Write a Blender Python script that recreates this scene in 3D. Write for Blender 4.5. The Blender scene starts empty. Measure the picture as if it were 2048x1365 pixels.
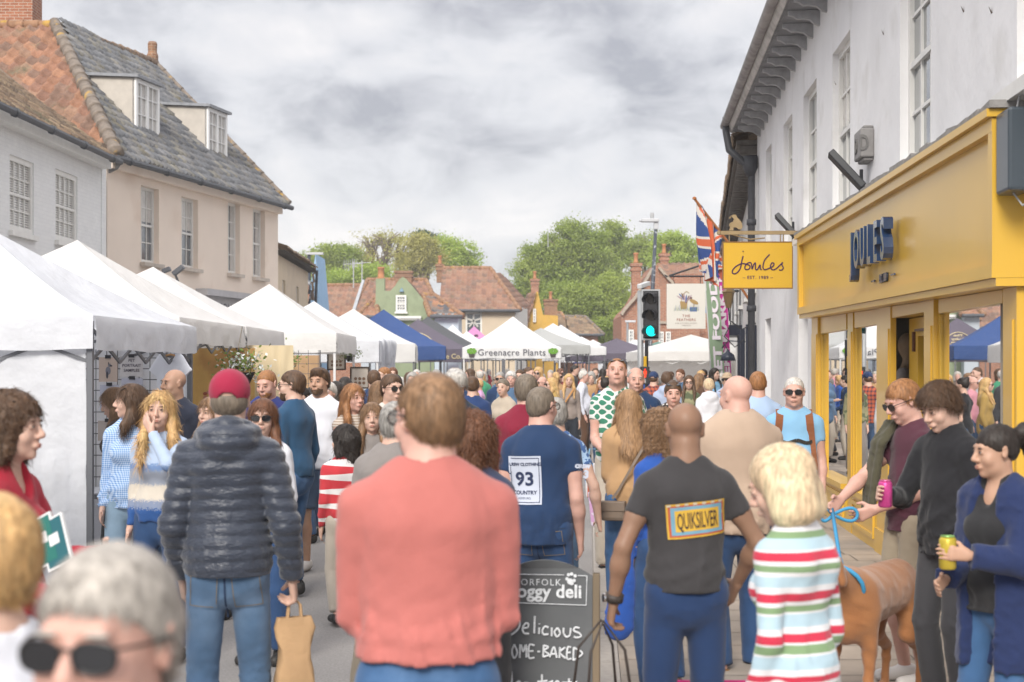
import bpy, bmesh, math, random
import numpy as np
from mathutils import Vector, Matrix
random.seed(7); RNG = np.random.default_rng(11)
SC = bpy.context.scene
COL = SC.collection
R = math.radians
# ------------------------------------------------------------------ camera
FPX, CX, HY, CAMZ = 3000.0, 1024.0, 738.0, 1.8
cam_d = bpy.data.cameras.new('camera'); cam = bpy.data.objects.new('camera', cam_d); COL.objects.link(cam)
cam.location = (0, 0, CAMZ); cam.rotation_euler = (R(90), 0, 0)
cam_d.sensor_width = 36.0; cam_d.lens = FPX / 2048 * 36
cam_d.shift_y = (HY - 682.5) / 2048
cam_d.clip_start = 0.1; cam_d.clip_end = 3000
cam_d.dof.use_dof = True; cam_d.dof.focus_distance = 14.0; cam_d.dof.aperture_fstop = 3.9
SC.camera = cam
# ------------------------------------------------------------------ sky + sun
SUN_EL, SUN_AZ = R(34), R(196)      # azimuth clockwise from +Y
w = bpy.data.worlds.new('World'); SC.world = w; w.use_nodes = True
nt = w.node_tree; N = nt.nodes; L = nt.links
for n in list(N): N.remove(n)
out = N.new('ShaderNodeOutputWorld')
sky = N.new('ShaderNodeTexSky'); sky.sky_type = 'NISHITA'; sky.sun_disc = False
sky.sun_elevation = SUN_EL; sky.sun_rotation = SUN_AZ
bg1 = N.new('ShaderNodeBackground'); bg1.inputs[1].default_value = 0.10
L.new(sky.outputs[0], bg1.inputs[0])
tc = N.new('ShaderNodeTexCoord')
sep = N.new('ShaderNodeSeparateXYZ'); L.new(tc.outputs['Generated'], sep.inputs[0])
def wmath(op, a, b=None, c=None):
 m = N.new('ShaderNodeMath'); m.operation = op
 for i, v in enumerate((a, b, c)):
  if v is None: continue
  if isinstance(v, (int, float)): m.inputs[i].default_value = v
  else: L.new(v, m.inputs[i])
 return m.outputs[0]
zz = wmath('MAXIMUM', sep.outputs[2], 0.0)
den = wmath('ADD', zz, 0.16)
comb = N.new('ShaderNodeCombineXYZ')
L.new(wmath('MULTIPLY', sep.outputs[0], 5.0), comb.inputs[0]); L.new(wmath('MULTIPLY', sep.outputs[1], 2.0), comb.inputs[1]); L.new(wmath('MULTIPLY', wmath('POWER', zz, .8), 8.0), comb.inputs[2])
def wnoise(scale, detail, rough, off, dist=0.0):
 mp = N.new('ShaderNodeMapping'); mp.inputs['Location'].default_value = off
 L.new(comb.outputs[0], mp.inputs[0])
 n = N.new('ShaderNodeTexNoise'); n.inputs['Scale'].default_value = scale; n.inputs['Detail'].default_value = detail
 n.inputs['Roughness'].default_value = rough; n.inputs['Distortion'].default_value = dist
 L.new(mp.outputs[0], n.inputs[0]); return n.outputs[0]
n1 = wnoise(1.25, 5, 0.5, (3.4, 1.2, 0), 0.35)
n2 = wnoise(3.4, 8, 0.6, (1.0, 5.5, 2), .5)
nn = wmath('ADD', wmath('MULTIPLY', n1, 0.68), wmath('MULTIPLY', n2, 0.32))
cr = N.new('ShaderNodeValToRGB'); L.new(nn, cr.inputs[0])
e = cr.color_ramp.elements
e[0].position = 0.38; e[0].color = (0.45, 0.45, 0.49, 1)
e[1].position = 0.62; e[1].color = (1.0, 0.96, 0.95, 1)
x = e.new(0.43); x.color = (0.60, 0.595, 0.63, 1)
x = e.new(0.50); x.color = (0.79, 0.785, 0.81, 1)
x = e.new(0.56); x.color = (0.88, 0.86, 0.87, 1)
bg2 = N.new('ShaderNodeBackground')
mrz = N.new('ShaderNodeMapRange'); mrz.interpolation_type = 'SMOOTHSTEP'; mrz.inputs[1].default_value = .22; mrz.inputs[2].default_value = .75; mrz.inputs[3].default_value = .54; mrz.inputs[4].default_value = 1.15; L.new(zz, mrz.inputs[0]); L.new(mrz.outputs[0], bg2.inputs[1])
L.new(cr.outputs[0], bg2.inputs[0])
mix = N.new('ShaderNodeMixShader'); mix.inputs[0].default_value = 0.93
L.new(bg1.outputs[0], mix.inputs[1]); L.new(bg2.outputs[0], mix.inputs[2]); L.new(mix.outputs[0], out.inputs[0])
sd = bpy.data.lights.new('sun', 'SUN'); sd.energy = 2.0; sd.angle = R(22); sd.color = (1.0, 0.95, 0.87)
so = bpy.data.objects.new('sun', sd); COL.objects.link(so)
so.rotation_euler = Vector((-math.sin(SUN_AZ) * math.cos(SUN_EL), -math.cos(SUN_AZ) * math.cos(SUN_EL), -math.sin(SUN_EL))).to_track_quat('-Z', 'Y').to_euler()
SC.view_settings.view_transform = 'Standard'; SC.view_settings.look = 'None'
SC.view_settings.exposure = 0.93; SC.view_settings.gamma = 1.0
SC.cycles.max_bounces = 6; SC.cycles.use_denoising = True
# ------------------------------------------------------------------ helpers
def W(px, py, Z):               # a spot seen at photo pixel (px,py), Z metres down the street -> world
 return Vector(((px - CX) / FPX * Z, Z, CAMZ + (HY - py) / FPX * Z))
def zat(py, Z): return CAMZ + (HY - py) / FPX * Z
def xat(px, Z): return (px - CX) / FPX * Z
MATS = {}
def lin(c):
 return tuple(((v / 12.92) if v <= .04045 else ((v + .055) / 1.055) ** 2.4) for v in c)
def mat(name, col, rough=.8, spec=.3, metal=0.0, noise=None, bump=None, stretch=(1, 1, 1), sheen=0.0, emit=None, trans=0.0, sss=0.0, coat=0.0, vcol=False, var=None, lowbump=None):
 """col linear rgb. noise=(scale, amount, detail) value variation; bump=(scale, strength)"""
 if name in MATS: return MATS[name]
 m = bpy.data.materials.new(name); m.use_nodes = True; t = m.node_tree; B = t.nodes['Principled BSDF']
 B.inputs['Base Color'].default_value = (*col, 1); B.inputs['Roughness'].default_value = rough
 B.inputs['Specular IOR Level'].default_value = spec; B.inputs['Metallic'].default_value = metal
 if sheen: B.inputs['Sheen Weight'].default_value = sheen; B.inputs['Sheen Roughness'].default_value = .5
 if coat: B.inputs['Coat Weight'].default_value = coat; B.inputs['Coat Roughness'].default_value = .08
 if sss:
  B.inputs['Subsurface Weight'].default_value = sss; B.inputs['Subsurface Radius'].default_value = (.012, .005, .003); B.inputs['Subsurface Scale'].default_value = 1.0
 if emit: B.inputs['Emission Color'].default_value = (*emit[0], 1); B.inputs['Emission Strength'].default_value = emit[1]
 if trans: B.inputs['Transmission Weight'].default_value = trans
 tcn = t.nodes.new('ShaderNodeTexCoord'); mp = t.nodes.new('ShaderNodeMapping'); mp.inputs['Scale'].default_value = stretch
 t.links.new(tcn.outputs['Object'], mp.inputs[0])
 base = None
 if vcol:
  a = t.nodes.new('ShaderNodeAttribute'); a.attribute_name = 'Col'; base = a.outputs[0]
 if var:     # second colour mixed in large patches: (colour, scale, lo, hi)
  n = t.nodes.new('ShaderNodeTexNoise'); n.inputs['Scale'].default_value = var[1]; n.inputs['Detail'].default_value = 6
  t.links.new(mp.outputs[0], n.inputs[0])
  mr = t.nodes.new('ShaderNodeMapRange'); mr.inputs[1].default_value = var[2]; mr.inputs[2].default_value = var[3]
  t.links.new(n.outputs[0], mr.inputs[0])
  mx = t.nodes.new('ShaderNodeMix'); mx.data_type = 'RGBA'; t.links.new(mr.outputs[0], mx.inputs[0])
  if base: t.links.new(base, mx.inputs[6])
  else: mx.inputs[6].default_value = (*col, 1)
  mx.inputs[7].default_value = (*var[0], 1); base = mx.outputs[2]
 if noise:
  n = t.nodes.new('ShaderNodeTexNoise'); n.inputs['Scale'].default_value = noise[0]; n.inputs['Detail'].default_value = noise[2] if len(noise) > 2 else 5
  t.links.new(mp.outputs[0], n.inputs[0])
  hsv = t.nodes.new('ShaderNodeHueSaturation')
  mr = t.nodes.new('ShaderNodeMapRange'); mr.inputs[1].default_value = .25; mr.inputs[2].default_value = .75
  mr.inputs[3].default_value = 1 - noise[1]; mr.inputs[4].default_value = 1 + noise[1]
  t.links.new(n.outputs[0], mr.inputs[0]); t.links.new(mr.outputs[0], hsv.inputs['Value'])
  if base: t.links.new(base, hsv.inputs['Color'])
  else: hsv.inputs['Color'].default_value = (*col, 1)
  base = hsv.outputs[0]
 if base: t.links.new(base, B.inputs['Base Color'])
 if bump or lowbump:
  prev = None
  for bb in (lowbump, bump):
   if not bb: continue
   n = t.nodes.new('ShaderNodeTexNoise'); n.inputs['Scale'].default_value = bb[0]; n.inputs['Detail'].default_value = 4
   t.links.new(mp.outputs[0], n.inputs[0])
   b = t.nodes.new('ShaderNodeBump'); b.inputs['Strength'].default_value = bb[1]; b.inputs['Distance'].default_value = bb[2] if len(bb) > 2 else .01
   t.links.new(n.outputs[0], b.inputs['Height'])
   if prev: t.links.new(prev, b.inputs['Normal'])
   prev = b.outputs[0]
  t.links.new(prev, B.inputs['Normal'])
 MATS[name] = m; return m
def tag(o, label=None, cat=None, group=None, kind=None):
 if label: o['label'] = label
 if cat: o['category'] = cat
 if group: o['group'] = group
 if kind: o['kind'] = kind
 return o
def empty(name, loc=(0, 0, 0), rz=0.0):
 o = bpy.data.objects.new(name, None); o.empty_display_size = .2; COL.objects.link(o); o.location = loc; o.rotation_euler = (0, 0, rz); return o
def thing(name, label, cat, loc=(0, 0, 0), rz=0.0, group=None):
 return tag(empty(name, loc, rz), label, cat, group)
def copy_tree(o, parent=None):
 c = o.copy(); COL.objects.link(c); c.parent = parent
 for ch in list(o.children): copy_tree(ch, c)
 return c
class MB:
 """collects shapes for ONE mesh; coordinates are local to the thing"""
 def __init__(s): s.v = []; s.f = []; s.mi = []; s.cols = []; s.n = 0
 def add(s, vs, fs, m=0, col=None):
  b = s.n; s.v.extend([tuple(v) for v in vs]); s.n += len(vs)
  for f in fs: s.f.append([i + b for i in f]); s.mi.append(m)
  s.cols.extend([col or (1, 1, 1)] * len(vs)); return s
 def quad(s, a, b, c, d, m=0): return s.add([a, b, c, d], [(0, 1, 2, 3)], m)
 def poly(s, pts, m=0): return s.add(pts, [tuple(range(len(pts)))], m)
 def box(s, x0, x1, y0, y1, z0, z1, m=0, T=None, bev=0):
  vs = [Vector((x, y, z)) for x in (x0, x1) for y in (y0, y1) for z in (z0, z1)]
  if T: vs = [T @ v for v in vs]
  return s.add(vs, [(0, 1, 3, 2), (4, 6, 7, 5), (0, 4, 5, 1), (2, 3, 7, 6), (0, 2, 6, 4), (1, 5, 7, 3)], m)
 def bar(s, a, b, w_, h_, m=0, up=(0, 0, 1)):
  a = Vector(a); b = Vector(b); d = (b - a).normalized(); u = Vector(up)
  if abs(d.dot(u)) > .98: u = Vector((0, 1, 0))
  x = d.cross(u).normalized(); y = x.cross(d).normalized()
  vs = []
  for p in (a, b):
   for (i, j) in ((-1, -1), (1, -1), (1, 1), (-1, 1)): vs.append(p + x * (i * w_ / 2) + y * (j * h_ / 2))
  return s.add(vs, [(0, 3, 2, 1), (4, 5, 6, 7), (0, 1, 5, 4), (1, 2, 6, 5), (2, 3, 7, 6), (3, 0, 4, 7)], m)
 def tube(s, pts, r, seg=10, m=0, cap=True):
  pts = [Vector(p) for p in pts]; n = len(pts)
  rs = r if isinstance(r, (list, tuple)) else [r] * n
  vs = []; up = Vector((0, 0, 1)); x = None
  for i, p in enumerate(pts):
   d = (pts[min(i + 1, n - 1)] - pts[max(i - 1, 0)]).normalized()
   if x is None:
    x = d.cross(up if abs(d.z) < .95 else Vector((0, 1, 0))).normalized()
   else: x = (x - d * x.dot(d)).normalized()
   y = d.cross(x)
   for k in range(seg):
    a = 2 * math.pi * k / seg; vs.append(p + (x * math.cos(a) + y * math.sin(a)) * rs[i])
  fs = [(i * seg + k, i * seg + (k + 1) % seg, (i + 1) * seg + (k + 1) % seg, (i + 1) * seg + k) for i in range(n - 1) for k in range(seg)]
  if cap: fs += [tuple(range(seg - 1, -1, -1)), tuple((n - 1) * seg + k for k in range(seg))]
  return s.add(vs, fs, m)
 def lathe(s, prof, c=(0, 0, 0), seg=20, m=0):
  c = Vector(c); vs = []
  for (r_, z) in prof:
   for k in range(seg):
    a = 2 * math.pi * k / seg; vs.append(c + Vector((r_ * math.cos(a), r_ * math.sin(a), z)))
  n = len(prof)
  fs = [(i * seg + k, i * seg + (k + 1) % seg, (i + 1) * seg + (k + 1) % seg, (i + 1) * seg + k) for i in range(n - 1) for k in range(seg)]
  fs += [tuple(range(seg - 1, -1, -1)), tuple((n - 1) * seg + k for k in range(seg))]
  return s.add(vs, fs, m)
 def prism(s, pts, d, m=0):
  """closed polygon pts extruded by vector d"""
  d = Vector(d); pts = [Vector(p) for p in pts]; n = len(pts)
  s.add(pts + [p + d for p in pts], [tuple(range(n - 1, -1, -1)), tuple(range(n, 2 * n))] + [(i, (i + 1) % n, (i + 1) % n + n, i + n) for i in range(n)], m); return s
 def build(s, name, mats, parent=None, smooth=False, loc=None, bevel=0, vcol=False, solid=0):
  me = bpy.data.meshes.new(name); me.from_pydata(s.v, [], s.f)
  for m in (mats if isinstance(mats, (list, tuple)) else [mats]): me.materials.append(m)
  if any(s.mi): me.polygons.foreach_set('material_index', s.mi)
  if smooth: me.polygons.foreach_set('use_smooth', [True] * len(s.f))
  if vcol:
   a = me.color_attributes.new('Col', 'FLOAT_COLOR', 'POINT')
   a.data.foreach_set('color', np.array([(*c, 1) for c in s.cols], dtype=np.float32).ravel())
  me.update()
  o = bpy.data.objects.new(name, me); COL.objects.link(o)
  if parent: o.parent = parent
  if loc: o.location = loc
  if bevel:
   b = o.modifiers.new('bevel', 'BEVEL'); b.width = bevel; b.segments = 2; b.limit_method = 'ANGLE'
  if solid:
   b = o.modifiers.new('solid', 'SOLIDIFY'); b.thickness = solid
  return o
def np_mesh(name, V, F, mats, parent=None, smooth=True, cols=None, mi=None):
 me = bpy.data.meshes.new(name); V = np.asarray(V, np.float32); F = np.asarray(F, np.int32); k = F.shape[1]
 me.vertices.add(len(V)); me.vertices.foreach_set('co', V.ravel())
 me.loops.add(F.size); me.loops.foreach_set('vertex_index', F.ravel())
 me.polygons.add(len(F)); me.polygons.foreach_set('loop_start', np.arange(len(F), dtype=np.int32) * k)
 for m in (mats if isinstance(mats, (list, tuple)) else [mats]): me.materials.append(m)
 if smooth: me.polygons.foreach_set('use_smooth', np.ones(len(F), bool))
 if mi is not None: me.polygons.foreach_set('material_index', np.asarray(mi, np.int32))
 if cols is not None:
  a = me.color_attributes.new('Col', 'FLOAT_COLOR', 'POINT')
  c = np.ones((len(V), 4), np.float32); c[:, :3] = cols; a.data.foreach_set('color', c.ravel())
 me.update(calc_edges=True)
 o = bpy.data.objects.new(name, me); COL.objects.link(o)
 if parent: o.parent = parent
 return o
_dg = None
def text_geo(txt, size, depth=0.0, bold=0.0, sx=1.0, space=1.0, align='CENTER'):
 """vertices (x right, y up, z out) and faces of a line of lettering"""
 cu = bpy.data.curves.new('txt', 'FONT'); cu.body = txt; cu.size = size; cu.extrude = depth; cu.offset = bold
 cu.align_x = align; cu.space_character = space; cu.resolution_u = 3
 o = bpy.data.objects.new('txt', cu); COL.objects.link(o)
 dg = bpy.context.evaluated_depsgraph_get(); me = bpy.data.meshes.new_from_object(o.evaluated_get(dg))
 vs = [(v.co.x * sx, v.co.y, v.co.z) for v in me.vertices]; fs = [tuple(p.vertices) for p in me.polygons]
 bpy.data.objects.remove(o); bpy.data.curves.remove(cu); bpy.data.meshes.remove(me)
 return vs, fs
def put_text(mb, txt, size, O, U, V_, m=0, **k):
 """lettering laid at O with right vector U, up vector V_"""
 vs, fs = text_geo(txt, size, **k); O = Vector(O); U = Vector(U).normalized(); V_ = Vector(V_).normalized(); Nn = U.cross(V_)
 mb.add([O + U * a + V_ * b + Nn * c for a, b, c in vs], fs, m)
# ------------------------------------------------------------------ organic surfaces: distance field + surface nets
def axis(lo, hi, c, fine, f):
 xs = [lo]; x = lo
 while x < hi:
  st = c
  for a, b in fine:
   if a - c <= x <= b: st = f; break
  x += st; xs.append(x)
 return np.array(xs, np.float32)
def smin(a, b, k):
 if k <= 0: return np.minimum(a, b)
 h = np.clip(.5 + .5 * (b - a) / k, 0, 1); return b + (a - b) * h - k * h * (1 - h)
class Field:
 """prims: dicts evaluated in order"""
 def __init__(s): s.p = []
 def cap(s, a, b, r1, r2=None, k=.02, sy=1.0, flat=False, flat0=False, sx=1.0):
  s.p.append(('cap', np.array(a, float), np.array(b, float), r1, r1 if r2 is None else r2, k, sy, flat, flat0, sx)); return s
 def ell(s, c, r, k=.02, Rm=None, sub=False): s.p.append(('sub' if sub else 'ell', np.array(c, float), np.array(r, float), k, Rm)); return s
 def cut(s, n, d, box=None): s.p.append(('cut', np.array(n, float), d)); return s   # keep where n.p <= d
 def bounds(s):
  lo = np.full(3, 9.); hi = -lo
  for q in s.p:
   if q[0] == 'cap':
    r = max(q[3], q[4])
    for p in (q[1], q[2]): lo = np.minimum(lo, p - r); hi = np.maximum(hi, p + r)
   elif q[0] == 'ell':
    r = max(q[2]) if q[4] is not None else q[2]
    lo = np.minimum(lo, q[1] - r); hi = np.maximum(hi, q[1] + r)
  return lo - .03, hi + .03
 def mesh(s, c=.012, f=None, fine=((), (), ()), disp=None, thin=None):
  lo, hi = s.bounds(); f = f or c
  xs, ys, zs = [axis(lo[i], hi[i], c, fine[i], f) for i in range(3)]
  F = np.full((len(xs), len(ys), len(zs)), .5, np.float32)
  def sub(l, h):
   i = [max(0, np.searchsorted(a, l[j]) - 1) for j, a in enumerate((xs, ys, zs))]
   e = [min(len(a), np.searchsorted(a, h[j]) + 1) for j, a in enumerate((xs, ys, zs))]
   sl = tuple(slice(i[j], max(e[j], i[j])) for j in range(3))
   return sl, xs[sl[0]][:, None, None], ys[sl[1]][None, :, None], zs[sl[2]][None, None, :]
  for q in s.p:
   if q[0] == 'cap':
    _, a, b, r1, r2, k, sy, flat, flat0, sx = q; m = max(r1, r2) + max(k, .0) + 2.5 * c
    mv = np.array([m, m, m])
    sl, X, Y, Z = sub(np.minimum(a, b) - mv, np.maximum(a, b) + mv)
    ab = b - a; dx, dy, dz = ab[0] / sx, ab[1] / sy, ab[2]; L2 = dx * dx + dy * dy + dz * dz + 1e-12
    px, py, pz = (X - a[0]) / sx, (Y - a[1]) / sy, Z - a[2]
    t = np.clip((px * dx + py * dy + pz * dz) / L2, 0, 1)
    d = np.sqrt((px - t * dx) ** 2 + (py - t * dy) ** 2 + (pz - t * dz) ** 2) - (r1 + (r2 - r1) * t)
    if sy < 1 or sx < 1: d = d * (min(sx, sy) + 1) / 2
    Lr = math.sqrt(ab @ ab) + 1e-9; u = ab / Lr
    if flat: d = np.maximum(d, (X - b[0]) * u[0] + (Y - b[1]) * u[1] + (Z - b[2]) * u[2])
    if flat0: d = np.maximum(d, -((X - a[0]) * u[0] + (Y - a[1]) * u[1] + (Z - a[2]) * u[2]))
    F[sl] = smin(F[sl], d, k)
   elif q[0] in ('ell', 'sub'):
    _, cc, r, k, Rm = q; mr = (np.full(3, max(r)) if Rm is not None else r) + k + 2.5 * c
    sl, X, Y, Z = sub(cc - mr, cc + mr)
    X = X - cc[0]; Y = Y - cc[1]; Z = Z - cc[2]
    if Rm is not None:
     M_ = np.array(Rm).T
     X, Y, Z = (M_[0, 0] * X + M_[0, 1] * Y + M_[0, 2] * Z, M_[1, 0] * X + M_[1, 1] * Y + M_[1, 2] * Z, M_[2, 0] * X + M_[2, 1] * Y + M_[2, 2] * Z)
    k0 = np.sqrt((X / r[0]) ** 2 + (Y / r[1]) ** 2 + (Z / r[2]) ** 2); k1 = np.sqrt((X / r[0] ** 2) ** 2 + (Y / r[1] ** 2) ** 2 + (Z / r[2] ** 2) ** 2) + 1e-9
    d = k0 * (k0 - 1) / k1
    F[sl] = smin(F[sl], d, k) if q[0] == 'ell' else -smin(-F[sl], d, k)
   else:
    n = q[1]; F = np.maximum(F, xs[:, None, None] * n[0] + ys[None, :, None] * n[1] + zs[None, None, :] * n[2] - q[2]).astype(np.float32)
  if disp is not None:
   I = np.nonzero(np.abs(F) < .05)
   F[I] += disp(xs[I[0]], ys[I[1]], zs[I[2]])
  for a in range(3):   # closed at the borders
   sl = [slice(None)] * 3
   for e_ in (0, -1): sl[a] = e_; F[tuple(sl)] = np.maximum(F[tuple(sl)], .01)
  return nets(F, xs, ys, zs)
def nets(F, xs, ys, zs):
 S = F < 0; nx, ny, nz = F.shape
 c8 = [S[i:nx - 1 + i, j:ny - 1 + j, k:nz - 1 + k] for i in (0, 1) for j in (0, 1) for k in (0, 1)]
 an = c8[0].copy(); al = c8[0].copy()
 for q in c8[1:]: an |= q; al &= q
 act = an & ~al; I, J, K = np.nonzero(act)
 if len(I) == 0: return np.zeros((0, 3)), np.zeros((0, 4), int)
 idx = np.full(act.shape, -1, np.int64); idx[I, J, K] = np.arange(len(I))
 P = np.zeros((len(I), 3)); C = np.zeros(len(I)); ax = (xs, ys, zs)
 for d in range(3):
  o1, o2 = [a for a in range(3) if a != d]
  for u in (0, 1):
   for v in (0, 1):
    o = [0, 0, 0]; o[o1] = u; o[o2] = v
    a = (I + o[0], J + o[1], K + o[2]); o[d] = 1; b = (I + o[0], J + o[1], K + o[2])
    fa = F[a]; fb = F[b]; m = (fa < 0) != (fb < 0); t = np.where(m, fa / np.where(m, fa - fb, 1), 0)
    for e_ in range(3):
     pa = ax[e_][a[e_]]; pb = ax[e_][b[e_]]
     P[:, e_] += np.where(m, pa + (pb - pa) * t, 0)
    C += m
 P /= C[:, None]; Q = []
 for d in range(3):
  o1, o2 = [(1, 2), (2, 0), (0, 1)][d]
  sl0 = [slice(None)] * 3; sl1 = [slice(None)] * 3; sl0[d] = slice(0, -1); sl1[d] = slice(1, None)
  A = S[tuple(sl0)]; B = S[tuple(sl1)]; D = A != B
  E = np.nonzero(D); E = [e_.copy() for e_ in E]
  ok = np.ones(len(E[0]), bool)
  for o in (o1, o2): ok &= (E[o] > 0) & (E[o] < F.shape[o] - 1)
  E = [e_[ok] for e_ in E]; inside = A[tuple(E)]
  def g(a, b):
   e_ = [x.copy() for x in E]; e_[o1] -= a; e_[o2] -= b; return idx[tuple(e_)]
  q = np.stack([g(1, 1), g(0, 1), g(0, 0), g(1, 0)], 1)
  q[~inside] = q[~inside][:, ::-1]; Q.append(q)
 return P, np.concatenate(Q)
def waves(seed, lam=(.08, .25), n=7, zs=1.0, ridged=True):
 g = np.random.default_rng(seed); K = []
 for i in range(n):
  v = g.normal(size=3); v[2] *= zs; v /= np.linalg.norm(v); K.append((*(v * 2 * np.pi / g.uniform(*lam)), g.uniform(0, 6.28)))
 def fn(x, y, z):
  s = 0
  for i, (a, b, c, p) in enumerate(K):
   q = np.sin(a * x + b * y + c * z + p + (.8 * s if i else 0))
   s = s + (1 - 2 * np.abs(q) if ridged else q)
  return s / n
 return fn
# ------------------------------------------------------------------ people
def rotz(a): c, s = math.cos(a), math.sin(a); return np.array([[c, -s, 0], [s, c, 0], [0, 0, 1.]])
def rotx(a): c, s = math.cos(a), math.sin(a); return np.array([[1, 0, 0], [0, c, -s], [0, s, c]])
def roty(a): c, s = math.cos(a), math.sin(a); return np.array([[c, 0, s], [0, 1, 0], [-s, 0, c]])
SKIN = {'fair': (.57, .37, .29), 'pink': (.57, .34, .275), 'tan': (.47, .285, .20), 'brown': (.25, .145, .095), 'pale': (.66, .44, .34)}
def skin_mat(k): return mat('skin_' + k, SKIN[k], rough=.5, spec=.35, noise=(14, .08), sss=.12, bump=(220, .12, .002), var=((SKIN[k][0] * 1.0, SKIN[k][1] * .92, SKIN[k][2] * .90), 12, .5, .85))
HAIR = {'brown': (.085, .047, .026), 'dark': (.022, .016, .013), 'grey': (.30, .285, .265), 'white': (.52, .49, .45), 'blonde': (.50, .31, .135), 'lightblonde': (.56, .42, .27), 'ginger': (.27, .125, .05), 'lightbrown': (.20, .115, .06), 'greybrown': (.155, .125, .095), 'auburn': (.13, .055, .027), 'honey': (.33, .195, .10), 'silver': (.36, .33, .295)}
def hair_mat(k): return mat('hair_' + k, HAIR[k], rough=.5, spec=.35, noise=(90, .45, 4), stretch=(1, 1, .2), bump=(160, .7, .004), var=(tuple(min(c * 1.4, .6) for c in HAIR[k]), 14, .5, .8))
def cloth(name, col, rough=.9, weave=350, low=.35, **kw):
 return mat('cloth_' + name, col, rough=rough, spec=.12, noise=kw.pop('noise', (5, .07)), bump=(weave, .35, .002), lowbump=(9, low * .4, .02), sheen=kw.pop('sheen', .15), **kw)
def nrm(v): v = np.asarray(v, float); return v / (np.linalg.norm(v) + 1e-9)
def ik(a, c, l1, l2, hint):
 a = np.array(a, float); c = np.array(c, float); d = c - a; L_ = np.linalg.norm(d)
 if L_ > (l1 + l2) * .995: c = a + d / L_ * (l1 + l2) * .995; d = c - a; L_ = np.linalg.norm(d)
 x = (l1 * l1 - l2 * l2 + L_ * L_) / (2 * L_); h = math.sqrt(max(l1 * l1 - x * x, 0)); u = d / L_
 p = np.array(hint, float); p = p - u * (p @ u); p = nrm(p); return a + u * x + p * h, c
ARMS = {  # wrist target relative to the shoulder of a 1.75 m person, side mirrored (x outwards), elbow hint
'down': ((.045, .06, -.52), (.25, -1, 0)), 'loose': ((.12, .09, -.50), (.7, -1, 0)), 'swing': ((.05, .20, -.47), (.4, -1, -.2)), 'back': ((.06, -.16, -.49), (.6, -1, 0)),
'pocket': ((.03, .09, -.45), (.6, -1, 0)), 'front': ((-.06, .26, -.36), (.35, -.9, -.3)), 'clasp': ((-.13, .24, -.38), (.5, -.7, -.3)), 'hold': ((-.04, .32, -.22), (.6, -.3, -1)),
'phone': ((-.08, .30, -.10), (.7, 0, -1)), 'mouth': ((-.13, .19, .11), (.7, .4, -1)), 'cross': ((-.22, .20, -.19), (1, .2, -.6)), 'wide': ((.20, .10, -.46), (.8, -1, 0)), 'hip': ((.03, .06, -.40), (1, -.9, 0)), 'far': ((-.08, .40, -.33), (1, -.2, -.5))}
def hand(fd, w_, d, n, s, k, curl=.5, full=True, kk=.006):
 """palm + four fingers + thumb; d forearm direction, n palm normal, s thumb side"""
 w_ = np.array(w_); P = lambda a, b, c: w_ + (d * a + s * b + n * c) * k
 for o in (-.026, -.009, .009, .026): fd.cap(P(.01, o * .6, 0), P(.088, o, 0), .0155 * k, .0125 * k, k=.012)
 if not full:
  fd.cap(P(.09, 0, 0), P(.15, 0, .04 * curl), .022 * k, .016 * k, k=.015); return
 for o, L_ in ((-.031, .060), (-.0105, .073), (.0105, .080), (.031, .072)):
  a = P(.086, o, 0); c1 = curl * .8; c2 = curl * 1.7
  b = a + (d * math.cos(c1) + n * math.sin(c1)) * L_ * .5 * k; e = b + (d * math.cos(c2) + n * math.sin(c2)) * L_ * .5 * k
  fd.cap(a, b, .0092 * k, .0082 * k, k=kk); fd.cap(b, e, .0082 * k, .0068 * k, k=.003)
 a = P(.022, .024, .004); b = a + nrm(d * .7 + s * .75 + n * (.25 + .3 * curl)) * .045 * k; e = b + nrm(d * 1.0 + s * .15 + n * (.2 + .6 * curl)) * .034 * k
 fd.cap(a, b, .0135 * k, .0105 * k, k=.012); fd.cap(b, e, .0105 * k, .0085 * k, k=.004)
PC = [0]
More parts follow.
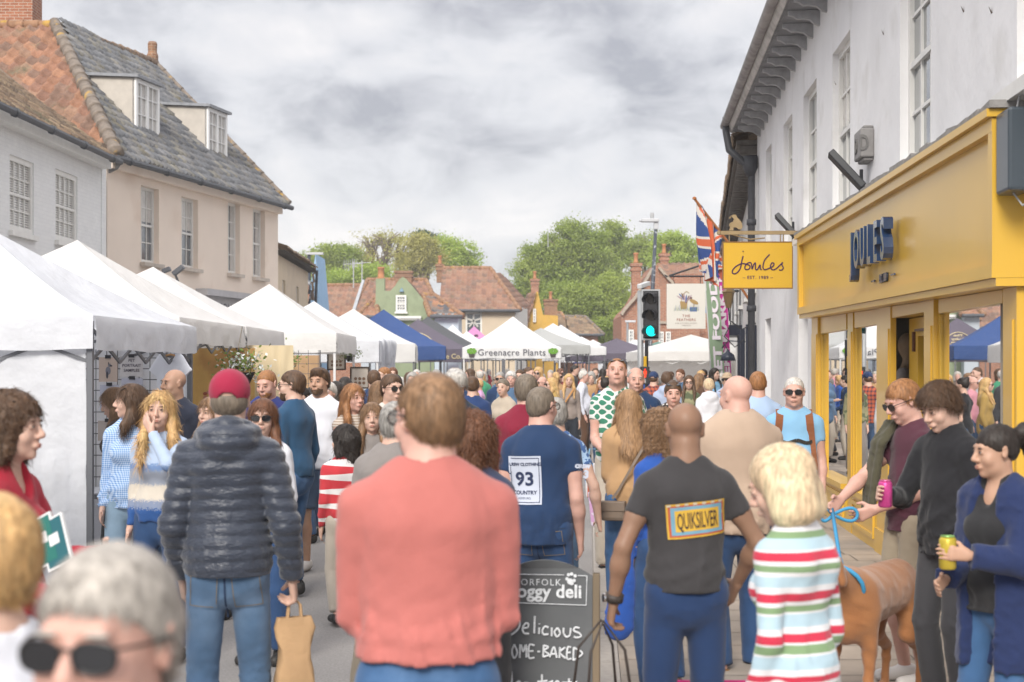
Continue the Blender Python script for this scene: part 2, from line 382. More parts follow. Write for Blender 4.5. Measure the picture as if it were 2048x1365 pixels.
def person(label, px, Z, H=1.72, face=0., turn=0., pitch=0., wd=1., belly=0., skin='fair', sex='m', hair=('short', 'brown'), top=None, bottom=None, arms=('down', 'down'), leanf=0., leans=0.,
step=0., gz=0., shoe=None, glasses=None, beard=None, curl=(.5, .5), kid=False, group=None, sleeve=1.0, hem=None, shorts=None, neckline=None, X=None, outer=None, lod=None, headset=1.0, collar=None, cat='person', eyes='closed', shrug=0., extra=None, hs=None, hood=False, cuff=None):
 """face: heading, 0 away from the camera, +90 image left, 180 to the camera. top/bottom: (kind, material)."""
 PC[0] += 1; sd = PC[0]
 k = (H - gz - (.012 if hair[0] not in ('bald', 'crop') else 0)) / 1.735; X = xat(px, Z) if X is None else X
 root = thing('person', label, cat, (X, Z, gz), R(face), group)
 near = lod if lod is not None else (0 if Z < 8.2 else 1 if Z < 16 else 2 if Z < 34 else 3)
 cc, ff = ((.013, .0058), (.018, .0085), (.026, .014), (.036, .024))[near]
 fem = sex == 'f'; sh = (.142 if fem else .158) * wd ** .6; hp = (.092 if fem else .085) * wd ** .5
 V3 = lambda x, y, z: np.array([x, y, z]) * k
 ln = lambda p: np.array([p[0] + leans * (p[2] - .95 * k), p[1] + leanf * (p[2] - .95 * k), p[2]])   # lean above the hips
 hipz = .92
 chest = ln(V3(0, 0, 1.30)); neckb = ln(V3(0, -.01, 1.465));
 hscale = (hs or 1.0) * (k ** .45 if kid else k ** .8); ht = neckb + np.array([0, .012, .040]) * k
 pz = nrm(np.array([leans * .5, leanf * .6 + .03, 1]))
 hc = ht + pz * (.112 * hscale) + np.array([0, .018 + .0 * pitch, 0]) * k
 Rh = rotz(R(turn)) @ rotx(R(-pitch))
 if pitch > 12: hc = hc + rotz(R(turn)) @ np.array([0, .03, -.012]) * (pitch / 25)
 Hd = lambda x, y, z: hc + Rh @ (np.array([x, y, z]) * hscale)
 s_ = hscale
 J = {}
 for si, sg in ((0, -1), (1, 1)):
  S = ln(V3(sg * sh, 0, 1.378 + shrug)); a = arms[si]
  if isinstance(a, str): t, h = ARMS[a]
  else: t, h = a
  c = S + np.array([sg * t[0], t[1], t[2]]) * k
  l1, l2 = (.285 * k, .255 * k)
  E, c = ik(S, c, l1, l2, (sg * h[0], h[1], h[2]))
  hpS = V3(sg * hp, 0, hipz); st = step * sg
  A = V3(sg * (.085 + .02 * wd), st * .28 - .02, .085 + (.05 if st < 0 else 0) * abs(step)); K_, A = ik(hpS, A, .435 * k, .41 * k, (sg * .15, 1, 0))
  J[sg] = (S, E, c, hpS, K_, A)
 tk, tm = top or ('tee', cloth('white', (.7, .7, .72)))
 bk, bm = bottom or ('jeans', cloth('denim', (.05, .09, .17)))
 infl = {'tee': .010, 'shirt': .013, 'sweater': .014, 'jacket': .021, 'puffer': .025, 'vest': .008, 'cardigan': .014, 'coat': .024}[tk]
 slv = {'tee': .5, 'vest': 0., 'short': .5}.get(tk, 2.) if sleeve == 1.0 else sleeve   # 0..1 upper arm, 1..2 forearm
 hemz = (hem if hem else {'tee': .87, 'vest': .92, 'shirt': .86, 'sweater': .90, 'jacket': .84, 'puffer': .80, 'cardigan': .78, 'coat': .62}[tk]) * k
 def torso(fd, i, arms_=True, bodyonly=False):
  wc = wd; i_ = i * k
  for sg in (-1, 1): fd.cap(ln(V3(0, -.005, 1.405)), ln(V3(sg * sh * .86, 0, 1.372 + shrug * .6)), .056 * k + i_ * .8, .046 * k + i_ * .7, k=.03)
  fd.cap(ln(V3(0, -.012, 1.335)), ln(V3(0, -.005, 1.18)), (.150 if not fem else .134) * wc * k + i_, (.138 if not fem else .116) * wc * k + i_, k=.05, sy=.68)
  fd.cap(ln(V3(0, .004 + belly * .3, 1.16)), ln(V3(0, .0, 1.00)), (.134 if not fem else .116) * wc * k + i_, (.148 if not fem else .152) * wc ** .8 * k + i_, k=.05, sy=.74)
  fd.cap(V3(0, -.01, .98), V3(0, -.01, .86 if not bodyonly else .93), .152 * wc ** .7 * k + i_ * (2.4 if bodyonly else 1), .152 * wc ** .7 * k + i_ * (2.4 if bodyonly else 1), k=.05, sy=.74 if bodyonly else .86)
  if belly: fd.ell(ln(V3(0, .055 + belly * .6, 1.08)), np.array([.13 * wc, .07 + belly, .14]) * k + i_, k=.06)
  if fem:
   fd.ell(ln(V3(0, .062, 1.26)), np.array([.105, .055, .065]) * k * (.8 + .2 * wc) + i_ * .6, k=.05)
   for sg in (-1, 1): fd.ell(ln(V3(sg * .062, .080, 1.255)), np.array([.052, .046, .052]) * k * (.8 + .2 * wc) + i_ * .6, k=.05)
  for sg in (-1, 1):
   fd.cap(ln(V3(sg * .028, -.014, 1.488)), ln(V3(sg * sh * .75, -.005, 1.398 + shrug * .6)), .042 * k + i_ * .5, .045 * k + i_ * .6, k=.035)
   if not bodyonly: fd.cap(ln(V3(sg * .07, -.055, 1.34)), ln(V3(sg * .07, -.055, 1.28)), .07 * k + i_ * .5, .05 * k + i_ * .5, k=.04)
 # ---- top garment
 am = .62 + .38 * wd
 def sleeves(fd, i, upto, cuffr=0):
  for sg in (-1, 1):
   S, E, c = J[sg][:3]; ru = (.048 if not fem else .041) * k * am + i * k; re = (.038 if not fem else .033) * k * am + i * k; rw = (.028 if not fem else .025) * k * am + i * k * .8
   if upto <= 0: fd.cap(S, S + (E - S) * .12, ru, ru, k=.03, flat=True); continue
   if upto < 1: fd.cap(S, S + (E - S) * upto, ru, re + .010 * k, k=.035, flat=True)
   else:
    fd.cap(S, S + (E - S) * .3, ru, ru * .97, k=.035); fd.cap(S + (E - S) * .25, E, ru * .97, re, k=.012); t = min(upto - 1, .97); fd.cap(E, E + (c - E) * t, re, (rw + (re - rw) * (1 - t)) , k=.014, flat=True)
 fd = Field(); torso(fd, infl)
 fd.cut((0, 0, -1), -hemz)
 if collar or hood:
  pass
 if neckline == 'v': fd.ell(ln(V3(0, .11, 1.47)), np.array([.055, .10, .11]) * k, k=.01, sub=True)
 else: fd.ell(neckb + np.array([0, .022, .062]) * k, np.array([.074, .080, .042]) * k, k=.008, sub=True)
 sleeves(fd, infl, slv)
 if collar:
  r = .070 * k * (.7 + .3 * wd) + (.008 if collar == 'high' else 0)
  fd.cap(neckb + np.array([0, .0, -.015]) * k, neckb + np.array([0, .010, .056 if collar == 'high' else .042]) * k, r + .012, r, k=.012, flat=True)
  fd.ell(neckb + np.array([0, .055, .05]) * k, np.array([.03, .04, .05]) * k, k=.006, sub=True)
 if hood:
  fd.cap(ln(V3(-.055, -.075, 1.455)), ln(V3(.055, -.075, 1.455)), .060 * k, k=.02)
  fd.cap(ln(V3(-.085, -.03, 1.485)), ln(V3(-.055, -.10, 1.455)), .045 * k, k=.03); fd.cap(ln(V3(.085, -.03, 1.485)), ln(V3(.055, -.10, 1.455)), .045 * k, k=.03)
  fd.cap(ln(V3(0, -.07, 1.485)), ln(V3(0, -.085, 1.44)), .07 * k, .08 * k, k=.03)
 wv = waves(sd * 7 + 1, (.14, .40), 4, .45); wv2 = waves(sd * 7 + 2, (.06, .14), 4, 1.3)
 amp = {'tee': .015, 'shirt': .018, 'sweater': .014, 'jacket': .019, 'puffer': .005, 'vest': .005, 'cardigan': .014, 'coat': .018}[tk] * k
 ziz = {-1: None}
 def dtop(x, y, z):
  low = np.clip((1.32 * k - z) / (.35 * k), .25, 1.2)
  d = -amp * wv(x, y, z) * low - amp * .34 * wv2(x, y, z) * low
  if tk in ('tee', 'shirt', 'sweater', 'jacket'):  # bunching just above the hem
   d = d - (.0015 if tk == 'sweater' else .0032) * k * np.sin((z - .05 * np.sin(x * 11 + sd)) * 95) * np.clip(1 - np.abs(z - hemz - .10 * k) / (.10 * k), 0, 1)
  if tk == 'puffer':
   ph = (z + .008 * np.sin(x * 7 + sd) + .002 * np.sin(x * 31)) / .052
   d = d - .011 * np.abs(np.sin(np.pi * ph)) ** .6 + .006
  d = d * np.clip(np.abs(z - hemz) / (.022 * k), 0, 1)
  if tk in ('sweater', 'jacket') : d = d - .005 * k * np.clip((np.abs(z - hemz - .075 * k) - .012 * k) / (.01 * k), 0, 1) * (z < hemz + .075 * k) * -1.0
  return d
 v, f = fd.mesh(cc, None if near > 0 else .009, ((), (), ()) if near > 0 else (((-9, 9),), ((-9, 9),), ((-9, 9),)), disp=dtop)
 tname = {'tee': 't_shirt', 'vest': 'top', 'sweater': 'sweater', 'shirt': 'shirt', 'jacket': 'jacket', 'puffer': 'puffer_jacket', 'cardigan': 'cardigan', 'coat': 'coat'}[tk]
 top_o = np_mesh(tname, v, f, tm, root)
 # ---- trousers / skirt
 fd = Field(); th = {'jeans': .014, 'slim': .006, 'wide': .024, 'shorts': .022, 'trousers': .018, 'skirt': .03}[bk]
 fd.cap(V3(0, -.005, 1.03), V3(0, -.012, .93), (.142 * wd ** .8) * k, (.152 * wd ** .7) * k, k=.03, sy=.74, flat0=True)
 fd.ell(V3(0, -.012, .85), np.array([.10, .09, .09]) * k * wd ** .5, k=.05)
 for sg in (-1, 1):
  S, E, c, h_, K_, A = J[sg]
  fd.ell(h_ + np.array([0, -.045, -.01]) * k, np.array([.080, .066, .095]) * k * (.9 + .1 * wd), k=.04)
  e = shorts if shorts else 2.
  if bk == 'shorts': t = .92; fd.cap(h_, h_ + (K_ - h_) * t, (.083 * wd ** .6 + th) * k, (.068 * wd ** .5 + th) * k, k=.03, flat=True)
  else:
   fd.cap(h_, K_, (.083 * wd ** .6 + th * .5) * k, (.056 * wd ** .5 + th) * k, k=.03)
   hm = .02 if bk in ('wide', 'jeans') else 0
   B_ = K_ + (A - K_) * (.95 + hm); fd.cap(K_, B_, (.056 * wd ** .5 + th) * k, (.046 + th * 1.4) * k, k=.012, flat=True)
 wv3 = waves(sd * 7 + 3, (.05, .16), 7, 1.8)
 def dbot(x, y, z):
  zz_ = z / k; g = .3 + np.clip(1 - np.abs(zz_ - .48) / .14, 0, 1) + np.clip((.28 - zz_) / .2, 0, 1) + .8 * np.clip(1 - np.abs(zz_ - .84) / .1, 0, 1)
  return -.010 * k * wv3(x, y, z) * g
 v, f = fd.mesh(cc * 1.15, disp=dbot)
 bot_o = np_mesh({'jeans': 'jeans', 'slim': 'jeans', 'wide': 'trousers', 'shorts': 'shorts', 'trousers': 'trousers', 'skirt': 'trousers'}[bk], v, f, bm, root)
 # ---- body (skin), one continuous surface
 fd = Field(); torso(fd, -.024, bodyonly=True)
 nr = (.060 if not fem else .049) * k * (.65 + .35 * wd)
 fd.cap(neckb + np.array([0, -.005, -.05]) * k, hc + Rh @ np.array([0, -.02, -.06]) * s_, nr * 1.10, nr * .98, k=.035)
 fd.ell(Hd(0, -.014, .034), np.array([.073, .091, .080]) * s_, k=.02, Rm=Rh)
 fd.ell(Hd(0, .022, -.028), np.array([.059 if fem else .062, .068, .082]) * s_, k=.03, Rm=Rh)
 fd.ell(Hd(0, .024, -.072), np.array([.046 if fem else .054, .052, .036]) * s_, k=.025, Rm=Rh)
 fd.ell(Hd(0, .068, -.098), np.array([.017, .016, .015]) * s_, k=.02, Rm=Rh)
 if near <= 2:
  fd.cap(Hd(-.034, .080, .026), Hd(.034, .080, .026), .010 * s_, k=.018)
  for sg in (-1, 1):
   fd.ell(Hd(sg * .031, .101, .004), np.array([.018, .016, .0125]) * s_, k=.014, Rm=Rh, sub=True)
   fd.ell(Hd(sg * .040, .060, -.032), np.array([.022, .022, .024]) * s_, k=.02, Rm=Rh)
   fd.ell(Hd(sg * .031, .0815, .004), np.array([.015, .0105, .0105]) * s_, k=.003, Rm=Rh)
  fd.cap(Hd(0, .090, .010), Hd(0, .109, -.026), .0075 * s_, .0125 * s_, k=.010)
  fd.cap(Hd(-.012, .098, -.033), Hd(.012, .098, -.033), .0085 * s_, k=.006)
  fd.ell(Hd(0, .090, -.064), np.array([.026, .012, .012]) * s_, k=.010, Rm=Rh)
  fd.ell(Hd(0, .106, -.064), np.array([.024, .006, .0022]) * s_, k=.004, Rm=Rh, sub=True)
 for sg in (-1, 1):
  Re = Rh @ rotz(-sg * .45) @ roty(sg * .12)
  fd.ell(Hd(sg * .077, -.008, -.002), np.array([.0085, .021, .033]) * s_, k=.008, Rm=Re)
  if near <= 1: fd.ell(Hd(sg * .088, .000, .002), np.array([.008, .011, .019]) * s_, k=.004, Rm=Re, sub=True)
 fx, fy, fz = [], [], []
 def fine(p, r):
  fx.append((p[0] - r, p[0] + r)); fy.append((p[1] - r, p[1] + r)); fz.append((p[2] - r, p[2] + r))
 fine(hc, .14 * s_)
 for si, sg in ((0, -1), (1, 1)):
  S, E, c, h_, K_, A = J[sg]; ai = -.004 if slv >= 1 else -.001
  mu = .88 if fem else 1.0
  if slv >= 1: mu *= .74
  mw = mu if slv < 1 else mu * 1.3
  fd.cap(S, S + (E - S) * .5, (.047 * mu * am) * k, (.046 * mu * am) * k, k=.03); fd.cap(S + (E - S) * .4, E, .043 * mu * am * k, .037 * mu * am * k, k=.02)
  fd.cap(E, E + (c - E) * .35, .037 * mu * am * k, .040 * mu * am * k, k=.012); fd.cap(E + (c - E) * .3, c, .039 * mu * am * k, .0245 * mw * k, k=.02)
  d = nrm(c - E); a = arms[si]
  inward = np.array([-sg, 0, 0.]); n = inward - d * (inward @ d)
  if np.linalg.norm(n) < .3: n = np.array([0, -1., 0]) - d * (-d[1])
  n = nrm(n); s2 = nrm(np.cross(d, n));
  if s2[1] + .6 * s2[2] < 0: s2 = -s2
  if a == 'mouth': n = nrm(hc - c - d * ((hc - c) @ d)); s2 = nrm(np.cross(n, d)) * (-sg)
  if a == 'pocket' and False: pass
  J[sg] += (d, n, s2)
  if near <= 2: hand(fd, c, d, n, s2, k * (.92 if fem else 1), curl[si], full=near <= 1)
  else: hand(fd, c, d, n, s2, k, .5, full=False)
  if near == 0: fine(c + d * .09 * k, .10 * k)
  if bk == 'shorts':
   fd.cap(h_, K_, .070 * k * wd ** .5, .050 * k, k=.03); fd.cap(K_, K_ + (A - K_) * .35, .048 * k, .053 * k, k=.02); fd.cap(K_ + (A - K_) * .3, A, .052 * k, .034 * k, k=.02)
  else:
   fd.cap(h_, K_, .062 * k * wd ** .5, .042 * k, k=.03); fd.cap(K_, A, .042 * k, .030 * k, k=.02)
  fd.cap(A + np.array([0, -.03, -.045]) * k, A + np.array([sg * .015, .13, -.055]) * k, .028 * k, .020 * k, k=.015)
 if near == 0: v, f = fd.mesh(cc, ff, (fx[:1] + fx[1:], fy, fz))
 elif near == 1: v, f = fd.mesh(cc, ff, (fx, fy, fz))
 else: v, f = fd.mesh(cc, ff, (fx, fy, fz))
 extraV, extraF, mi = [v], [f], [np.zeros(len(f), int)]; off = len(v)
 def blob(c_, r, m_, seg=10):
  nonlocal off
  vs = []; fs = []
  for i in range(1, seg // 2):
   for j in range(seg):
    a, b = math.pi * i / (seg // 2), 2 * math.pi * j / seg
    vs.append(Hd(*(np.array(c_) + np.array([math.sin(a) * math.cos(b) * r[0], math.cos(a) * r[1], math.sin(a) * math.sin(b) * r[2]]))))
  rn = seg // 2 - 1
  for i in range(rn - 1):
   for j in range(seg): fs.append((i * seg + j, i * seg + (j + 1) % seg, (i + 1) * seg + (j + 1) % seg, (i + 1) * seg + j))
  top_ = len(vs); vs.append(Hd(*(np.array(c_) + np.array([0, r[1], 0]))));
  for j in range(seg): fs.append((top_, (j + 1) % seg, j, j))
  extraV.append(np.array(vs)); extraF.append(np.array(fs) + off); mi.append(np.full(len(fs), m_)); off += len(vs)
 if near <= 2:
  hk = hair[1] if hair[0] != 'bald' else 'greybrown'
  for sg in (-1, 1):
   if eyes != 'down' :
    blob((sg * .031, .0875, .003), (.0100, .0058, .0034), 1); blob((sg * .031, .0912, .003), (.0048, .0036, .0036), 2)
   blob((sg * .031, .0900, .0088), (.0135, .0050, .0020), 4)
   blob((sg * .033, .0895, .0245), (.0175, .0045, .0032 if fem else .0042), 4)
  blob((0, .0990, -.0595), (.019 if fem else .017, .0040, .0032), 3); blob((0, .0980, -.0675), (.0165, .0044, .0040), 3)
 fmat = mat('lips_' + ('f' if fem else 'm') + skin, tuple(a * b for a, b in zip(SKIN[skin], (.86, .58, .60) if fem else (.84, .72, .70))), rough=.4)
 hk2 = 'brown' if hair[1] in ('blonde', 'lightblonde') else hair[1]
 Vb = np.concatenate(extraV); Fb = np.concatenate(extraF)
 np_mesh_mixed('body', Vb, Fb, [skin_mat(skin), mat('eye_white', (.36, .33, .31), rough=.35), mat('iris_dark', (.03, .022, .018), rough=.15, spec=.6), fmat, hair_mat(hk2)], root, np.concatenate(mi))
 # ---- hair, hats
 HS, hm_ = hair; hM = hair_mat(hm_)
 def dh(amp_, lam, seed=0, curly=False):
  wvh = waves(sd * 13 + seed, lam, 6, .25 if not curly else 1.0, ridged=True)
  return lambda x, y, z: -amp_ * wvh(x, y, z)
 fd = Field(); C3 = lambda a, b, r1, r2=None, k_=.02, **kw: fd.cap(Hd(*a), Hd(*b), r1 * s_, (r1 if r2 is None else r2) * s_, k=k_, **kw)
 def hcut(n, d):    # head-local half space n.p<=d
  nn_ = Rh @ nrm(n); d_ = d / np.linalg.norm(n) * s_ + nn_ @ hc; fd.cut(nn_, d_)
 curly = False; hd = None
 if HS in ('short', 'crop', 'quiff', 'fluffy', 'receding', 'fringe_bald'):
  t = {'short': .011, 'crop': .004, 'quiff': .014, 'fluffy': .022, 'receding': .006, 'fringe_bald': .006}[HS]
  fd.ell(Hd(0, -.014, .034), np.array([.073 + t, .091 + t, .080 + t]) * s_, Rm=Rh)
  fd.ell(Hd(0, -.030, -.005), np.array([.070 + t, .072 + t * .8, .075 + t * .5]) * s_, k=.02, Rm=Rh)
  if HS in ('short', 'crop'): hcut((0, .80, -1), .005)
  if HS == 'quiff': fd.ell(Hd(0, .055, .095), np.array([.052, .042, .028]) * s_, k=.03, Rm=Rh); hcut((0, .72, -1), .004)
  if HS == 'fluffy': fd.ell(Hd(0, .045, .070), np.array([.068, .052, .045]) * s_, k=.03, Rm=Rh); hcut((0, .60, -1), .010)
  if HS == 'receding': hcut((0, 1.1, -1), -.014)
  if HS == 'fringe_bald': hcut((0, 1.2, -1), -.01); fd.ell(Hd(0, .0, .13), np.array([.07, .10, .075]) * s_, k=.004, Rm=Rh, sub=True)
  hd = dh(.007 if HS in ('fluffy', 'quiff') else .004 if HS == 'short' else .0015, (.018, .05), 3, HS == 'fluffy')
 elif HS in ('bob', 'long', 'longwavy', 'pony', 'bun', 'curly', 'shoulder', 'bigcurl'):
  t = {'curly': .028, 'bigcurl': .04, 'pony': .010, 'bun': .010}.get(HS, .016)
  fd.ell(Hd(0, -.016, .034), np.array([.074 + t, .092 + t, .082 + t]) * s_, Rm=Rh)
  if HS in ('pony', 'bun'):
   fd.ell(Hd(0, -.03, .0), np.array([.070, .075, .07]) * s_, k=.02, Rm=Rh); hcut((0, .62, -1), .012)
   if HS == 'pony':
    C3((0, -.10, .060), (0, -.155, .075), .024, .034); C3((0, -.155, .075), (0, -.185, .0), .040, .045, .03); C3((0, -.185, .0), (0, -.165, -.12), .045, .025, .03)
   else: fd.ell(Hd(0, -.085, .105), np.array([.038, .036, .034]) * s_, k=.01, Rm=Rh)
  else:
   Lz = {'bob': -.115, 'curly': -.125, 'bigcurl': -.15, 'shoulder': -.19, 'long': -.34, 'longwavy': -.33}[HS]
   rr = {'curly': .048, 'bigcurl': .058, 'longwavy': .038, 'bob': .046}.get(HS, .034)
   for sg in (-1, 1):
    C3((sg * .066, .006, .04), (sg * .074, -.006, -.085), rr * .8, rr * (.95 if HS != 'bob' else 1.1), .03)
    if HS in ('long', 'longwavy', 'shoulder'): C3((sg * .076, .0, -.085), (sg * .095, .045, -.17), rr, rr * .85, .03); C3((sg * .095, .045, -.17), (sg * .092, .11 if Lz < -.2 else .05, Lz), rr * .85, rr * .5, .03)
   if HS == 'bob': C3((-.045, -.05, -.04), (-.045, -.05, Lz + .03), .062, .058, .03); C3((.045, -.05, -.04), (.045, -.05, Lz + .03), .062, .058, .03)
   else: C3((0, -.06, .0), (0, -.080 - .055 * (Lz < -.2), Lz), .080, .062 if Lz > -.2 else .045, .04)
   if Lz < -.2:
    C3((-.05, -.07, -.06), (-.06, -.125, Lz + .04), .05, .04, .03); C3((.05, -.07, -.06), (.06, -.125, Lz + .04), .05, .04, .03)
   fw = .060
   fd.ell(Hd(0, .095, -.040), np.array([fw, .092, .104]) * s_, k=.012, Rm=Rh, sub=True)
   if HS == 'bob': fd.ell(Hd(0, .10, -.055), np.array([.066, .07, .10]) * s_, k=.012, Rm=Rh, sub=True)
  curly = HS in ('curly', 'longwavy', 'bigcurl')
  hd = dh({'curly': .013, 'bigcurl': .016, 'longwavy': .008, 'bob': .0022}.get(HS, .005), (.02, .05) if not curly else (.025, .07), 5, curly)
 elif HS in ('cap', 'hat', 'beanie'):
  fd.ell(Hd(0, -.030, -.005), np.array([.078, .079, .075]) * s_, Rm=Rh); hcut((0, .80, -1), .015); hcut((0, 0, 1), .03); hd = dh(.002, (.02, .05))
 if fd.p:
  v, f = fd.mesh(cc * .8 if near else .0065, disp=hd)
  if len(v):
   V2, F2 = v, f
   if near <= 1 and HS not in ('cap', 'hat', 'fringe_bald', 'pony', 'bun', 'bob'):
    n_ = {0: 9000, 1: 4000}[near]; Ls = {'short': .026, 'crop': .010, 'receding': .012, 'quiff': .03, 'fluffy': .04, 'bob': .05, 'curly': .045, 'bigcurl': .045}.get(HS, .08)
    V2, F2 = strands(v, f, n_, Ls * s_, hc, curly or HS == 'fluffy', sd, .0009 if near == 0 else .0018, Rh)
   np_mesh_mixed('hair', V2, F2, [hM], root, None)
 if HS in ('cap', 'hat') and headset:
  hat_o = Field()
  hatm = headset
  if HS == 'cap':
   hat_o.ell(Hd(0, -.012, .040), np.array([.086, .104, .092]) * s_, Rm=Rh); n_ = Rh @ nrm((0, .06, -1)); hat_o.cut(n_, .006 * s_ + n_ @ hc)
   hat_o.ell(Hd(0, .115, .030), np.array([.070, .075, .006]) * s_, k=.01, Rm=Rh @ rotx(-.25))
   hat_o.ell(Hd(0, -.010, .026), np.array([.077, .094, .094]) * s_, k=.003, Rm=Rh, sub=True)
   hat_o.ell(Hd(0, -.112, .002), np.array([.036, .05, .030]) * s_, k=.006, Rm=Rh, sub=True)
   hat_o.ell(Hd(0, -.008, .128), np.array([.006, .006, .004]) * s_, k=.003, Rm=Rh)
   v, f = hat_o.mesh(.0065 if near < 2 else .012)
   np_mesh('cap', v, f, hatm, root)
  else:
   hat_o.ell(Hd(0, -.010, .060), np.array([.082, .098, .075]) * s_, Rm=Rh); hat_o.ell(Hd(0, -.01, .040), np.array([.16, .17, .008]) * s_, k=.02, Rm=Rh)
   v, f = hat_o.mesh(.009 if near < 3 else .016); np_mesh('hat', v, f, hatm, root)
 if beard:
  fd = Field(); fd.ell(Hd(0, .020, -.058), np.array([.0625, .074, .066]) * s_, Rm=Rh); fd.ell(Hd(0, .066, -.100), np.array([.026, .026, .022]) * s_, k=.02, Rm=Rh); hcut((0, .25, 1), -.030)
  fd.ell(Hd(0, .105, -.062), np.array([.022, .03, .012]) * s_, k=.004, Rm=Rh, sub=True); hcut((0, -1, 0), .0)
  v, f = fd.mesh(.008 if near < 2 else .014, disp=dh(.002, (.01, .03), 9))
  if len(v): np_mesh('beard', v, f, hair_mat(beard), root)
 # ---- shoes
 smt = shoe or mat('shoe_dark', (.03, .028, .027), rough=.6)
 for sg in (-1, 1):
  A = J[sg][5]; b = A[2] - .085 * k
  fd = Field(); fd.cap(A + np.array([0, -.035, -.040]) * k, A + np.array([sg * .015, .145, -.052]) * k, .043 * k, .038 * k, k=.02); fd.cap(A + np.array([0, -.01, -.03]) * k, A + np.array([0, -.01, .0]) * k, .045 * k, .044 * k, k=.03, flat=True)
  fd.cut((0, 0, -1), -(b + .002)); v, f = fd.mesh(.012 if near < 2 else .022); np_mesh('shoe', v, f, smt, root)
 # ---- glasses
 if glasses:
  mb = MB(); gl = mat('sunglass_lens', (.012, .012, .014), rough=.12, spec=.8) if glasses != 'clear' else mat('spectacle_lens', (.8, .8, .8), rough=.05, trans=1.0)
  gm = mat('glasses_frame', (.02, .018, .018), rough=.3); gy = .104 if glasses != 'head' else .0;
  G = (lambda x, y, z: Vector(Hd(x, y, z))) if glasses != 'head' else (lambda x, y, z: Vector(Hd(x, .052 + (z) * -.9 - (y - .104) * -.35, .088 + (.104 - y) * .15 + z * .5)))
  for sg in (-1, 1):
   a = [G(sg * .035 + .029 * math.cos(t) * (1 if abs(math.cos(t)) < .9 else .95), .104 - abs(sg * .034 + .026 * math.cos(t)) * .12, .002 + .0215 * math.copysign(abs(math.sin(t)) ** .7, math.sin(t)) * (1.0 if math.sin(t) < 0 else .75)) for t in [i * math.pi / 7 for i in range(14)]]
   n_ = Rh @ np.array([0, .004 * s_, 0]); mb.prism(a, -n_, 0); mb.tube(a + [a[0]], .0022 * s_, 6, 1)
   if glasses != 'head': mb.tube([G(sg * .060, .097, .010), G(sg * .079, .05, .010), G(sg * .0835, -.01, .008), G(sg * .080, -.03, -.012)], .0024 * s_, 6, 1)
   else: mb.tube([G(sg * .060, .097, .010), G(sg * .078, .05, .0)], .0026 * s_, 6, 1)
  mb.tube([G(-.010, .104, .008), G(0, .106, .011), G(.010, .104, .008)], .0022 * s_, 6, 1)
  mb.build('sunglasses' if glasses != 'clear' else 'glasses', [gl, gm], root)
 return dict(root=root, top=top_o, bot=bot_o, J=J, k=k, Hd=Hd, hc=hc, ln=ln, V3=V3, neckb=neckb, s=s_)
def np_mesh_mixed(name, V, F, mats, parent, mi):
 """quads, where a repeated last index means a triangle"""
 F = np.asarray(F); tri = F[:, 3] == F[:, 2]
 me = bpy.data.meshes.new(name); V = np.asarray(V, np.float32)
 me.vertices.add(len(V)); me.vertices.foreach_set('co', V.ravel())
 cnt = np.where(tri, 3, 4); st = np.concatenate([[0], np.cumsum(cnt)[:-1]])
 keep = np.ones(F.shape, bool); keep[tri, 3] = False; li = F[keep]
 me.loops.add(len(li)); me.loops.foreach_set('vertex_index', li.astype(np.int32))
 me.polygons.add(len(F)); me.polygons.foreach_set('loop_start', st.astype(np.int32))
 for m in mats: me.materials.append(m)
 me.polygons.foreach_set('use_smooth', np.ones(len(F), bool))
 if mi is not None: me.polygons.foreach_set('material_index', mi.astype(np.int32))
 me.update(calc_edges=True)
 o = bpy.data.objects.new(name, me); COL.objects.link(o); o.parent = parent; return o
def strands(v, f, n, L_, hc, curly, seed, wid, Rh):
 g = np.random.default_rng(seed); q = f[g.integers(0, len(f), n)]; u = g.random((n, 1)); w_ = g.random((n, 1))
 cen = v[q].mean(1); loc = (cen - hc) @ Rh; kp = ~((loc[:, 1] > .018) & (loc[:, 2] < .052) & (loc[:, 2] > -.14)); q = q[kp]; u = u[kp]; w_ = w_[kp]; n = len(q)
 p = (v[q[:, 0]] * (1 - u) + v[q[:, 1]] * u) * (1 - w_) + (v[q[:, 3]] * (1 - u) + v[q[:, 2]] * u) * w_
 nr = np.cross(v[q[:, 2]] - v[q[:, 0]], v[q[:, 3]] - v[q[:, 1]]); nr /= np.linalg.norm(nr, axis=1, keepdims=True) + 1e-9
 dn = np.array([0, 0, -1.]) + (p - hc) * np.array([1, 1, 0]) * 3.0 + g.normal(size=(n, 3)) * (.6 if curly else .22)
 t = dn - nr * (dn * nr).sum(1, keepdims=True); t /= np.linalg.norm(t, axis=1, keepdims=True) + 1e-9
 sdv = np.cross(t, nr); L = L_ * g.uniform(.5, 1.2, (n, 1)); V = []; lift = .18 if curly else .10
 p = p - nr * .002
 for j, (a, b) in enumerate(((0, 0), (.5, .7), (1, .55 if not curly else 1.0))):
  c = p + t * L * a + nr * L * b * lift * g.uniform(.3, 1.3, (n, 1)) + np.array([0, 0, -1.]) * L * .25 * a * a; ww = wid * (1, .8, .15)[j]
  V += [c - sdv * ww, c + sdv * ww]
 V = np.stack(V, 1).reshape(-1, 3); b = np.arange(n)[:, None] * 6 + len(v)
 F = np.concatenate([b + np.array([0, 1, 3, 2]), b + np.array([2, 3, 5, 4])])
 return np.concatenate([v, V]), np.concatenate([f, F])
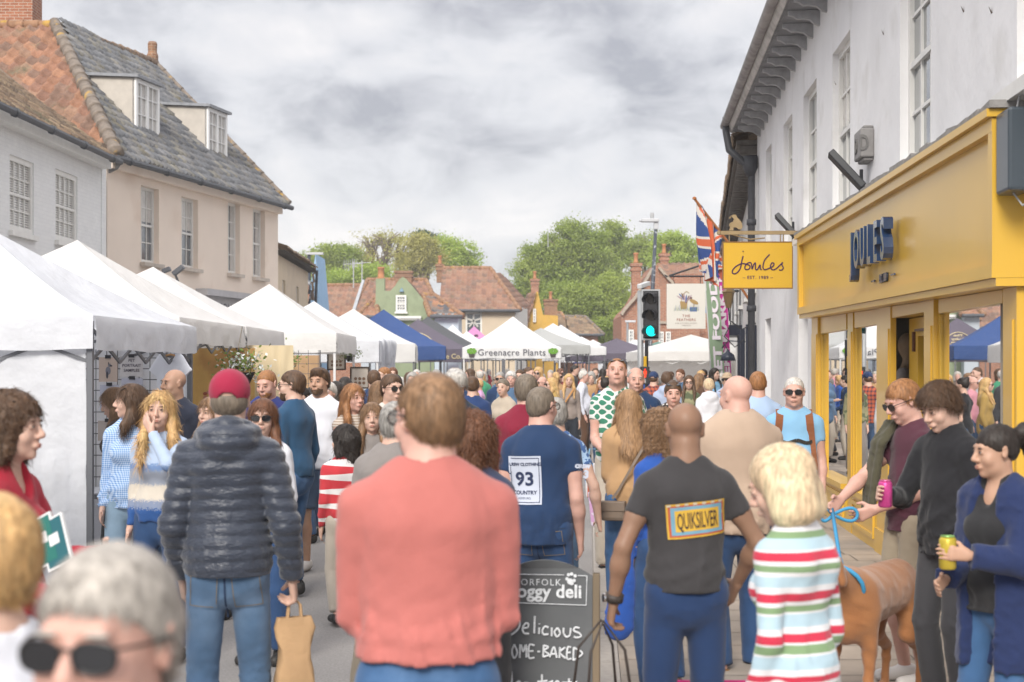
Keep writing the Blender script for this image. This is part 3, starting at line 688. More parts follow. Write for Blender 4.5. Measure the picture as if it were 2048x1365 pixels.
# ------------------------------------------------------------------ ground
asph = mat('asphalt', (.235, .225, .22), rough=.92, spec=.2, noise=(60, .22, 6), bump=(300, .5, .004), var=((.28, .265, .255), .5, .45, .62))
slab = mat('paving', (.38, .32, .265), rough=.85, spec=.2, noise=(3, .14), bump=(90, .3, .004), var=((.27, .24, .21), .7, .42, .62))
kerbm = mat('kerb_stone', (.36, .33, .30), rough=.85, noise=(20, .12), bump=(90, .3, .004))
paint = mat('road_paint', (.62, .62, .60), rough=.7, noise=(25, .12), var=((.3, .29, .28), 7, .56, .7))
mb = MB(); mb.box(-160, 160, -4, 420, -.3, 0); tag(mb.build('road', asph), kind='structure')
KX = lambda Z: .02 + .052 * Z
WX = lambda Z: 2.491 + .0688 * Z
mb = MB(); zs = [0, 12, 26, 40, 60]; rnx = [WX(z) + .5 for z in zs]
for a, b in zip(zs[:-1], zs[1:]):
 mb.add([(KX(a) + .15, a, .1), (rnx[0] + 6, a, .1), (rnx[0] + 6 + .07 * b, b, .1), (KX(b) + .15, b, .1)], [(0, 1, 2, 3)])
tag(mb.build('pavement', slab), kind='structure')
g_ = MB()
groove = mat('paving_joint', (.16, .14, .12), rough=.95)
r_ = random.Random(3); y = 2.0
while y < 34:      # joints between the slabs, narrow sheets laid a few mm proud
 x0 = KX(y) + .16; x1 = WX(y) + .2
 g_.quad((x0, y, .104), (x1, y, .104), (x1, y + .009, .104), (x0, y + .009, .104))
 xx = x0 + r_.uniform(.2, .6)
 while xx < x1: g_.quad((xx, y + .012, .104), (xx + .009, y + .012, .104), (xx + .009 + .02, y + .44, .104), (xx + .02, y + .44, .104)); xx += r_.uniform(.5, .75)
 y += .45
tag(g_.build('paving_joint', groove), kind='structure')
mb = MB(); y = 0.5
while y < 60:
 b = y + .91; mb.add([(KX(y), y, -.02), (KX(y) + .146, y, -.02), (KX(b) + .146, b - .01, -.02), (KX(b), b - .01, -.02), (KX(y) + .01, y, .1), (KX(y) + .146, y, .104), (KX(b) + .146, b - .01, .104), (KX(b) + .01, b - .01, .1)],
[(0, 1, 5, 4), (1, 2, 6, 5), (2, 3, 7, 6), (3, 0, 4, 7), (4, 5, 6, 7)]); y = b
tag(mb.build('kerb', kerbm), kind='structure')
mb = MB()      # zig-zag crossing lines beside the kerb and a centre line
def stripe(x0, y0, x1, y1, w_=.1):
 d = Vector((x1 - x0, y1 - y0, 0)); n = Vector((-d.y, d.x, 0)).normalized() * w_ / 2; a = Vector((x0, y0, .004)); b = Vector((x1, y1, .004)); mb.quad(a - n, b - n, b + n, a + n)
y = 9.0; sg = 1
while y < 25:
 k_ = KX(y) - .42; stripe(k_ + sg * .14, y, k_ - sg * .14 + .09, y + 1.75, .1); stripe(k_ - sg * .14 + .1, y + 1.78, k_ + sg * .14 + .1, y + 1.9, .1); sg = -sg; y += 2.0
y = 20.0
while y < 25: stripe(-1.2, y, -1.15, y + 1.6, .1); stripe(-1.05, y + 1.7, -1.25, y + 3.2, .1); y += 3.4
stripe(-2.0, 26.2, 1.1, 26.25, .25); stripe(-2.6, 31, 2.2, 31.1, .2)
tag(mb.build('road_marking', paint), kind='structure')
# ------------------------------------------------------------------ building helpers
def wb(mb, name, mats, parent, **k):
 o_ = parent; off = Vector((0, 0, 0))
 while o_: off += Vector(o_.location); o_ = o_.parent
 mb.v = [(a - off.x, b - off.y, c - off.z) for a, b, c in mb.v]
 return mb.build(name, mats, parent, **k)
glassm = mat('window_glass', (.09, .105, .12), rough=.06, spec=.8, coat=.6, noise=(1.5, .35))
curt = mat('net_curtain', (.52, .50, .47), rough=.5, coat=.7, noise=(8, .15))
whitep = mat('white_paint', (.72, .71, .68), rough=.5, noise=(6, .06), bump=(40, .15, .004))
def face_pt(o, u, n):
 o = Vector(o); u = Vector(u).normalized(); n = Vector(n).normalized()
 return lambda a, z, out=0.0: Vector((o.x + u.x * a + n.x * out, o.y + u.y * a + n.y * out, z))
def wall(parent, F, L_, z0, z1, ops, m, depth=.13, name='wall', mi_m=None, a0=0.0):
 us = sorted(set([a0, L_] + [x for o in ops for x in o[:2]])); zs = sorted(set([z0, z1] + [x for o in ops for x in o[2:4]]))
 mb = MB()
 for a, b in zip(us[:-1], us[1:]):
  for c, d in zip(zs[:-1], zs[1:]):
   m_ = ((a + b) / 2, (c + d) / 2)
   if any(o[0] < m_[0] < o[1] and o[2] < m_[1] < o[3] for o in ops): continue
   mb.quad(F(a, c), F(b, c), F(b, d), F(a, d))
 for (a, b, c, d) in [o[:4] for o in ops]:
  for p, q in (((a, c), (b, c)), ((b, c), (b, d)), ((b, d), (a, d)), ((a, d), (a, c))):
   mb.quad(F(p[0], p[1]), F(q[0], q[1]), F(q[0], q[1], -depth), F(p[0], p[1], -depth))
 return wb(mb, name, m, parent)
def sash(parent, F, a, b, c, d, cols=3, rows=4, depth=.12, fm=None, curtain=0, sillw=.08, frame=.07, sillm=None, gb=.022, blind=False):
 fm = fm or whitep; mb = MB(); q = -depth
 def bx(a0, a1, c0, c1, o0, o1):
  P = [F(x, z, o) for x in (a0, a1) for o in (o0, o1) for z in (c0, c1)]; mb.add(P, [(0, 1, 3, 2), (4, 6, 7, 5), (0, 4, 5, 1), (2, 3, 7, 6), (0, 2, 6, 4), (1, 5, 7, 3)])
 f = frame; o1 = q + .05
 bx(a, a + f, c, d, q, o1); bx(b - f, b, c, d, q, o1); bx(a + f, b - f, c, c + f * 1.2, q, o1); bx(a + f, b - f, d - f, d, q, o1)
 mid = (c + d) / 2; bx(a + f, b - f, mid - .025, mid + .025, q, q + .045)
 A, B, C_, D = a + f, b - f, c + f * 1.2, d - f
 for i in range(1, cols): x = A + (B - A) * i / cols; bx(x - gb / 2, x + gb / 2, C_, D, q + .002, q + .03)
 for i in range(1, rows):
  if rows % 2 == 0 and i == rows // 2: continue
  z = C_ + (D - C_) * i / rows; bx(A, B, z - gb / 2, z + gb / 2, q + .004, q + .028)
 fo = wb(mb, 'window', fm, parent)
 g = MB()
 if curtain == 1: e = (B - A) * .28; g.quad(F(A + e, C_, q + .008), F(B - e, C_, q + .008), F(B - e, D, q + .008), F(A + e, D, q + .008), 0); g.quad(F(A, C_, q + .008), F(A + e, C_, q + .008), F(A + e, D, q + .008), F(A, D, q + .008), 1); g.quad(F(B - e, C_, q + .008), F(B, C_, q + .008), F(B, D, q + .008), F(B - e, D, q + .008), 1)
 elif curtain == 2: z = C_ + (D - C_) * .55; g.quad(F(A, C_, q + .008), F(B, C_, q + .008), F(B, z, q + .008), F(A, z, q + .008), 0); g.quad(F(A, z, q + .008), F(B, z, q + .008), F(B, D, q + .008), F(A, D, q + .008), 1)
 elif curtain == 3:
  n_ = 26; z = C_
  for i in range(n_):
   h = (D - C_) / n_; g.quad(F(A, z, q + .008), F(B, z, q + .008), F(B, z + h * .72, q + .003), F(A, z + h * .72, q + .003), 1); g.quad(F(A, z + h * .72, q + .002), F(B, z + h * .72, q + .002), F(B, z + h, q + .008), F(A, z + h, q + .008), 0); z += h
 else: g.quad(F(A, C_, q + .008), F(B, C_, q + .008), F(B, D, q + .008), F(A, D, q + .008), 0)
 pane = wb(g, 'pane', [glassm, curt], fo)
 if sillw:
  mb = MB(); s0, s1 = a - .06, b + .06
  P = [F(x, z, o) for x in (s0, s1) for o in (-depth, sillw) for z in (c - .09, c - .003)]; mb.add(P, [(0, 1, 3, 2), (4, 6, 7, 5), (0, 4, 5, 1), (2, 3, 7, 6), (0, 2, 6, 4), (1, 5, 7, 3)])
  wb(mb, 'sill', sillm or whitep, fo)
 return fo
PAL = {'orange': [(.29, .15, .095), (.32, .17, .105), (.26, .135, .085), (.24, .13, .09), (.28, .17, .115), (.21, .13, .095)],
'orange2': [(.28, .155, .105), (.26, .145, .10), (.23, .13, .095), (.27, .165, .115), (.20, .13, .10)],
'grey': [(.155, .16, .17), (.18, .18, .185), (.14, .145, .155), (.195, .19, .185), (.21, .20, .175), (.16, .165, .175)],
'brown': [(.24, .17, .11), (.19, .135, .09), (.27, .20, .13), (.15, .11, .08), (.22, .15, .10)],
'mixed': [(.30, .15, .09), (.13, .12, .12), (.22, .13, .09), (.17, .14, .12), (.10, .10, .11), (.34, .18, .10)]}
tilem = mat('roof_tile', (1, 1, 1), rough=.8, spec=.25, vcol=True, noise=(22, .22, 5), bump=(60, .3, .01), var=((.16, .14, .09), 1.3, .60, .74))
def in_poly(x, y, P):
 r = np.zeros(x.shape, bool); n = len(P)
 for i in range(n):
  (x1, y1), (x2, y2) = P[i], P[(i + 1) % n]
  if y1 == y2: continue
  c = ((y1 > y) != (y2 > y)) & (x < (x2 - x1) * (y - y1) / (y2 - y1) + x1); r ^= c
 return r
def pantiles(parent, pts, pal='orange', tw=.24, th=.30, amp=.035, sub=6, name='roof', seed=0):
 """planar roof slope; pts[0]->pts[1] is the eave"""
 pts = [Vector(p) for p in pts]; U = (pts[1] - pts[0]).normalized(); Nn = U.cross(pts[2] - pts[0]).normalized()
 if Nn.z < 0: Nn = -Nn
 V_ = Nn.cross(U)
 if V_.z < 0: V_ = -V_
 P2 = [((p - pts[0]).dot(U), (p - pts[0]).dot(V_)) for p in pts]
 u0, u1 = min(p[0] for p in P2), max(p[0] for p in P2); v1 = max(p[1] for p in P2)
 g = np.random.default_rng(seed + 5); nu = int((u1 - u0) / tw) + 1; nv = int(v1 / th) + 1
 us = u0 + np.arange(nu * sub + 1) * tw / sub; fr = np.array([0.0, .06, .94]); vs_ = (np.arange(nv)[:, None] + fr).ravel() * th; vs_ = np.append(vs_, nv * th)
 ph = (us - u0) / tw % 1.0; prof = amp * (np.cos(2 * np.pi * ph) * .6 + .4 * np.cos(4 * np.pi * ph + .8) * .4)
 ru = (np.arange(nv + 1)[:, None] * 0 + g.normal(size=(nv + 1, nu + 1))) * .006
 fv = vs_ / th % 1.0; fv[-1] = .99; step = amp * .9 * (1 - fv); step[fv == 0] = amp * .0
 ti = np.minimum((vs_ / th + 1e-6).astype(int), nv); tj = np.minimum(((us - u0) / tw).astype(int), nu)
 step = np.where(np.isin(np.arange(len(vs_)) % 3, [0]), 0.0, step)
 wob = waves(seed + 40, (2.5, 6), 4)(us[:, None] + 0 * vs_, vs_[None, :] + 0 * us[:, None], 0 * us[:, None] * vs_) * .035
 H_ = prof[:, None] + step[None, :] + ru[np.ix_(ti, tj)].T + wob
 UU, VV = np.meshgrid(us, vs_, indexing='ij')
 P = np.array(pts[0]) + UU[..., None] * np.array(U) + VV[..., None] * np.array(V_) + H_[..., None] * np.array(Nn)
 cols = np.array(PAL[pal])[g.integers(0, len(PAL[pal]), (nv + 1, nu + 1))] * g.uniform(.85, 1.15, (nv + 1, nu + 1, 1)); Cc = cols[np.ix_(ti, tj)].transpose(1, 0, 2)
 I, J = np.meshgrid(np.arange(len(us) - 1), np.arange(len(vs_) - 1), indexing='ij')
 cu = (us[I] + us[I + 1]) / 2; cv = (vs_[J] + vs_[J + 1]) / 2; ok = in_poly(cu, cv, P2); I, J = I[ok], J[ok]; m = len(vs_)
 F = np.stack([I * m + J, (I + 1) * m + J, (I + 1) * m + J + 1, I * m + J + 1], 1)
 used = np.unique(F); mp = np.full(len(us) * m, -1); mp[used] = np.arange(len(used))
 off = Vector((0, 0, 0)); o_ = parent
 while o_: off += Vector(o_.location); o_ = o_.parent
 o = np_mesh(name, P.reshape(-1, 3)[used] - np.array(off), mp[F], tilem, parent, smooth=False, cols=Cc.reshape(-1, 3)[used]); return o
def ridge(parent, a, b, r=.12, col=(.20, .15, .11), name='ridge', seg=.38):
 a = Vector(a); b = Vector(b); n = max(1, int((b - a).length / seg)); mb = MB(); rr = random.Random(5)
 for i in range(n):
  p = a.lerp(b, i / n); q = a.lerp(b, (i + 1.06) / n); k = rr.uniform(.95, 1.1); mb.tube([p, p.lerp(q, .12), q], [r * 1.12 * k, r * 1.0 * k, r * .93], 10)
 return wb(mb, name, mat('ridge_tile_%d' % int(col[0] * 1000), col, rough=.85, noise=(9, .25), var=((.42, .26, .06), 3.5, .60, .70), bump=(50, .4, .01)), parent, smooth=True)
def gutter(parent, a, b, r=.06, name='gutter', m=None):
 mb = MB(); a = Vector(a); b = Vector(b); mb.tube([a, b], r, 8)
 n = int((b - a).length / 1.8)
 for i in range(n + 1): p = a.lerp(b, (i + .3) / (n + .6)); mb.tube([p - (b - a).normalized() * .03, p + (b - a).normalized() * .03], r * 1.35, 8)
 return wb(mb, name, m or mat('gutter_iron', (.07, .075, .085), rough=.5, noise=(8, .2)), parent, smooth=False)
def brickmat(name, c1, c2, mortar=(.42, .37, .31), scale=4.4, paint_=False):
 if name in MATS: return MATS[name]
 m = mat(name, c1, rough=.88, spec=.15, noise=(7, .16 if not paint_ else .035)); t = m.node_tree
 tc_ = t.nodes.new('ShaderNodeTexCoord'); sp = t.nodes.new('ShaderNodeSeparateXYZ'); t.links.new(tc_.outputs['Object'], sp.inputs[0])
 ad = t.nodes.new('ShaderNodeMath'); ad.operation = 'ADD'; t.links.new(sp.outputs[0], ad.inputs[0]); t.links.new(sp.outputs[1], ad.inputs[1])
 cb = t.nodes.new('ShaderNodeCombineXYZ'); t.links.new(ad.outputs[0], cb.inputs[0]); t.links.new(sp.outputs[2], cb.inputs[1])
 b = t.nodes.new('ShaderNodeTexBrick'); b.inputs['Scale'].default_value = scale; b.inputs['Color1'].default_value = (*c1, 1); b.inputs['Color2'].default_value = (*c2, 1); b.inputs['Mortar'].default_value = (*mortar, 1)
 b.inputs['Mortar Size'].default_value = .03 if not paint_ else .02; b.inputs['Row Height'].default_value = .33; b.inputs['Brick Width'].default_value = 1.0; b.inputs['Bias'].default_value = 0.0
 t.links.new(cb.outputs[0], b.inputs[0])
 h = [n for n in t.nodes if n.type == 'HUE_SAT'][0]; t.links.new(b.outputs[0], h.inputs['Color'])
 bu = t.nodes.new('ShaderNodeBump'); bu.inputs['Strength'].default_value = .35 if not paint_ else .15; bu.inputs['Distance'].default_value = .012; bu.invert = True; t.links.new(b.outputs[1], bu.inputs['Height']); t.links.new(bu.outputs[0], t.nodes['Principled BSDF'].inputs['Normal'])
 return m
redbrick = brickmat('red_brick', (.36, .15, .085), (.27, .11, .065)); oldbrick = brickmat('old_brick', (.30, .16, .09), (.20, .10, .06), (.33, .27, .21))
whitebrick = brickmat('painted_brick', (.76, .765, .76), (.73, .735, .735), (.68, .685, .69), paint_=True)
pinkr = mat('pink_render', (.79, .68, .58), rough=.9, spec=.15, noise=(1.2, .05), bump=(25, .2, .01), var=((.69, .56, .46), .8, .56, .72))
stonep = mat('stone_paint', (.50, .44, .38), rough=.85, noise=(10, .15))
def chimney(parent, c, w_, d_, z0, z1, pots=2, m=None, name='chimney', potm=None):
 mb = MB(); c = Vector((c[0], c[1], 0)); mb.box(c.x - w_ / 2, c.x + w_ / 2, c.y - d_ / 2, c.y + d_ / 2, z0, z1)
 mb.box(c.x - w_ / 2 - .05, c.x + w_ / 2 + .05, c.y - d_ / 2 - .05, c.y + d_ / 2 + .05, z1 - .38, z1 - .26); mb.box(c.x - w_ / 2 - .07, c.x + w_ / 2 + .07, c.y - d_ / 2 - .07, c.y + d_ / 2 + .07, z1 - .14, z1 + .0)
 ch = wb(mb, name, m or redbrick, parent)
 for i in range(pots):
  mb = MB(); x = c.x + (i - (pots - 1) / 2) * w_ / max(pots, 1); mb.lathe([(.12, z1 - .02), (.13, z1 + .08), (.10, z1 + .12), (.10, z1 + .42), (.13, z1 + .45), (.12, z1 + .52)], (x, c.y, 0), 12)
  wb(mb, 'chimney_pot', potm or mat('clay_pot', (.42, .19, .09), rough=.8, noise=(8, .15)), ch, smooth=True)
 return ch
# ------------------------------------------------------------------ pink house (left)
uP = Vector((2.2, 9.7, 0)).normalized(); nP = Vector((uP.y, -uP.x, 0)); bP = -nP    # along the street, towards the street
o0 = Vector((-8.8, 32.6, 0)); E_ = 6.5; LP = 9.95
FP = face_pt(o0, uP, nP)
pink = thing('house', 'tall pale pink rendered house with a steep grey pantile roof and two dormer windows', 'house', (-10.8, 37, 0))
def t_of(px, F, L_, lo=0.0):     # length along a facade seen at photo column px
 best = min((abs(CX + FPX * F(t, 0).x / F(t, 0).y - px), t) for t in np.linspace(lo, L_, 1500)); return float(best[1])
ops = []
for a, b, tp, bt in ((283, 313, 375, 527), (364, 391, 397, 537), (457, 475, 406, 548), (507, 525, 419, 556)):
 ta, tb = t_of(a - 1, FP, LP), t_of(b + 5, FP, LP); Zm = FP((ta + tb) / 2, 0).y; ops.append((ta, tb, zat(bt, Zm), zat(tp, Zm)))
sh_ops = [(5.2, 9.6, .35, 3.0)]
wall(pink, FP, LP, 0, E_, ops + sh_ops, pinkr, .2)
for i, o in enumerate(ops): sash(pink, FP, *o, cols=2 if i > 1 else 3, rows=4, depth=.18, curtain=(2, 2, 1, 1)[i], sillm=stonep, sillw=.12)
mb = MB(); mb.quad(FP(5.2, .35, -.18), FP(9.6, .35, -.18), FP(9.6, 3.0, -.18), FP(5.2, 3.0, -.18)); wb(mb, 'shop_window', glassm, pink)
mb = MB()
P_ = [FP(a, z, o) for a in (4.6, 9.8) for o in (.002, .16) for z in (3.05, 3.62)]; mb.add(P_, [(0, 1, 3, 2), (4, 6, 7, 5), (0, 4, 5, 1), (2, 3, 7, 6), (0, 2, 6, 4), (1, 5, 7, 3)])
P_ = [FP(a, z, o) for a in (4.5, 9.9) for o in (.002, .32) for z in (3.62, 3.78)]; mb.add(P_, [(0, 1, 3, 2), (4, 6, 7, 5), (0, 4, 5, 1), (2, 3, 7, 6), (0, 2, 6, 4), (1, 5, 7, 3)])
fa = wb(mb, 'fascia', mat('grey_fascia', (.42, .41, .42), rough=.6, noise=(6, .1)), pink)
mb = MB(); put_text(mb, 'JOHN HILL', .36, FP(6.6, 3.22, .166), uP, (0, 0, 1), space=1.1); put_text(mb, 'SOLICITORS', .22, FP(8.9, 3.26, .166), uP, (0, 0, 1), space=1.1); wb(mb, 'lettering', mat('dark_letter', (.04, .045, .07), rough=.5), fa)
r0 = Vector((-11.8, 38.7, 10.67)); r1 = Vector((-10.5, 43.2, 10.67)); e0 = FP(-.12, E_, .28); e1 = FP(LP + .12, E_, .28)
e0.z = e1.z = E_ - .08
pantiles(pink, [e0, e1, r1 + Vector((.1, .35, 0)), r0], 'grey', .22, .30, .05, 7, seed=1)
r2 = Vector((-22, 38.7, 10.67)); e2 = Vector((-22, 33.0, E_ - .08)); eh = FP(-.12, E_ - .08, .28)
pantiles(pink, [e2, eh, r0, r2], 'orange', .30, .42, .075, 7, seed=2)
back = Vector((-14.2, 44.0, E_)); mb = MB(); mb.poly([e1 + Vector((0, .05, 0)), r1 + Vector((.1, .4, 0)), Vector((-14.4, 44.1, E_ - .1))]); mb.poly([r0, r1 + Vector((.1, .4, 0)), Vector((-14.4, 44.1, E_ - .1)), Vector((-17, 41.5, E_ - .1))]); wb(mb, 'roof', mat('roof_back', (.15, .13, .12), rough=.9), pink)
ridge(pink, r0, r1 + Vector((.12, .42, .02)), .13, (.22, .155, .11)); ridge(pink, eh + Vector((0, 0, .04)), r0 + Vector((0, 0, .05)), .155, (.20, .165, .135), name='hip_ridge', seg=.46); ridge(pink, r0, r2, .12, (.30, .17, .10)); ridge(pink, e1 + Vector((0, .03, .05)), r1 + Vector((.12, .42, .03)), .09, (.20, .17, .13), name='verge')
gutter(pink, FP(-.2, E_ - .16, .36), FP(LP + .15, E_ - .16, .36), .07)
mb = MB(); P_ = [FP(a, z, o) for a in (-.02, LP) for o in (.003, .14) for z in (E_ - .34, E_ - .1)]; mb.add(P_, [(0, 1, 3, 2), (4, 6, 7, 5), (0, 4, 5, 1), (2, 3, 7, 6), (0, 2, 6, 4), (1, 5, 7, 3)]); wb(mb, 'cornice', pinkr, pink)
FG = face_pt(o0 - nP * 0, bP, -uP)
mb = MB(); mb.quad(FG(.45, 0, 0), FG(9, 0, 0), FG(9, E_, 0), FG(.45, E_, 0)); wb(mb, 'wall', oldbrick, pink)
mb = MB(); mb.quad(FG(0, 0, .012), FG(.45, 0, .012), FG(.45, E_, .012), FG(0, E_, .012)); mb.quad(FG(.45, 0, .012), FG(.45, 0, 0), FG(.45, E_, 0), FG(.45, E_, .012)); wb(mb, 'corner_pilaster', pinkr, pink)
FE = face_pt(FP(LP, 0), bP, uP); mb = MB(); mb.poly([FE(0, 0), FE(8.4, 0), FE(8.4, E_), FE(4.1, 10.5), FE(0, E_)]); wb(mb, 'wall', pinkr, pink)
mb = MB(); mb.tube([FP(.1, E_ - .1, .3), FP(.15, E_ - .3, .15), FG(.62, E_ - .75, .1), FG(.62, 0, .1)], .055, 8)
for z in (1.2, 3.0, 4.6): mb.tube([FG(.62, z, .1), FG(.62, z + .08, .1)], .075, 8)
wb(mb, 'drainpipe', mat('pipe_grey', (.17, .165, .165), rough=.6, noise=(6, .2)), pink, smooth=True)
for tc_, in ((3.66,), (7.77,)):
 dm = MB(); z0 = 7.44; z1 = 8.74; w2 = .62; ins = .9
 F_ = lambda a, z, o: FP(tc_ + a, z, -o)
 slope = lambda o: E_ + (o + .1) * 1.02     # roof height at inset o
 for s_ in (-1, 1):
  back_i = (z1 - E_) / 1.02 - .1
  dm.prism([F_(s_ * w2, z0 - .05, ins), F_(s_ * w2, z1, ins), F_(s_ * w2, z1 + .1, back_i + .15)], FP(0, 0) * 0 + uP * (.05 * -s_), 0)
 dm.prism([F_(-w2 - .1, z1, ins - .14), F_(w2 + .1, z1, ins - .14), F_(w2 + .1, z1 + .12, back_i + .3), F_(-w2 - .1, z1 + .12, back_i + .3)], (0, 0, .07), 1)
 dob = wb(dm, 'dormer', [mat('dormer_cheek', (.50, .46, .41), rough=.9, noise=(5, .1)), mat('dormer_lead', (.25, .26, .28), rough=.6, noise=(8, .2))], pink)
 m2 = MB()
 def bx(a0, a1, c0, c1, q0=ins - .05, q1=ins + .05):
  P = [F_(x, z, o) for x in (a0, a1) for o in (q0, q1) for z in (c0, c1)]; m2.add(P, [(0, 1, 3, 2), (4, 6, 7, 5), (0, 4, 5, 1), (2, 3, 7, 6), (0, 2, 6, 4), (1, 5, 7, 3)])
 bx(-w2, -w2 + .1, z0, z1); bx(w2 - .1, w2, z0, z1); bx(-w2 + .1, w2 - .1, z1 - .1, z1); bx(-w2 - .06, w2 + .06, z0 - .1, z0 - .002, ins - .14, ins + .05); bx(-w2 + .1, w2 - .1, z0, z0 + .09); bx(-.05, .05, z0 + .09, z1 - .1, ins - .045, ins + .04)
 for s_ in (-1, 1):
  x = s_ * .3; bx(x - .012, x + .012, z0 + .09, z1 - .1, ins - .02, ins + .01)
  for zf in (.36, .68): z = z0 + (z1 - z0) * zf; bx(s_ * .05 if s_ > 0 else -w2 + .1, w2 - .1 if s_ > 0 else -.05, z - .012, z + .012, ins - .022, ins + .012)
 wb(m2, 'dormer_window', mat('white_gloss', (.78, .78, .77), rough=.4), dob)
 m3 = MB(); m3.quad(F_(-w2 + .1, z0 + .09, ins + .015), F_(w2 - .1, z0 + .09, ins + .015), F_(w2 - .1, z1 - .1, ins + .015), F_(-w2 + .1, z1 - .1, ins + .015)); wb(m3, 'pane', curt, dob)
chimney(pink, (-13.0, 39.1), 1.25, .8, 9.5, 12.6, 0, redbrick)
mb = MB(); mb.lathe([(.16, 10.6), (.17, 10.9), (.13, 11.0), (.14, 11.25), (.11, 11.3)], (-10.45, 43.6, 0), 10); wb(mb, 'finial', oldbrick, pink)
# ------------------------------------------------------------------ white painted brick house (far left)
uW = Vector((-.48, -4.6, 0)).normalized() * -1; nW = Vector((uW.y, -uW.x, 0)); oW = Vector((-8.83, 22.0, 0)); LW = (Vector((-8.55, 31.2, 0)) - oW).length
uW = (Vector((-8.55, 31.2, 0)) - oW).normalized(); nW = Vector((uW.y, -uW.x, 0)); FW = face_pt(oW, uW, nW); EW = 6.25
white = thing('house', 'white painted brick house with a brown pantile roof, nearest on the left', 'house', (-10.5, 27, 0))
ops = []
for a, b, tp, bt in ((19, 68, 318, 467), (111, 155, 346, 486)):
 ta, tb = t_of(a, FW, LW), t_of(b, FW, LW); Zm = FW((ta + tb) / 2, 0).y; ops.append((ta, tb, zat(bt, Zm), zat(tp, Zm)))
wall(white, FW, LW, 0, EW, ops, whitebrick, .1)
for o in ops: sash(white, FW, *o, cols=4, rows=4, depth=.08, curtain=3, frame=.09)
rb = nW * -4.2; e0 = FW(-1, EW - .05, .3); e1 = FW(LW + .05, EW - .05, .3); rz_ = EW + 3.25
k0 = FW(-1, rz_, -4.2); k1 = FW(LW + .05, rz_, -4.2)
pantiles(white, [e0, e1, k1, k0], 'brown', .21, .26, .035, 6, seed=4)
gutter(white, FW(-1, EW - .14, .38), FW(LW + .1, EW - .14, .38), .065)
mb = MB(); P_ = [FW(a, z, o) for a in (-1, LW) for o in (.003, .22) for z in (EW - .30, EW - .1)]; mb.add(P_, [(0, 1, 3, 2), (4, 6, 7, 5), (0, 4, 5, 1), (2, 3, 7, 6), (0, 2, 6, 4), (1, 5, 7, 3)]); wb(mb, 'eaves_board', whitep, white)
FWe = face_pt(FW(LW, 0), -nW, uW); mb = MB()
mb.prism([FWe(-.02, 0), FWe(8.4, 0), FWe(8.4, EW + .0), FWe(4.2, rz_ + .12), FWe(.05, EW + .10), FWe(-.02, EW + .08)], uW * .3); wb(mb, 'gable_wall', whitebrick, white)
mb = MB(); cp = oldbrick
mb.prism([FWe(-.02, EW + .26), FWe(.3, EW + .30), FWe(4.3, rz_ + .30), FWe(4.3, rz_ + .12), FWe(.3, EW + .12), FWe(-.02, EW + .10)], uW * .34); wb(mb, 'gable_coping', mat('coping', (.23, .17, .12), rough=.9, noise=(15, .25), var=((.4, .3, .12), 3, .6, .7), bump=(30, .6, .02)), white)
mb = MB(); mb.quad(FWe(.0, EW + .02, -.015), FWe(.3, EW + .02, -.015), FWe(4.3, rz_ + .10, -.015), FWe(4.3, rz_ - .02, -.015)); wb(mb, 'lead_flashing', mat('lead', (.36, .38, .41), rough=.6, noise=(4, .2)), white)
mb = MB(); mb.quad(FW(-1, 0, -8.4), FW(LW, 0, -8.4), FW(LW, EW, -8.4), FW(-1, EW, -8.4)); mb.quad(FW(-1, EW, -8.4), FW(LW, EW, -8.4), k1, k0); wb(mb, 'rear', whitebrick, white)
# ------------------------------------------------------------------ low cream building + slated end beyond the pink house
cream = mat('cream_render', (.62, .51, .37), rough=.9, noise=(2, .07), bump=(30, .2, .008))
low = thing('house', 'small cream rendered building with a low brown tiled roof beyond the pink house', 'house', (-8, 48, 0))
oL = Vector((xat(553, 44), 44, 0)); tL = Vector((xat(616, 52.5), 52.5, 0)); uL = (tL - oL).normalized(); nL = Vector((uL.y, -uL.x, 0)); FL_ = face_pt(oL, uL, nL); LL = (tL - oL).length; EL = 5.35
wall(low, FL_, LL, 0, EL, [(1.4, 2.1, 3.2, 4.5), (5.0, 5.7, 3.2, 4.5)], cream, .12)
for o in ((1.4, 2.1, 3.2, 4.5), (5.0, 5.7, 3.2, 4.5)): sash(low, FL_, *o, cols=2, rows=4, sillm=stonep)
pantiles(low, [FL_(-.2, EL, .35), FL_(LL + .1, EL, .35), FL_(LL + .1, EL + 1.6, -3.5), FL_(-.2, EL + 1.6, -3.5)], 'brown', .3, .36, .035, 4, seed=6)
for i in range(26): a = i * LL / 25; wb(MB().bar(FL_(a, EL - .12, 0), FL_(a, EL - .12, .26), .12, .12), 'eaves_bracket', mat('dark_timber', (.07, .06, .05), rough=.8), low)
mb = MB(); mb.poly([FL_(LL, 0), FL_(LL, 0, -7), FL_(LL, EL, -7), FL_(LL, EL + 1.5, -3.5), FL_(LL, EL)]); wb(mb, 'end_wall', cream, low)
mb = MB(); mb.tube([FL_(LL + .1, EL - .1, .3), FL_(LL + .1, 0, .1)], .05, 8); wb(mb, 'drainpipe', mat('gutter_iron', (.05, .05, .06)), low)
bl = thing('house', 'light blue rendered gable end with an orange tiled roof, far left', 'house', (-8.5, 62, 0))
Zb = 60; mb = MB(); mb.prism([(xat(617, Zb), Zb, 0), (xat(641, Zb), Zb, 0), (xat(641, Zb), Zb, zat(625, Zb)), (xat(631, Zb), Zb, zat(508, Zb)), (xat(617, Zb), Zb, zat(600, Zb))], (0, 3, 0)); wb(mb, 'wall', mat('blue_render', (.30, .47, .66), rough=.9, noise=(3, .06)), bl)
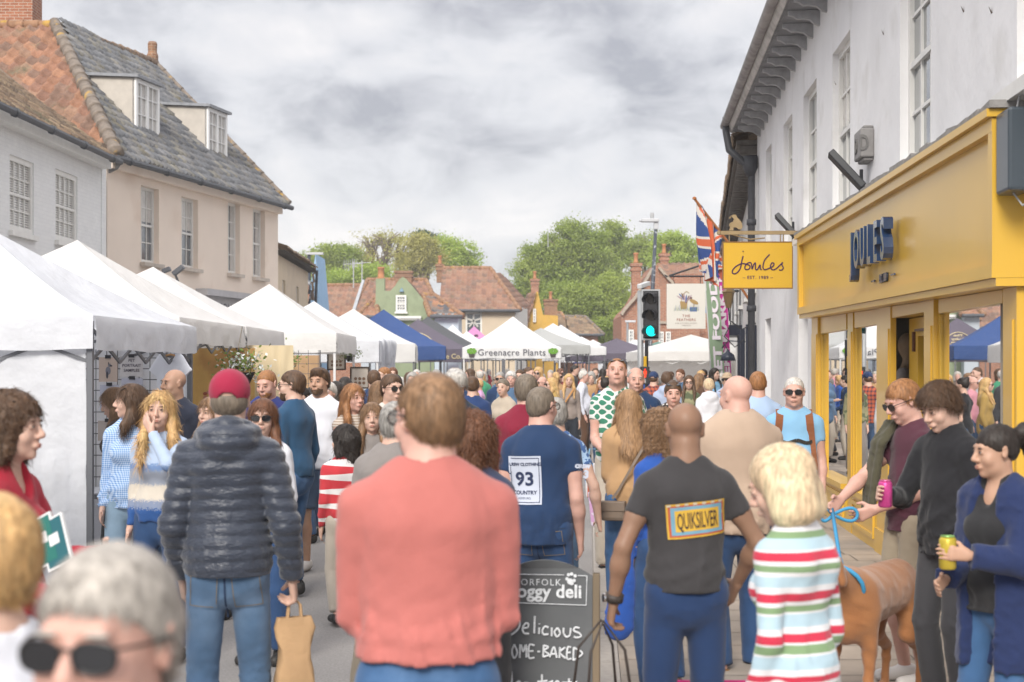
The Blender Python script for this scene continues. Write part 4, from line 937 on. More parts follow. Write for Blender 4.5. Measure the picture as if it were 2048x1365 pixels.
pantiles(bl, [(xat(590, 57), 57, zat(610, 57)), (xat(617, 57), 57, zat(610, 57)), (xat(617, 59), 59, zat(530, 59)), (xat(590, 59), 59, zat(530, 59))], 'orange', .28, .36, .04, 4, seed=7)
pantiles(bl, [(xat(617, 59), 59, zat(600, 59)), (xat(628, 59.6), 59.6, zat(600, 59)), (xat(632, 59.9), 59.9, zat(519, 59.9)), (xat(620, 59.9), 59.9, zat(519, 59.9))], 'brown', .28, .36, .04, 4, seed=8)
mb = MB(); mb.prism([(xat(598, 57.5), 57.5, 0), (xat(617, 57.5), 57.5, 0), (xat(617, 57.5), 57.5, zat(608, 57.5)), (xat(598, 57.5), 57.5, zat(608, 57.5))], (0, 1, 0)); wb(mb, 'wall', redbrick, bl)
# ------------------------------------------------------------------ far houses facing the camera
def box_house(label, px0, px1, Z, eavey, ridgey, rx0, rx1, wm, pal, depth=8, wins=(), th=.4, seed=0, name='house', slope_d=4.5, oh=10, extra_gable=True, ridc=(.30, .15, .085)):
 x0, x1 = xat(px0, Z), xat(px1, Z); ze = zat(eavey, Z); Zr = Z + slope_d; zr = zat(ridgey, Zr)
 h = thing(name, label, 'house', ((x0 + x1) / 2, Z + depth / 2, 0))
 F = face_pt((x0, Z, 0), (1, 0, 0), (0, -1, 0)); ops = [(xat(a, Z) - x0, xat(b, Z) - x0, zat(d, Z), zat(c, Z)) for a, b, c, d in [w_[:4] for w_ in wins]]
 wall(h, F, x1 - x0, 0, ze, ops, wm, .12)
 for o, w_ in zip(ops, wins): sash(h, F, *o, cols=w_[4] if len(w_) > 4 else 2, rows=w_[5] if len(w_) > 5 else 4, depth=.08, gb=.04, frame=.1)
 mb = MB(); mb.quad((x1, Z, 0), (x1, Z + depth, 0), (x1, Z + depth, ze), (x1, Z, ze)); mb.quad((x0, Z, 0), (x0, Z + depth, 0), (x0, Z + depth, ze), (x0, Z, ze)); mb.quad((x0, Z + depth, 0), (x1, Z + depth, 0), (x1, Z + depth, ze), (x0, Z + depth, ze)); wb(mb, 'side_wall', wm, h)
 o_ = oh / FPX * Z; A = Vector((x0 - o_, Z - .3, ze - .1)); B = Vector((x1 + o_, Z - .3, ze - .1)); C_ = Vector((xat(rx1, Zr), Zr, zr)); D = Vector((xat(rx0, Zr), Zr, zr))
 pantiles(h, [A, B, C_, D], pal, .30, th, .05, 4, seed=seed)
 mb = MB(); Ab = Vector((A.x, Z + depth + .3, A.z)); Bb = Vector((B.x, Z + depth + .3, B.z)); mb.quad(D, C_, Bb, Ab); mb.poly([A, D, Ab]); mb.poly([B, C_, Bb]); wb(mb, 'roof', mat('roof_plain_' + pal, PAL[pal][1], rough=.9, noise=(6, .25)), h)
 ridge(h, D, C_, .14, ridc, seg=.5); ridge(h, B, C_, .13, ridc, name='hip_ridge', seg=.5)
 if abs(D.x - A.x) > .5: ridge(h, A, D, .13, ridc, name='hip_ridge', seg=.5)
 gutter(h, A - Vector((0, .06, .05)), B - Vector((0, .06, .05)), .09)
 return h
box_house('long low building with a weathered orange pantile roof, left of the green gable', 560, 705, 92, 655, 571, 560, 722, redbrick, 'orange2', depth=9, seed=11, slope_d=5)
hb = box_house('orange roofed house directly behind the green gable', 705, 880, 88, 640, 560, 735, 852, redbrick, 'orange2', depth=9, seed=12, slope_d=5)
chimney(hb, (xat(808, 93), 93), 1.0, .9, 7, zat(543, 93), 0, oldbrick)
ch = box_house('cream two-storey house with a broad hipped orange roof and a star in its upper window', 888, 1030, 85, 617, 537, 886, 981, mat('cream_pale', (.58, .48, .36), rough=.9, noise=(2, .06)), 'orange2', depth=8, wins=((931, 964, 625, 670, 2, 2),), seed=13, slope_d=4.5)
chimney(ch, (xat(879, 90), 90.5), .38, .5, 7, zat(528, 90), 1, oldbrick)
mb = MB(); ztop = zat(537, 89.5)
pantiles(ch, [(xat(1030, 86), 86, zat(617, 85)), (xat(1062, 95), 95, zat(612, 95)), (xat(1008, 95), 95, zat(552, 95)), (xat(985, 90), 90, zat(540, 90))], 'orange2', .3, .4, .05, 4, seed=14)
wb(MB().add([(xat(1031, 86), 86, 0), (xat(1055, 92), 92, 0), (xat(1055, 92), 92, zat(618, 92)), (xat(1031, 86), 86, zat(618, 86))], [(0, 1, 2, 3)]), 'side_wall', mat('pale_render', (.60, .58, .54)), ch)
st = MB()      # paper star hanging in the window
for i in range(5):
 a = math.pi / 2 + i * 2 * math.pi / 5; c_ = Vector((xat(947, 84.9), 85.01, zat(642, 84.9))); st.bar(c_, c_ + Vector((math.cos(a) * .42, 0, math.sin(a) * .42)), .10, .03, up=(0, 1, 0))
wb(st, 'window_star', curt, ch)
mb = MB(); mb.box(xat(903, 84.9), xat(909, 84.9), 84.8, 84.98, zat(652, 85), zat(640, 85)); wb(mb, 'alarm_box', mat('alarm_grey', (.35, .38, .42)), ch)
Zg = 76; gx = lambda p: xat(p, Zg); gz_ = lambda p: zat(p, Zg); greenr = mat('green_render', (.27, .315, .20), rough=.9, noise=(3, .08), bump=(15, .3, .02), var=((.23, .27, .17), 2, .5, .7))
gr = thing('house', 'sage green gabled shop house with a small square sash window and a square chimney stack', 'house', (gx(802), Zg + 3, 0))
pl = [(734, 736), (734, 636), (743, 620), (751, 606), (752, 558), (769, 557), (769, 582), (781, 582), (790, 572), (798, 560), (805, 554), (812, 558), (824, 572), (845, 598), (862, 622), (868, 636), (868, 736)]
FGn = lambda a, z, out=0: Vector((gx(734) + a, Zg - out, z))
mb = MB(); wz = (791, 814, 590, 626)
mb.prism([(gx(a), Zg, max(0, gz_(b))) if b < 730 else (gx(a), Zg, 0) for a, b in pl], (0, .5, 0)); mb.box(gx(736), gx(866), Zg + .5, Zg + 8, 0, gz_(636)); wb(mb, 'wall', greenr, gr)
FN = lambda a, z, out=0: Vector((a, Zg - .09 - out, z))
sash(gr, FN, gx(792), gx(813), gz_(624), gz_(591), cols=4, rows=5, depth=0, gb=.035, frame=.09, sillw=.1)
sash(gr, FN, gx(789), gx(818), gz_(672), gz_(651), cols=4, rows=3, depth=0, gb=.035, frame=.09, sillw=0)
mb = MB(); mb.box(gx(766), gx(843), Zg - .3, Zg - .002, gz_(641), gz_(638)); mb.box(gx(766), gx(843), Zg - .38, Zg - .002, gz_(638) + .002, gz_(633)); wb(mb, 'cornice', whitep, gr)
mb = MB(); mb.prism([(gx(799), Zg - .002, gz_(584)), (gx(808), Zg - .002, gz_(584)), (gx(804), Zg - .002, gz_(576))], (0, -.18, 0)); wb(mb, 'wall_lamp', mat('lamp_blue', (.2, .32, .42), rough=.4), gr)
mb = MB(); mb.lathe([(.2, gz_(558)), (.22, gz_(556)), (.17, gz_(554)), (.15, gz_(538)), (.19, gz_(537)), (.18, gz_(534))], (gx(761), Zg + .3, 0), 12); wb(mb, 'chimney_pot', mat('clay_pot', (.42, .19, .09)), gr, smooth=True)
for sgn, A, B, C_, D, pal_ in ((1, (824, 574), (866, 626), 0, 0, 'grey'), (-1, (712, 628), (746, 596), 0, 0, 'orange')):
 pass
pantiles(gr, [(gx(868), Zg + .2, gz_(638)), (gx(868), Zg + 8, gz_(638)), (gx(808), Zg + 8, gz_(558)), (gx(808), Zg + .2, gz_(558))], 'mixed', .3, .36, .05, 4, seed=21)
pantiles(gr, [(gx(736), Zg + 8, gz_(632)), (gx(736), Zg + .5, gz_(632)), (gx(803), Zg + .5, gz_(558)), (gx(803), Zg + 8, gz_(558))], 'orange', .3, .36, .05, 4, seed=22)
lb = box_house('pale blue rendered wing with a low dark hipped roof, right of the green gable', 869, 917, 74, 628, 590, 846, 868, mat('paleblue_render', (.48, .56, .62), rough=.9, noise=(3, .05)), 'mixed', depth=5, seed=15, slope_d=3.4, oh=8, name='annexe')
ll = box_house('little orange roofed lean-to on the left side of the green gable', 722, 751, 75, 629, 600, 746, 752, mat('grey_render', (.42, .46, .50), rough=.9), 'orange', depth=3, seed=16, slope_d=2, oh=6, name='annexe')
mb = MB(); mb.prism([(xat(699, 84), 84, zat(636, 84)), (xat(706, 84), 84, zat(636, 84)), (xat(729, 86), 86, zat(560, 86)), (xat(724, 86), 86, zat(560, 86))], (0, .3, 0)); wb(mb, 'roof_parapet', mat('lead', (.4, .4, .4)), hb)
Zy = 98; yx = lambda p: xat(p, Zy); yz = lambda p: zat(p, Zy); yel = mat('ochre_render', (.56, .34, .07), rough=.9, noise=(3, .08))
yh = thing('house', 'ochre yellow gabled house with two brick chimneys', 'house', (yx(1085), Zy + 3, 0))
mb = MB(); mb.prism([(yx(1052), Zy, 0), (yx(1116), Zy, 0), (yx(1116), Zy, yz(632)), (yx(1086), Zy, yz(630)), (yx(1076), Zy, yz(584)), (yx(1072), Zy, yz(584)), (yx(1052), Zy, yz(655))], (0, 6, 0)); wb(mb, 'wall', yel, yh)
pantiles(yh, [(yx(1040), Zy + 1, yz(655)), (yx(1054), Zy - .3, yz(655)), (yx(1073), Zy - .3, yz(584)), (yx(1036), Zy + 1, yz(582))], 'orange2', .3, .4, .05, 4, seed=24)
chimney(yh, (yx(1070), Zy + 1), .5, .6, yz(600), yz(557), 1, redbrick); chimney(yh, (yx(1102), Zy + 1), .85, .7, yz(640), yz(598), 1, oldbrick)
sash(yh, lambda a, z, out=0: Vector((a, Zy - .09 - out, z)), yx(1066), yx(1072), yz(645), yz(618), cols=2, rows=4, depth=0, gb=.03, frame=.06, sillw=0)
box_house('brown roofed brick house beyond the ochre gable', 1100, 1150, 104, 676, 626, 1098, 1122, redbrick, 'brown', depth=5, seed=17, slope_d=3)
box_house('small brick building with a grey hipped roof, in front of the big trees', 1150, 1196, 100, 666, 634, 1130, 1170, redbrick, 'brown', depth=5, seed=18, slope_d=3.4, ridc=(.2, .18, .16))
Zr_ = 72; bx_ = lambda p: xat(p, Zr_); bz = lambda p: zat(p, Zr_)
bh = thing('house', 'large red brick house with a stepped gable and tall chimney, right of the trees', 'house', (bx_(1330), Zr_ + 4, 0))
mb = MB(); mb.prism([(bx_(a), Zr_, max(0, bz(b)) if b < 735 else 0) for a, b in ((1243, 738), (1243, 632), (1249, 622), (1260, 612), (1272, 596), (1286, 570), (1298, 548), (1305, 540), (1309, 530), (1314, 530), (1317, 538), (1350, 575), (1400, 640), (1400, 738))], (0, 6, 0))
wl = wb(mb, 'wall', redbrick, bh)
mb = MB()
for a, b in (((1243, 632), (1249, 622)), ((1249, 622), (1272, 596)), ((1272, 596), (1305, 540)), ((1317, 538), (1350, 575)), ((1350, 575), (1400, 640))): mb.bar((bx_(a[0]), Zr_ + .1, bz(a[1]) + .05), (bx_(b[0]), Zr_ + .1, bz(b[1]) + .05), .7, .12)
wb(mb, 'gable_coping', mat('coping_stone', (.36, .30, .24), noise=(8, .2)), bh)
chimney(bh, (bx_(1276), Zr_ + 1.2), .42, .6, bz(600), bz(524), 1, redbrick)
x0, x1 = xat(1316, Zr_ + 7), xat(1520, Zr_ + 7)
pantiles(bh, [(x0, Zr_ + 5, zat(560, Zr_ + 5)), (x1, Zr_ + 5, zat(560, Zr_ + 5)), (x1, Zr_ + 8, zat(526, Zr_ + 8)), (x0, Zr_ + 8, zat(526, Zr_ + 8))], 'orange2', .3, .36, .05, 4, seed=25)
mb = MB(); mb.box(bx_(1350), bx_(1540), Zr_ + 1.5, Zr_ + 6, 0, zat(556, Zr_ + 5)); wb(mb, 'wall', redbrick, bh)
chimney(bh, (xat(1328, Zr_ + 8), Zr_ + 8), .42, .6, 6, zat(508, Zr_ + 8), 1, redbrick)
FNr = lambda a, z, out=0: Vector((a, Zr_ - .09 - out, z))
for a, b, c, d in ((1317, 1327, 664, 694), (1331, 1341, 664, 694), (1257, 1267, 660, 690), (1290, 1303, 600, 625)): sash(bh, FNr, bx_(a), bx_(b), bz(d), bz(c), cols=2, rows=4, depth=0, gb=.03, frame=.06, sillw=.05)
mb = MB(); mb.box(bx_(1300), bx_(1400), Zr_ - .12, Zr_ - .002, bz(648), bz(643)); wb(mb, 'string_course', mat('coping_stone', (.36, .3, .24)), bh)
for px, Z, y0, y1 in ((707, 88, 556, 524), (724, 90, 556, 522), (1096, 118, 480, 461)):
 a = thing('aerial', {707: 'grid-shaped television aerial on the long orange roof', 724: 'thin forked television aerial beside the grid-shaped one', 1096: 'thin mast poking out above the big green trees'}[px], 'aerial', (xat(px, Z), Z, zat(y0, Z) - .6))
 mb = MB(); h = zat(y1, Z) - zat(y0, Z) + .6; mb.tube([(0, 0, 0), (0, 0, h)], .035, 6)
 if px != 1096:
  mb.tube([(-.6, 0, h - .15), (.55, 0, h - .1)], .02, 6)
  for i in range(6 if px == 707 else 3): mb.tube([(-.55 + i * .12, 0, h - .4), (-.55 + i * .12, 0, h + .12)], .014, 5)
 mb.build('mast', mat('aerial_grey', (.45, .46, .48), rough=.4, metal=.6), a)
# ------------------------------------------------------------------ right-hand white building with the yellow shop front
def RP(Z, z, out=0.0):      # wall point at distance Z down the street, out = towards the street
 n = Vector((-1, .0688, 0)).normalized(); return Vector((WX(Z), Z, z)) + n * out
wr = mat('white_render', (.77, .765, .77), rough=.85, spec=.2, noise=(1.1, .07), bump=(18, .25, .012), lowbump=(2.2, .35, .06), var=((.66, .65, .64), 1.6, .56, .74))
yel_ = mat('yellow_gloss', (.64, .39, .05), rough=.30, spec=.4, coat=.15, noise=(1.2, .06))
shop = thing('shop_building', 'white rendered two-storey building with a yellow shop front, filling the right side', 'building', (WX(15) + 3, 15, 0))
def rq(mb, Z0, Z1, z0, z1, o0, o1, m=0):
 P = [RP(Z, z, o) for Z in (Z0, Z1) for o in (o0, o1) for z in (z0, z1)]; mb.add(P, [(0, 1, 3, 2), (4, 6, 7, 5), (0, 4, 5, 1), (2, 3, 7, 6), (0, 2, 6, 4), (1, 5, 7, 3)], m)
FR = lambda a, z, out=0.0: RP(a, z, out)
ups = [(5.2, 6.5, 3.5, 5.3), (8.0, 9.3, 3.5, 5.3), (11.83, 13.12, 3.5, 5.35), (15.9, 17.2, 3.52, 5.4), (18.55, 19.85, 3.52, 5.4), (21.1, 22.2, 3.52, 5.4), (23.9, 24.8, 3.52, 5.4)]
lows = [(9.3, 18.2, .1, 2.3), (19.4, 20.4, .1, 2.62), (24.0, 24.9, .1, 2.62)]
EZ = lambda Z: 5.98 - .026 * (Z - 17)
us = ups + lows
wall(shop, FR, 26.3, 0, 5.62, us, wr, .15, a0=3.0)
mb = MB(); mb.add([RP(3, 5.62), RP(26.3, 5.62), RP(26.3, EZ(26.3) + .215), RP(3, EZ(3) + .215)], [(0, 1, 2, 3)]); wb(mb, 'wall', wr, shop)
mb = MB(); mb.quad(RP(26.3, 0), RP(26.3, 0, -8), RP(26.3, 5.8, -8), RP(26.3, 5.8)); wb(mb, 'end_wall', wr, shop)
for i, o in enumerate(ups): sash(shop, FR, *o, cols=3, rows=4, depth=.12, curtain=(0, 0, 0, 2, 0, 2, 0)[i], frame=.07, sillw=.14, gb=.03)
for o in lows[1:]:
 mb = MB(); rq(mb, o[0], o[1], .1, o[3], -.32, -.24); wb(mb, 'recess_door', mat('grey_door', (.42, .42, .44), rough=.6), shop)
mb = MB(); P = [RP(3, EZ(3) + .22, 0), RP(26.3, EZ(26.3) + .22, 0), RP(26.3, EZ(26.3) + .22, .44), RP(3, EZ(3) + .22, .44)]; mb.prism(P, (0, 0, .06)); wb(mb, 'soffit', mat('soffit_paint', (.22, .22, .23), rough=.8, noise=(5, .2)), shop)
brm = mat('bracket_paint', (.36, .36, .37), rough=.7, noise=(9, .2))
Z = 4.6
while Z < 26.2:
 e = EZ(Z); prof = [(0, e + .215), (.38, e + .215), (.38, e + .16), (.33, e + .15), (.27, e + .11), (.20, e + .115), (.12, e + .10), (.06, e + .05), (0, e + .03)]
 mb = MB(); a = [RP(Z, z, o) for o, z in prof]; mb.prism(a, RP(Z + .07, 0) - RP(Z, 0)); wb(mb, 'bracket', brm, shop); Z += .62
mb = MB(); P = [(.40, .22), (.46, .22), (.50, .28), (.52, .36), (.47, .36), (.45, .29), (.40, .27)]
mb.prism([RP(3, EZ(3) + b, a) for a, b in P], RP(26.4, EZ(26.4)) - RP(3, EZ(3))); wb(mb, 'cornice', mat('cornice_paint', (.52, .50, .48), rough=.7, noise=(5, .25)), shop)
mb = MB(); mb.tube([RP(3, EZ(3) + .36, .56), RP(26.5, EZ(26.5) + .36, .56)], .075, 10); wb(mb, 'gutter', mat('gutter_worn', (.30, .28, .27), rough=.7, noise=(6, .35)), shop, smooth=True)
mb = MB(); rq(mb, 3, 26.3, 5.2, 5.3, -9, -8.9)
pantiles(shop, [RP(3, EZ(3) + .40, .5), RP(26.4, EZ(26.4) + .40, .5), RP(26.4, 8.4, -3.8), RP(3, 8.6, -3.8)], 'brown', .24, .34, .04, 4, seed=31)
mb = MB(); mb.quad(RP(3, 8.6, -3.8), RP(26.4, 8.4, -3.8), RP(26.4, 5.9, -8), RP(3, 5.9, -8)); mb.quad(RP(3, 0, -8), RP(26.3, 0, -8), RP(26.3, 5.9, -8), RP(3, 5.9, -8)); mb.poly([RP(26.35, 5.8), RP(26.35, 8.4, -3.8), RP(26.35, 5.8, -8)]); wb(mb, 'rear', mat('roof_plain_b', (.16, .12, .09), rough=.9), shop)
fz0 = lambda Z: 2.35 + .013 * (Z - 9.05); ft = lambda Z: 3.32 + .0095 * (Z - 9.05)
def rq2(mb, Z0, Z1, f0, f1, o0, o1, m=0):
 P = [RP(Z, f(Z), o) for Z in (Z0, Z1) for o in (o0, o1) for f in (f0, f1)]; mb.add(P, [(0, 1, 3, 2), (4, 6, 7, 5), (0, 4, 5, 1), (2, 3, 7, 6), (0, 2, 6, 4), (1, 5, 7, 3)], m)
mb = MB(); a0, a1 = 9.05, 18.75
rq2(mb, a0, a1, lambda Z: fz0(Z) + .0, ft, 0, .16)
rq2(mb, a0, a1, lambda Z: ft(Z) - .085, ft, .16, .215); rq2(mb, a0, a1, lambda Z: fz0(Z), lambda Z: fz0(Z) + .085, .16, .215)
rq2(mb, a0, a0 + .10, lambda Z: fz0(Z) + .085, lambda Z: ft(Z) - .085, .16, .213); rq2(mb, a1 - .16, a1, lambda Z: fz0(Z) + .085, lambda Z: ft(Z) - .085, .16, .213)
rq2(mb, a0 - .02, a1 + .02, lambda Z: ft(Z) + .002, lambda Z: ft(Z) + .05, 0, .25); rq2(mb, a0 - .0, a1, lambda Z: fz0(Z) - .05, lambda Z: fz0(Z) - .002, 0, .19)
fas = wb(mb, 'fascia', yel_, shop)
mb = MB(); rr = random.Random(2); Z = a0 - .05
while Z < a1: rq2(mb, Z, Z + .3, lambda q: ft(q) + .052, lambda q: ft(q) + .07 + rr.uniform(.0, .03), 0, .24); Z += .3
wb(mb, 'lead_flashing', mat('flashing_grey', (.27, .26, .25), rough=.9, noise=(12, .25), bump=(60, .6, .01)), shop)
navy = mat('navy_enamel', (.02, .045, .11), rough=.25, spec=.5, coat=.5)
uR = (RP(20, 0) - RP(10, 0)).normalized()      # away from the camera; lettering reads towards the camera, so its right vector points at it
dxx = -uR; x_ = 0
lz = 14.0
for chx in 'JOULES':
 mb = MB(); vs, fs = text_geo(chx, .48, depth=.04, bold=.010, sx=.80)
 O = RP(lz, fz0(lz) + .32, .25); U = dxx; V_ = Vector((0, 0, 1)); Nn = Vector((-1, .0688, 0)).normalized()
 mb.add([O + U * a + V_ * b + Nn * c for a, b, c in vs], fs); wb(mb, 'letter', navy, fas); lz -= .335 if chx != 'J' else .30
mb = MB()
vs, fs = text_geo('EST. 1989', .10, depth=.01, bold=.004, sx=.9); O = RP(12.95, fz0(13) + .15, .17); mb.add([O + dxx * a + Vector((0, 0, 1)) * b + Nn * c for a, b, c in vs], fs)
rq(mb, 13.35, 13.5, fz0(13) + .175, fz0(13) + .19, .17, .185); rq(mb, 12.4, 12.55, fz0(13) + .175, fz0(13) + .19, .17, .185); wb(mb, 'lettering', navy, fas)
for k_, (A, B, o_) in enumerate(((9.10, 9.42, .055), (11.5, 11.86, .05), (13.3, 14.0, .05), (18.05, 18.6, .055), (15.5, 15.85, .035))):
 mb = MB(); rq2(mb, A, B, lambda Z: .1, lambda Z: fz0(Z) - .052, 0, o_); rq2(mb, A + .06, B - .06, lambda Z: .5, lambda Z: fz0(Z) - .25, o_, o_ + .012); rq(mb, A - .02, B + .02, .1, .32, o_, o_ + .02); wb(mb, 'pilaster' if k_ != 4 else 'mullion', yel_, shop)
for A, B in ((9.46, 11.49), (14.01, 15.49), (15.91, 18.04)):
 mb = MB(); rq(mb, A, B, .1, .52, -.04, .05)
 rq(mb, A + .1, B - .1, .20, .24, .05, .072); rq(mb, A + .1, B - .1, .42, .46, .05, .072); rq(mb, A + .1, A + .14, .24, .42, .05, .071); rq(mb, B - .14, B - .1, .24, .42, .05, .071); wb(mb, 'stall_riser', yel_, shop)
 mb = MB(); rq(mb, A, B, .522, .58, -.06, .10); wb(mb, 'sill', yel_, shop)
 mb = MB(); rq(mb, A, A + .05, .582, 2.215, -.03, .015); rq(mb, B - .05, B, .582, 2.215, -.03, .015); rq2(mb, A + .07, B - .07, lambda Z: 2.22, lambda Z: fz0(Z) - .054, -.05, .03)
 fr = wb(mb, 'shop_window', yel_, shop)
 mb = MB(); mb.quad(RP(A + .07, .582, -.01), RP(B - .07, .582, -.01), RP(B - .07, 2.22, -.01), RP(A + .07, 2.22, -.01))
 gm_ = MATS.get('shop_glass')
 if not gm_:
  gm_ = bpy.data.materials.new('shop_glass'); gm_.use_nodes = True; t = gm_.node_tree; [t.nodes.remove(n) for n in list(t.nodes)]
  o__ = t.nodes.new('ShaderNodeOutputMaterial'); mxs = t.nodes.new('ShaderNodeMixShader'); fr_ = t.nodes.new('ShaderNodeFresnel'); fr_.inputs[0].default_value = 2.3
  tr = t.nodes.new('ShaderNodeBsdfTransparent'); tr.inputs[0].default_value = (.55, .56, .55, 1); gl_ = t.nodes.new('ShaderNodeBsdfGlossy'); gl_.inputs['Roughness'].default_value = .01; gl_.inputs['Color'].default_value = (.95, .95, .95, 1)
  t.links.new(fr_.outputs[0], mxs.inputs[0]); t.links.new(tr.outputs[0], mxs.inputs[1]); t.links.new(gl_.outputs[0], mxs.inputs[2]); t.links.new(mxs.outputs[0], o__.inputs[0]); MATS['shop_glass'] = gm_
 wb(mb, 'pane', gm_, fr)
mb = MB(); rq(mb, 11.86, 13.3, .1, .13, -1.0, .08); wb(mb, 'doorstep', mat('tiles_dark', (.22, .19, .17), rough=.6, noise=(30, .4)), shop)
mb = MB(); dA, dB, dq = 12.2, 13.28, -.16
rq(mb, dA, dA + .13, .14, 2.24, dq, dq + .05); rq(mb, dB - .38, dB, .14, 2.24, dq, dq + .05); rq(mb, dA + .13, dB - .38, .14, .75, dq, dq + .05); rq(mb, dA + .13, dB - .38, 2.08, 2.24, dq, dq + .05); rq2(mb, 11.86, 13.3, lambda Z: 2.25, lambda Z: fz0(Z) - .054, -.16, .04)
dr = wb(mb, 'door', yel_, shop)
mb = MB(); mb.tube([RP(13.02, 1.0, dq + .05), RP(13.02, 1.02, dq + .12), RP(13.02, 1.18, dq + .10), RP(13.02, 1.36, dq + .12), RP(13.02, 1.38, dq + .05)], [.02, .012, .016, .012, .02], 8)
for z in (.99, 1.39): mb.lathe([(.0, -.01), (.03, -.01), (.03, .01), (.0, .01)], RP(13.02, z, dq + .06), 10)
wb(mb, 'handle', mat('old_bronze', (.13, .06, .04), rough=.4, metal=.6), dr, smooth=True)
mb = MB(); rq(mb, 13.0, 13.06, .25, .55, dq + .05, dq + .06); rq(mb, 13.0, 13.06, 1.95, 2.12, dq + .05, dq + .07); rq(mb, 12.4, 12.9, 2.12, 2.14, dq + .05, dq + .08); wb(mb, 'door_fitting', mat('old_bronze', (.13, .06, .04)), dr)
mb = MB(); A, B = 9.7, 19.1
mb.quad(RP(A, .12, -.5), RP(B, .12, -.5), RP(B, .12, -4.5), RP(A, .12, -4.5), 0); mb.quad(RP(A, .12, -4.5), RP(B, .12, -4.5), RP(B, 3, -4.5), RP(A, 3, -4.5), 1); mb.quad(RP(A, .12, 0), RP(A, .12, -4.5), RP(A, 3, -4.5), RP(A, 3, 0), 1); mb.quad(RP(B, .12, -.3), RP(B, .12, -4.5), RP(B, 3, -4.5), RP(B, 3, -.3), 1); mb.quad(RP(A, 3, -.25), RP(B, 3, -.25), RP(B, 3, -4.5), RP(A, 3, -4.5), 1)
wb(mb, 'interior', [mat('shop_floor', (.20, .14, .09), rough=.6), mat('shop_wall', (.30, .27, .23), rough=.9)], shop)
rm = random.Random(8)
for i, (Z, c_) in enumerate(((10.4, (.1, .14, .3)), (11.1, (.5, .3, .3)), (15.4, (.55, .5, .42)), (17.2, (.12, .18, .33)), (18.1, (.5, .45, .15)))):
 t_ = thing('clothes_rail', ['rail of navy clothes', 'rail of dusty pink clothes', 'rail of cream clothes', 'rail of blue clothes', 'rail of mustard clothes'][i] + ' just inside the yellow shop window, partly hidden by reflections', 'clothes rail', RP(Z, .12, -1.3), group='clothes rails inside the shop')
 mb = MB(); mb.tube([(-.5, 0, 0), (-.5, 0, 1.5), (.5, 0, 1.5), (.5, 0, 0)], .015, 8); mb.build('rail', mat('chrome', (.6, .6, .6), rough=.2, metal=1), t_)
 mb = MB()
 for j in range(10): x = -.42 + j * .09; mb.box(x, x + .04, -.2, .2, .6 + rm.uniform(-.1, .1), 1.42)
 mb.build('clothes', mat('rail_cloth_%d' % i, c_, rough=.9, noise=(3, .4)), t_, bevel=.015)
man = thing('mannequin', 'pale beige bald shop mannequin in a white collared top behind the door glass', 'mannequin', RP(15.5, .12, -.52), R(60))
fd = Field(); hz = 1.92
fd.ell((0, 0, hz), np.array([.085, .10, .13]), k=.02); fd.cap((0, -.01, hz - .18), (0, 0, hz - .08), .055, .05, k=.04); fd.cap((0, 0, hz - .55), (0, 0, hz - .32), .15, .14, k=.06, sy=.6); fd.cap((-.17, 0, hz - .27), (.17, 0, hz - .27), .05, k=.05); fd.cap((0, 0, hz - .85), (0, 0, hz - .55), .13, .13, k=.06, sy=.6)
v, f = fd.mesh(.014); np_mesh('body', v, f, mat('mannequin_cloth', (.55, .40, .27), rough=.7, noise=(60, .08)), man)
fd = Field(); fd.cap((0, 0, hz - 1.0), (0, 0, hz - .34), .17, .155, k=.06, sy=.62); fd.cap((-.17, 0, hz - .29), (.17, 0, hz - .29), .06, k=.05)
for s_ in (-1, 1): fd.cap((s_ * .19, 0, hz - .29), (s_ * .24, .03, hz - .8), .055, .045, k=.03)
v, f = fd.mesh(.016); np_mesh('shirt', v, f, cloth('mannequin_shirt', (.55, .50, .50)), man); mb = MB(); mb.lathe([(.16, 0), (.16, .02), (.02, .03), (.02, .9), (.1, .95)], (0, 0, 0), 16); mb.build('stand', mat('chrome', (.6, .6, .6)), man)
b1 = thing('alarm_box', 'weathered grey alarm bell box with a raised letter, on the white wall above the fascia', 'alarm box', RP(14.6, 3.95, 0))
mb = MB(); Wb = lambda Z, z, o: RP(Z, z, o) - Vector(b1.location)
for (a, b, c, d, e, g) in ((14.42, 14.82, 3.84, 4.12, 0, .13), (14.45, 14.79, 4.12, 4.15, 0, .10), (14.45, 14.79, 3.81, 3.84, 0, .10)):
 P = [Wb(Z, z, o) for Z in (a, b) for o in (e, g) for z in (c, d)]; mb.add(P, [(0, 1, 3, 2), (4, 6, 7, 5), (0, 4, 5, 1), (2, 3, 7, 6), (0, 2, 6, 4), (1, 5, 7, 3)])
mb.build('case', mat('alarm_case', (.26, .25, .245), rough=.7, noise=(8, .15)), b1, bevel=.015)
mb = MB(); vs, fs = text_geo('D', .2, depth=.008, bold=.006); O = Wb(14.66, 3.91, .133); mb.add([O + dxx * a + Vector((0, 0, 1)) * b + Nn * c for a, b, c in vs], fs)
O = Wb(14.32, 3.9, 0);
vs, fs = text_geo('D', .2, depth=.008, bold=.006); O = Wb(14.42, 3.91, .10); mb.add([O + Nn * (a * .6) * -1 + Vector((0, 0, 1)) * b - uR * (.006 + c) for a, b, c in vs], fs); mb.build('emblem', mat('alarm_mark', (.16, .155, .15), rough=.7), b1)
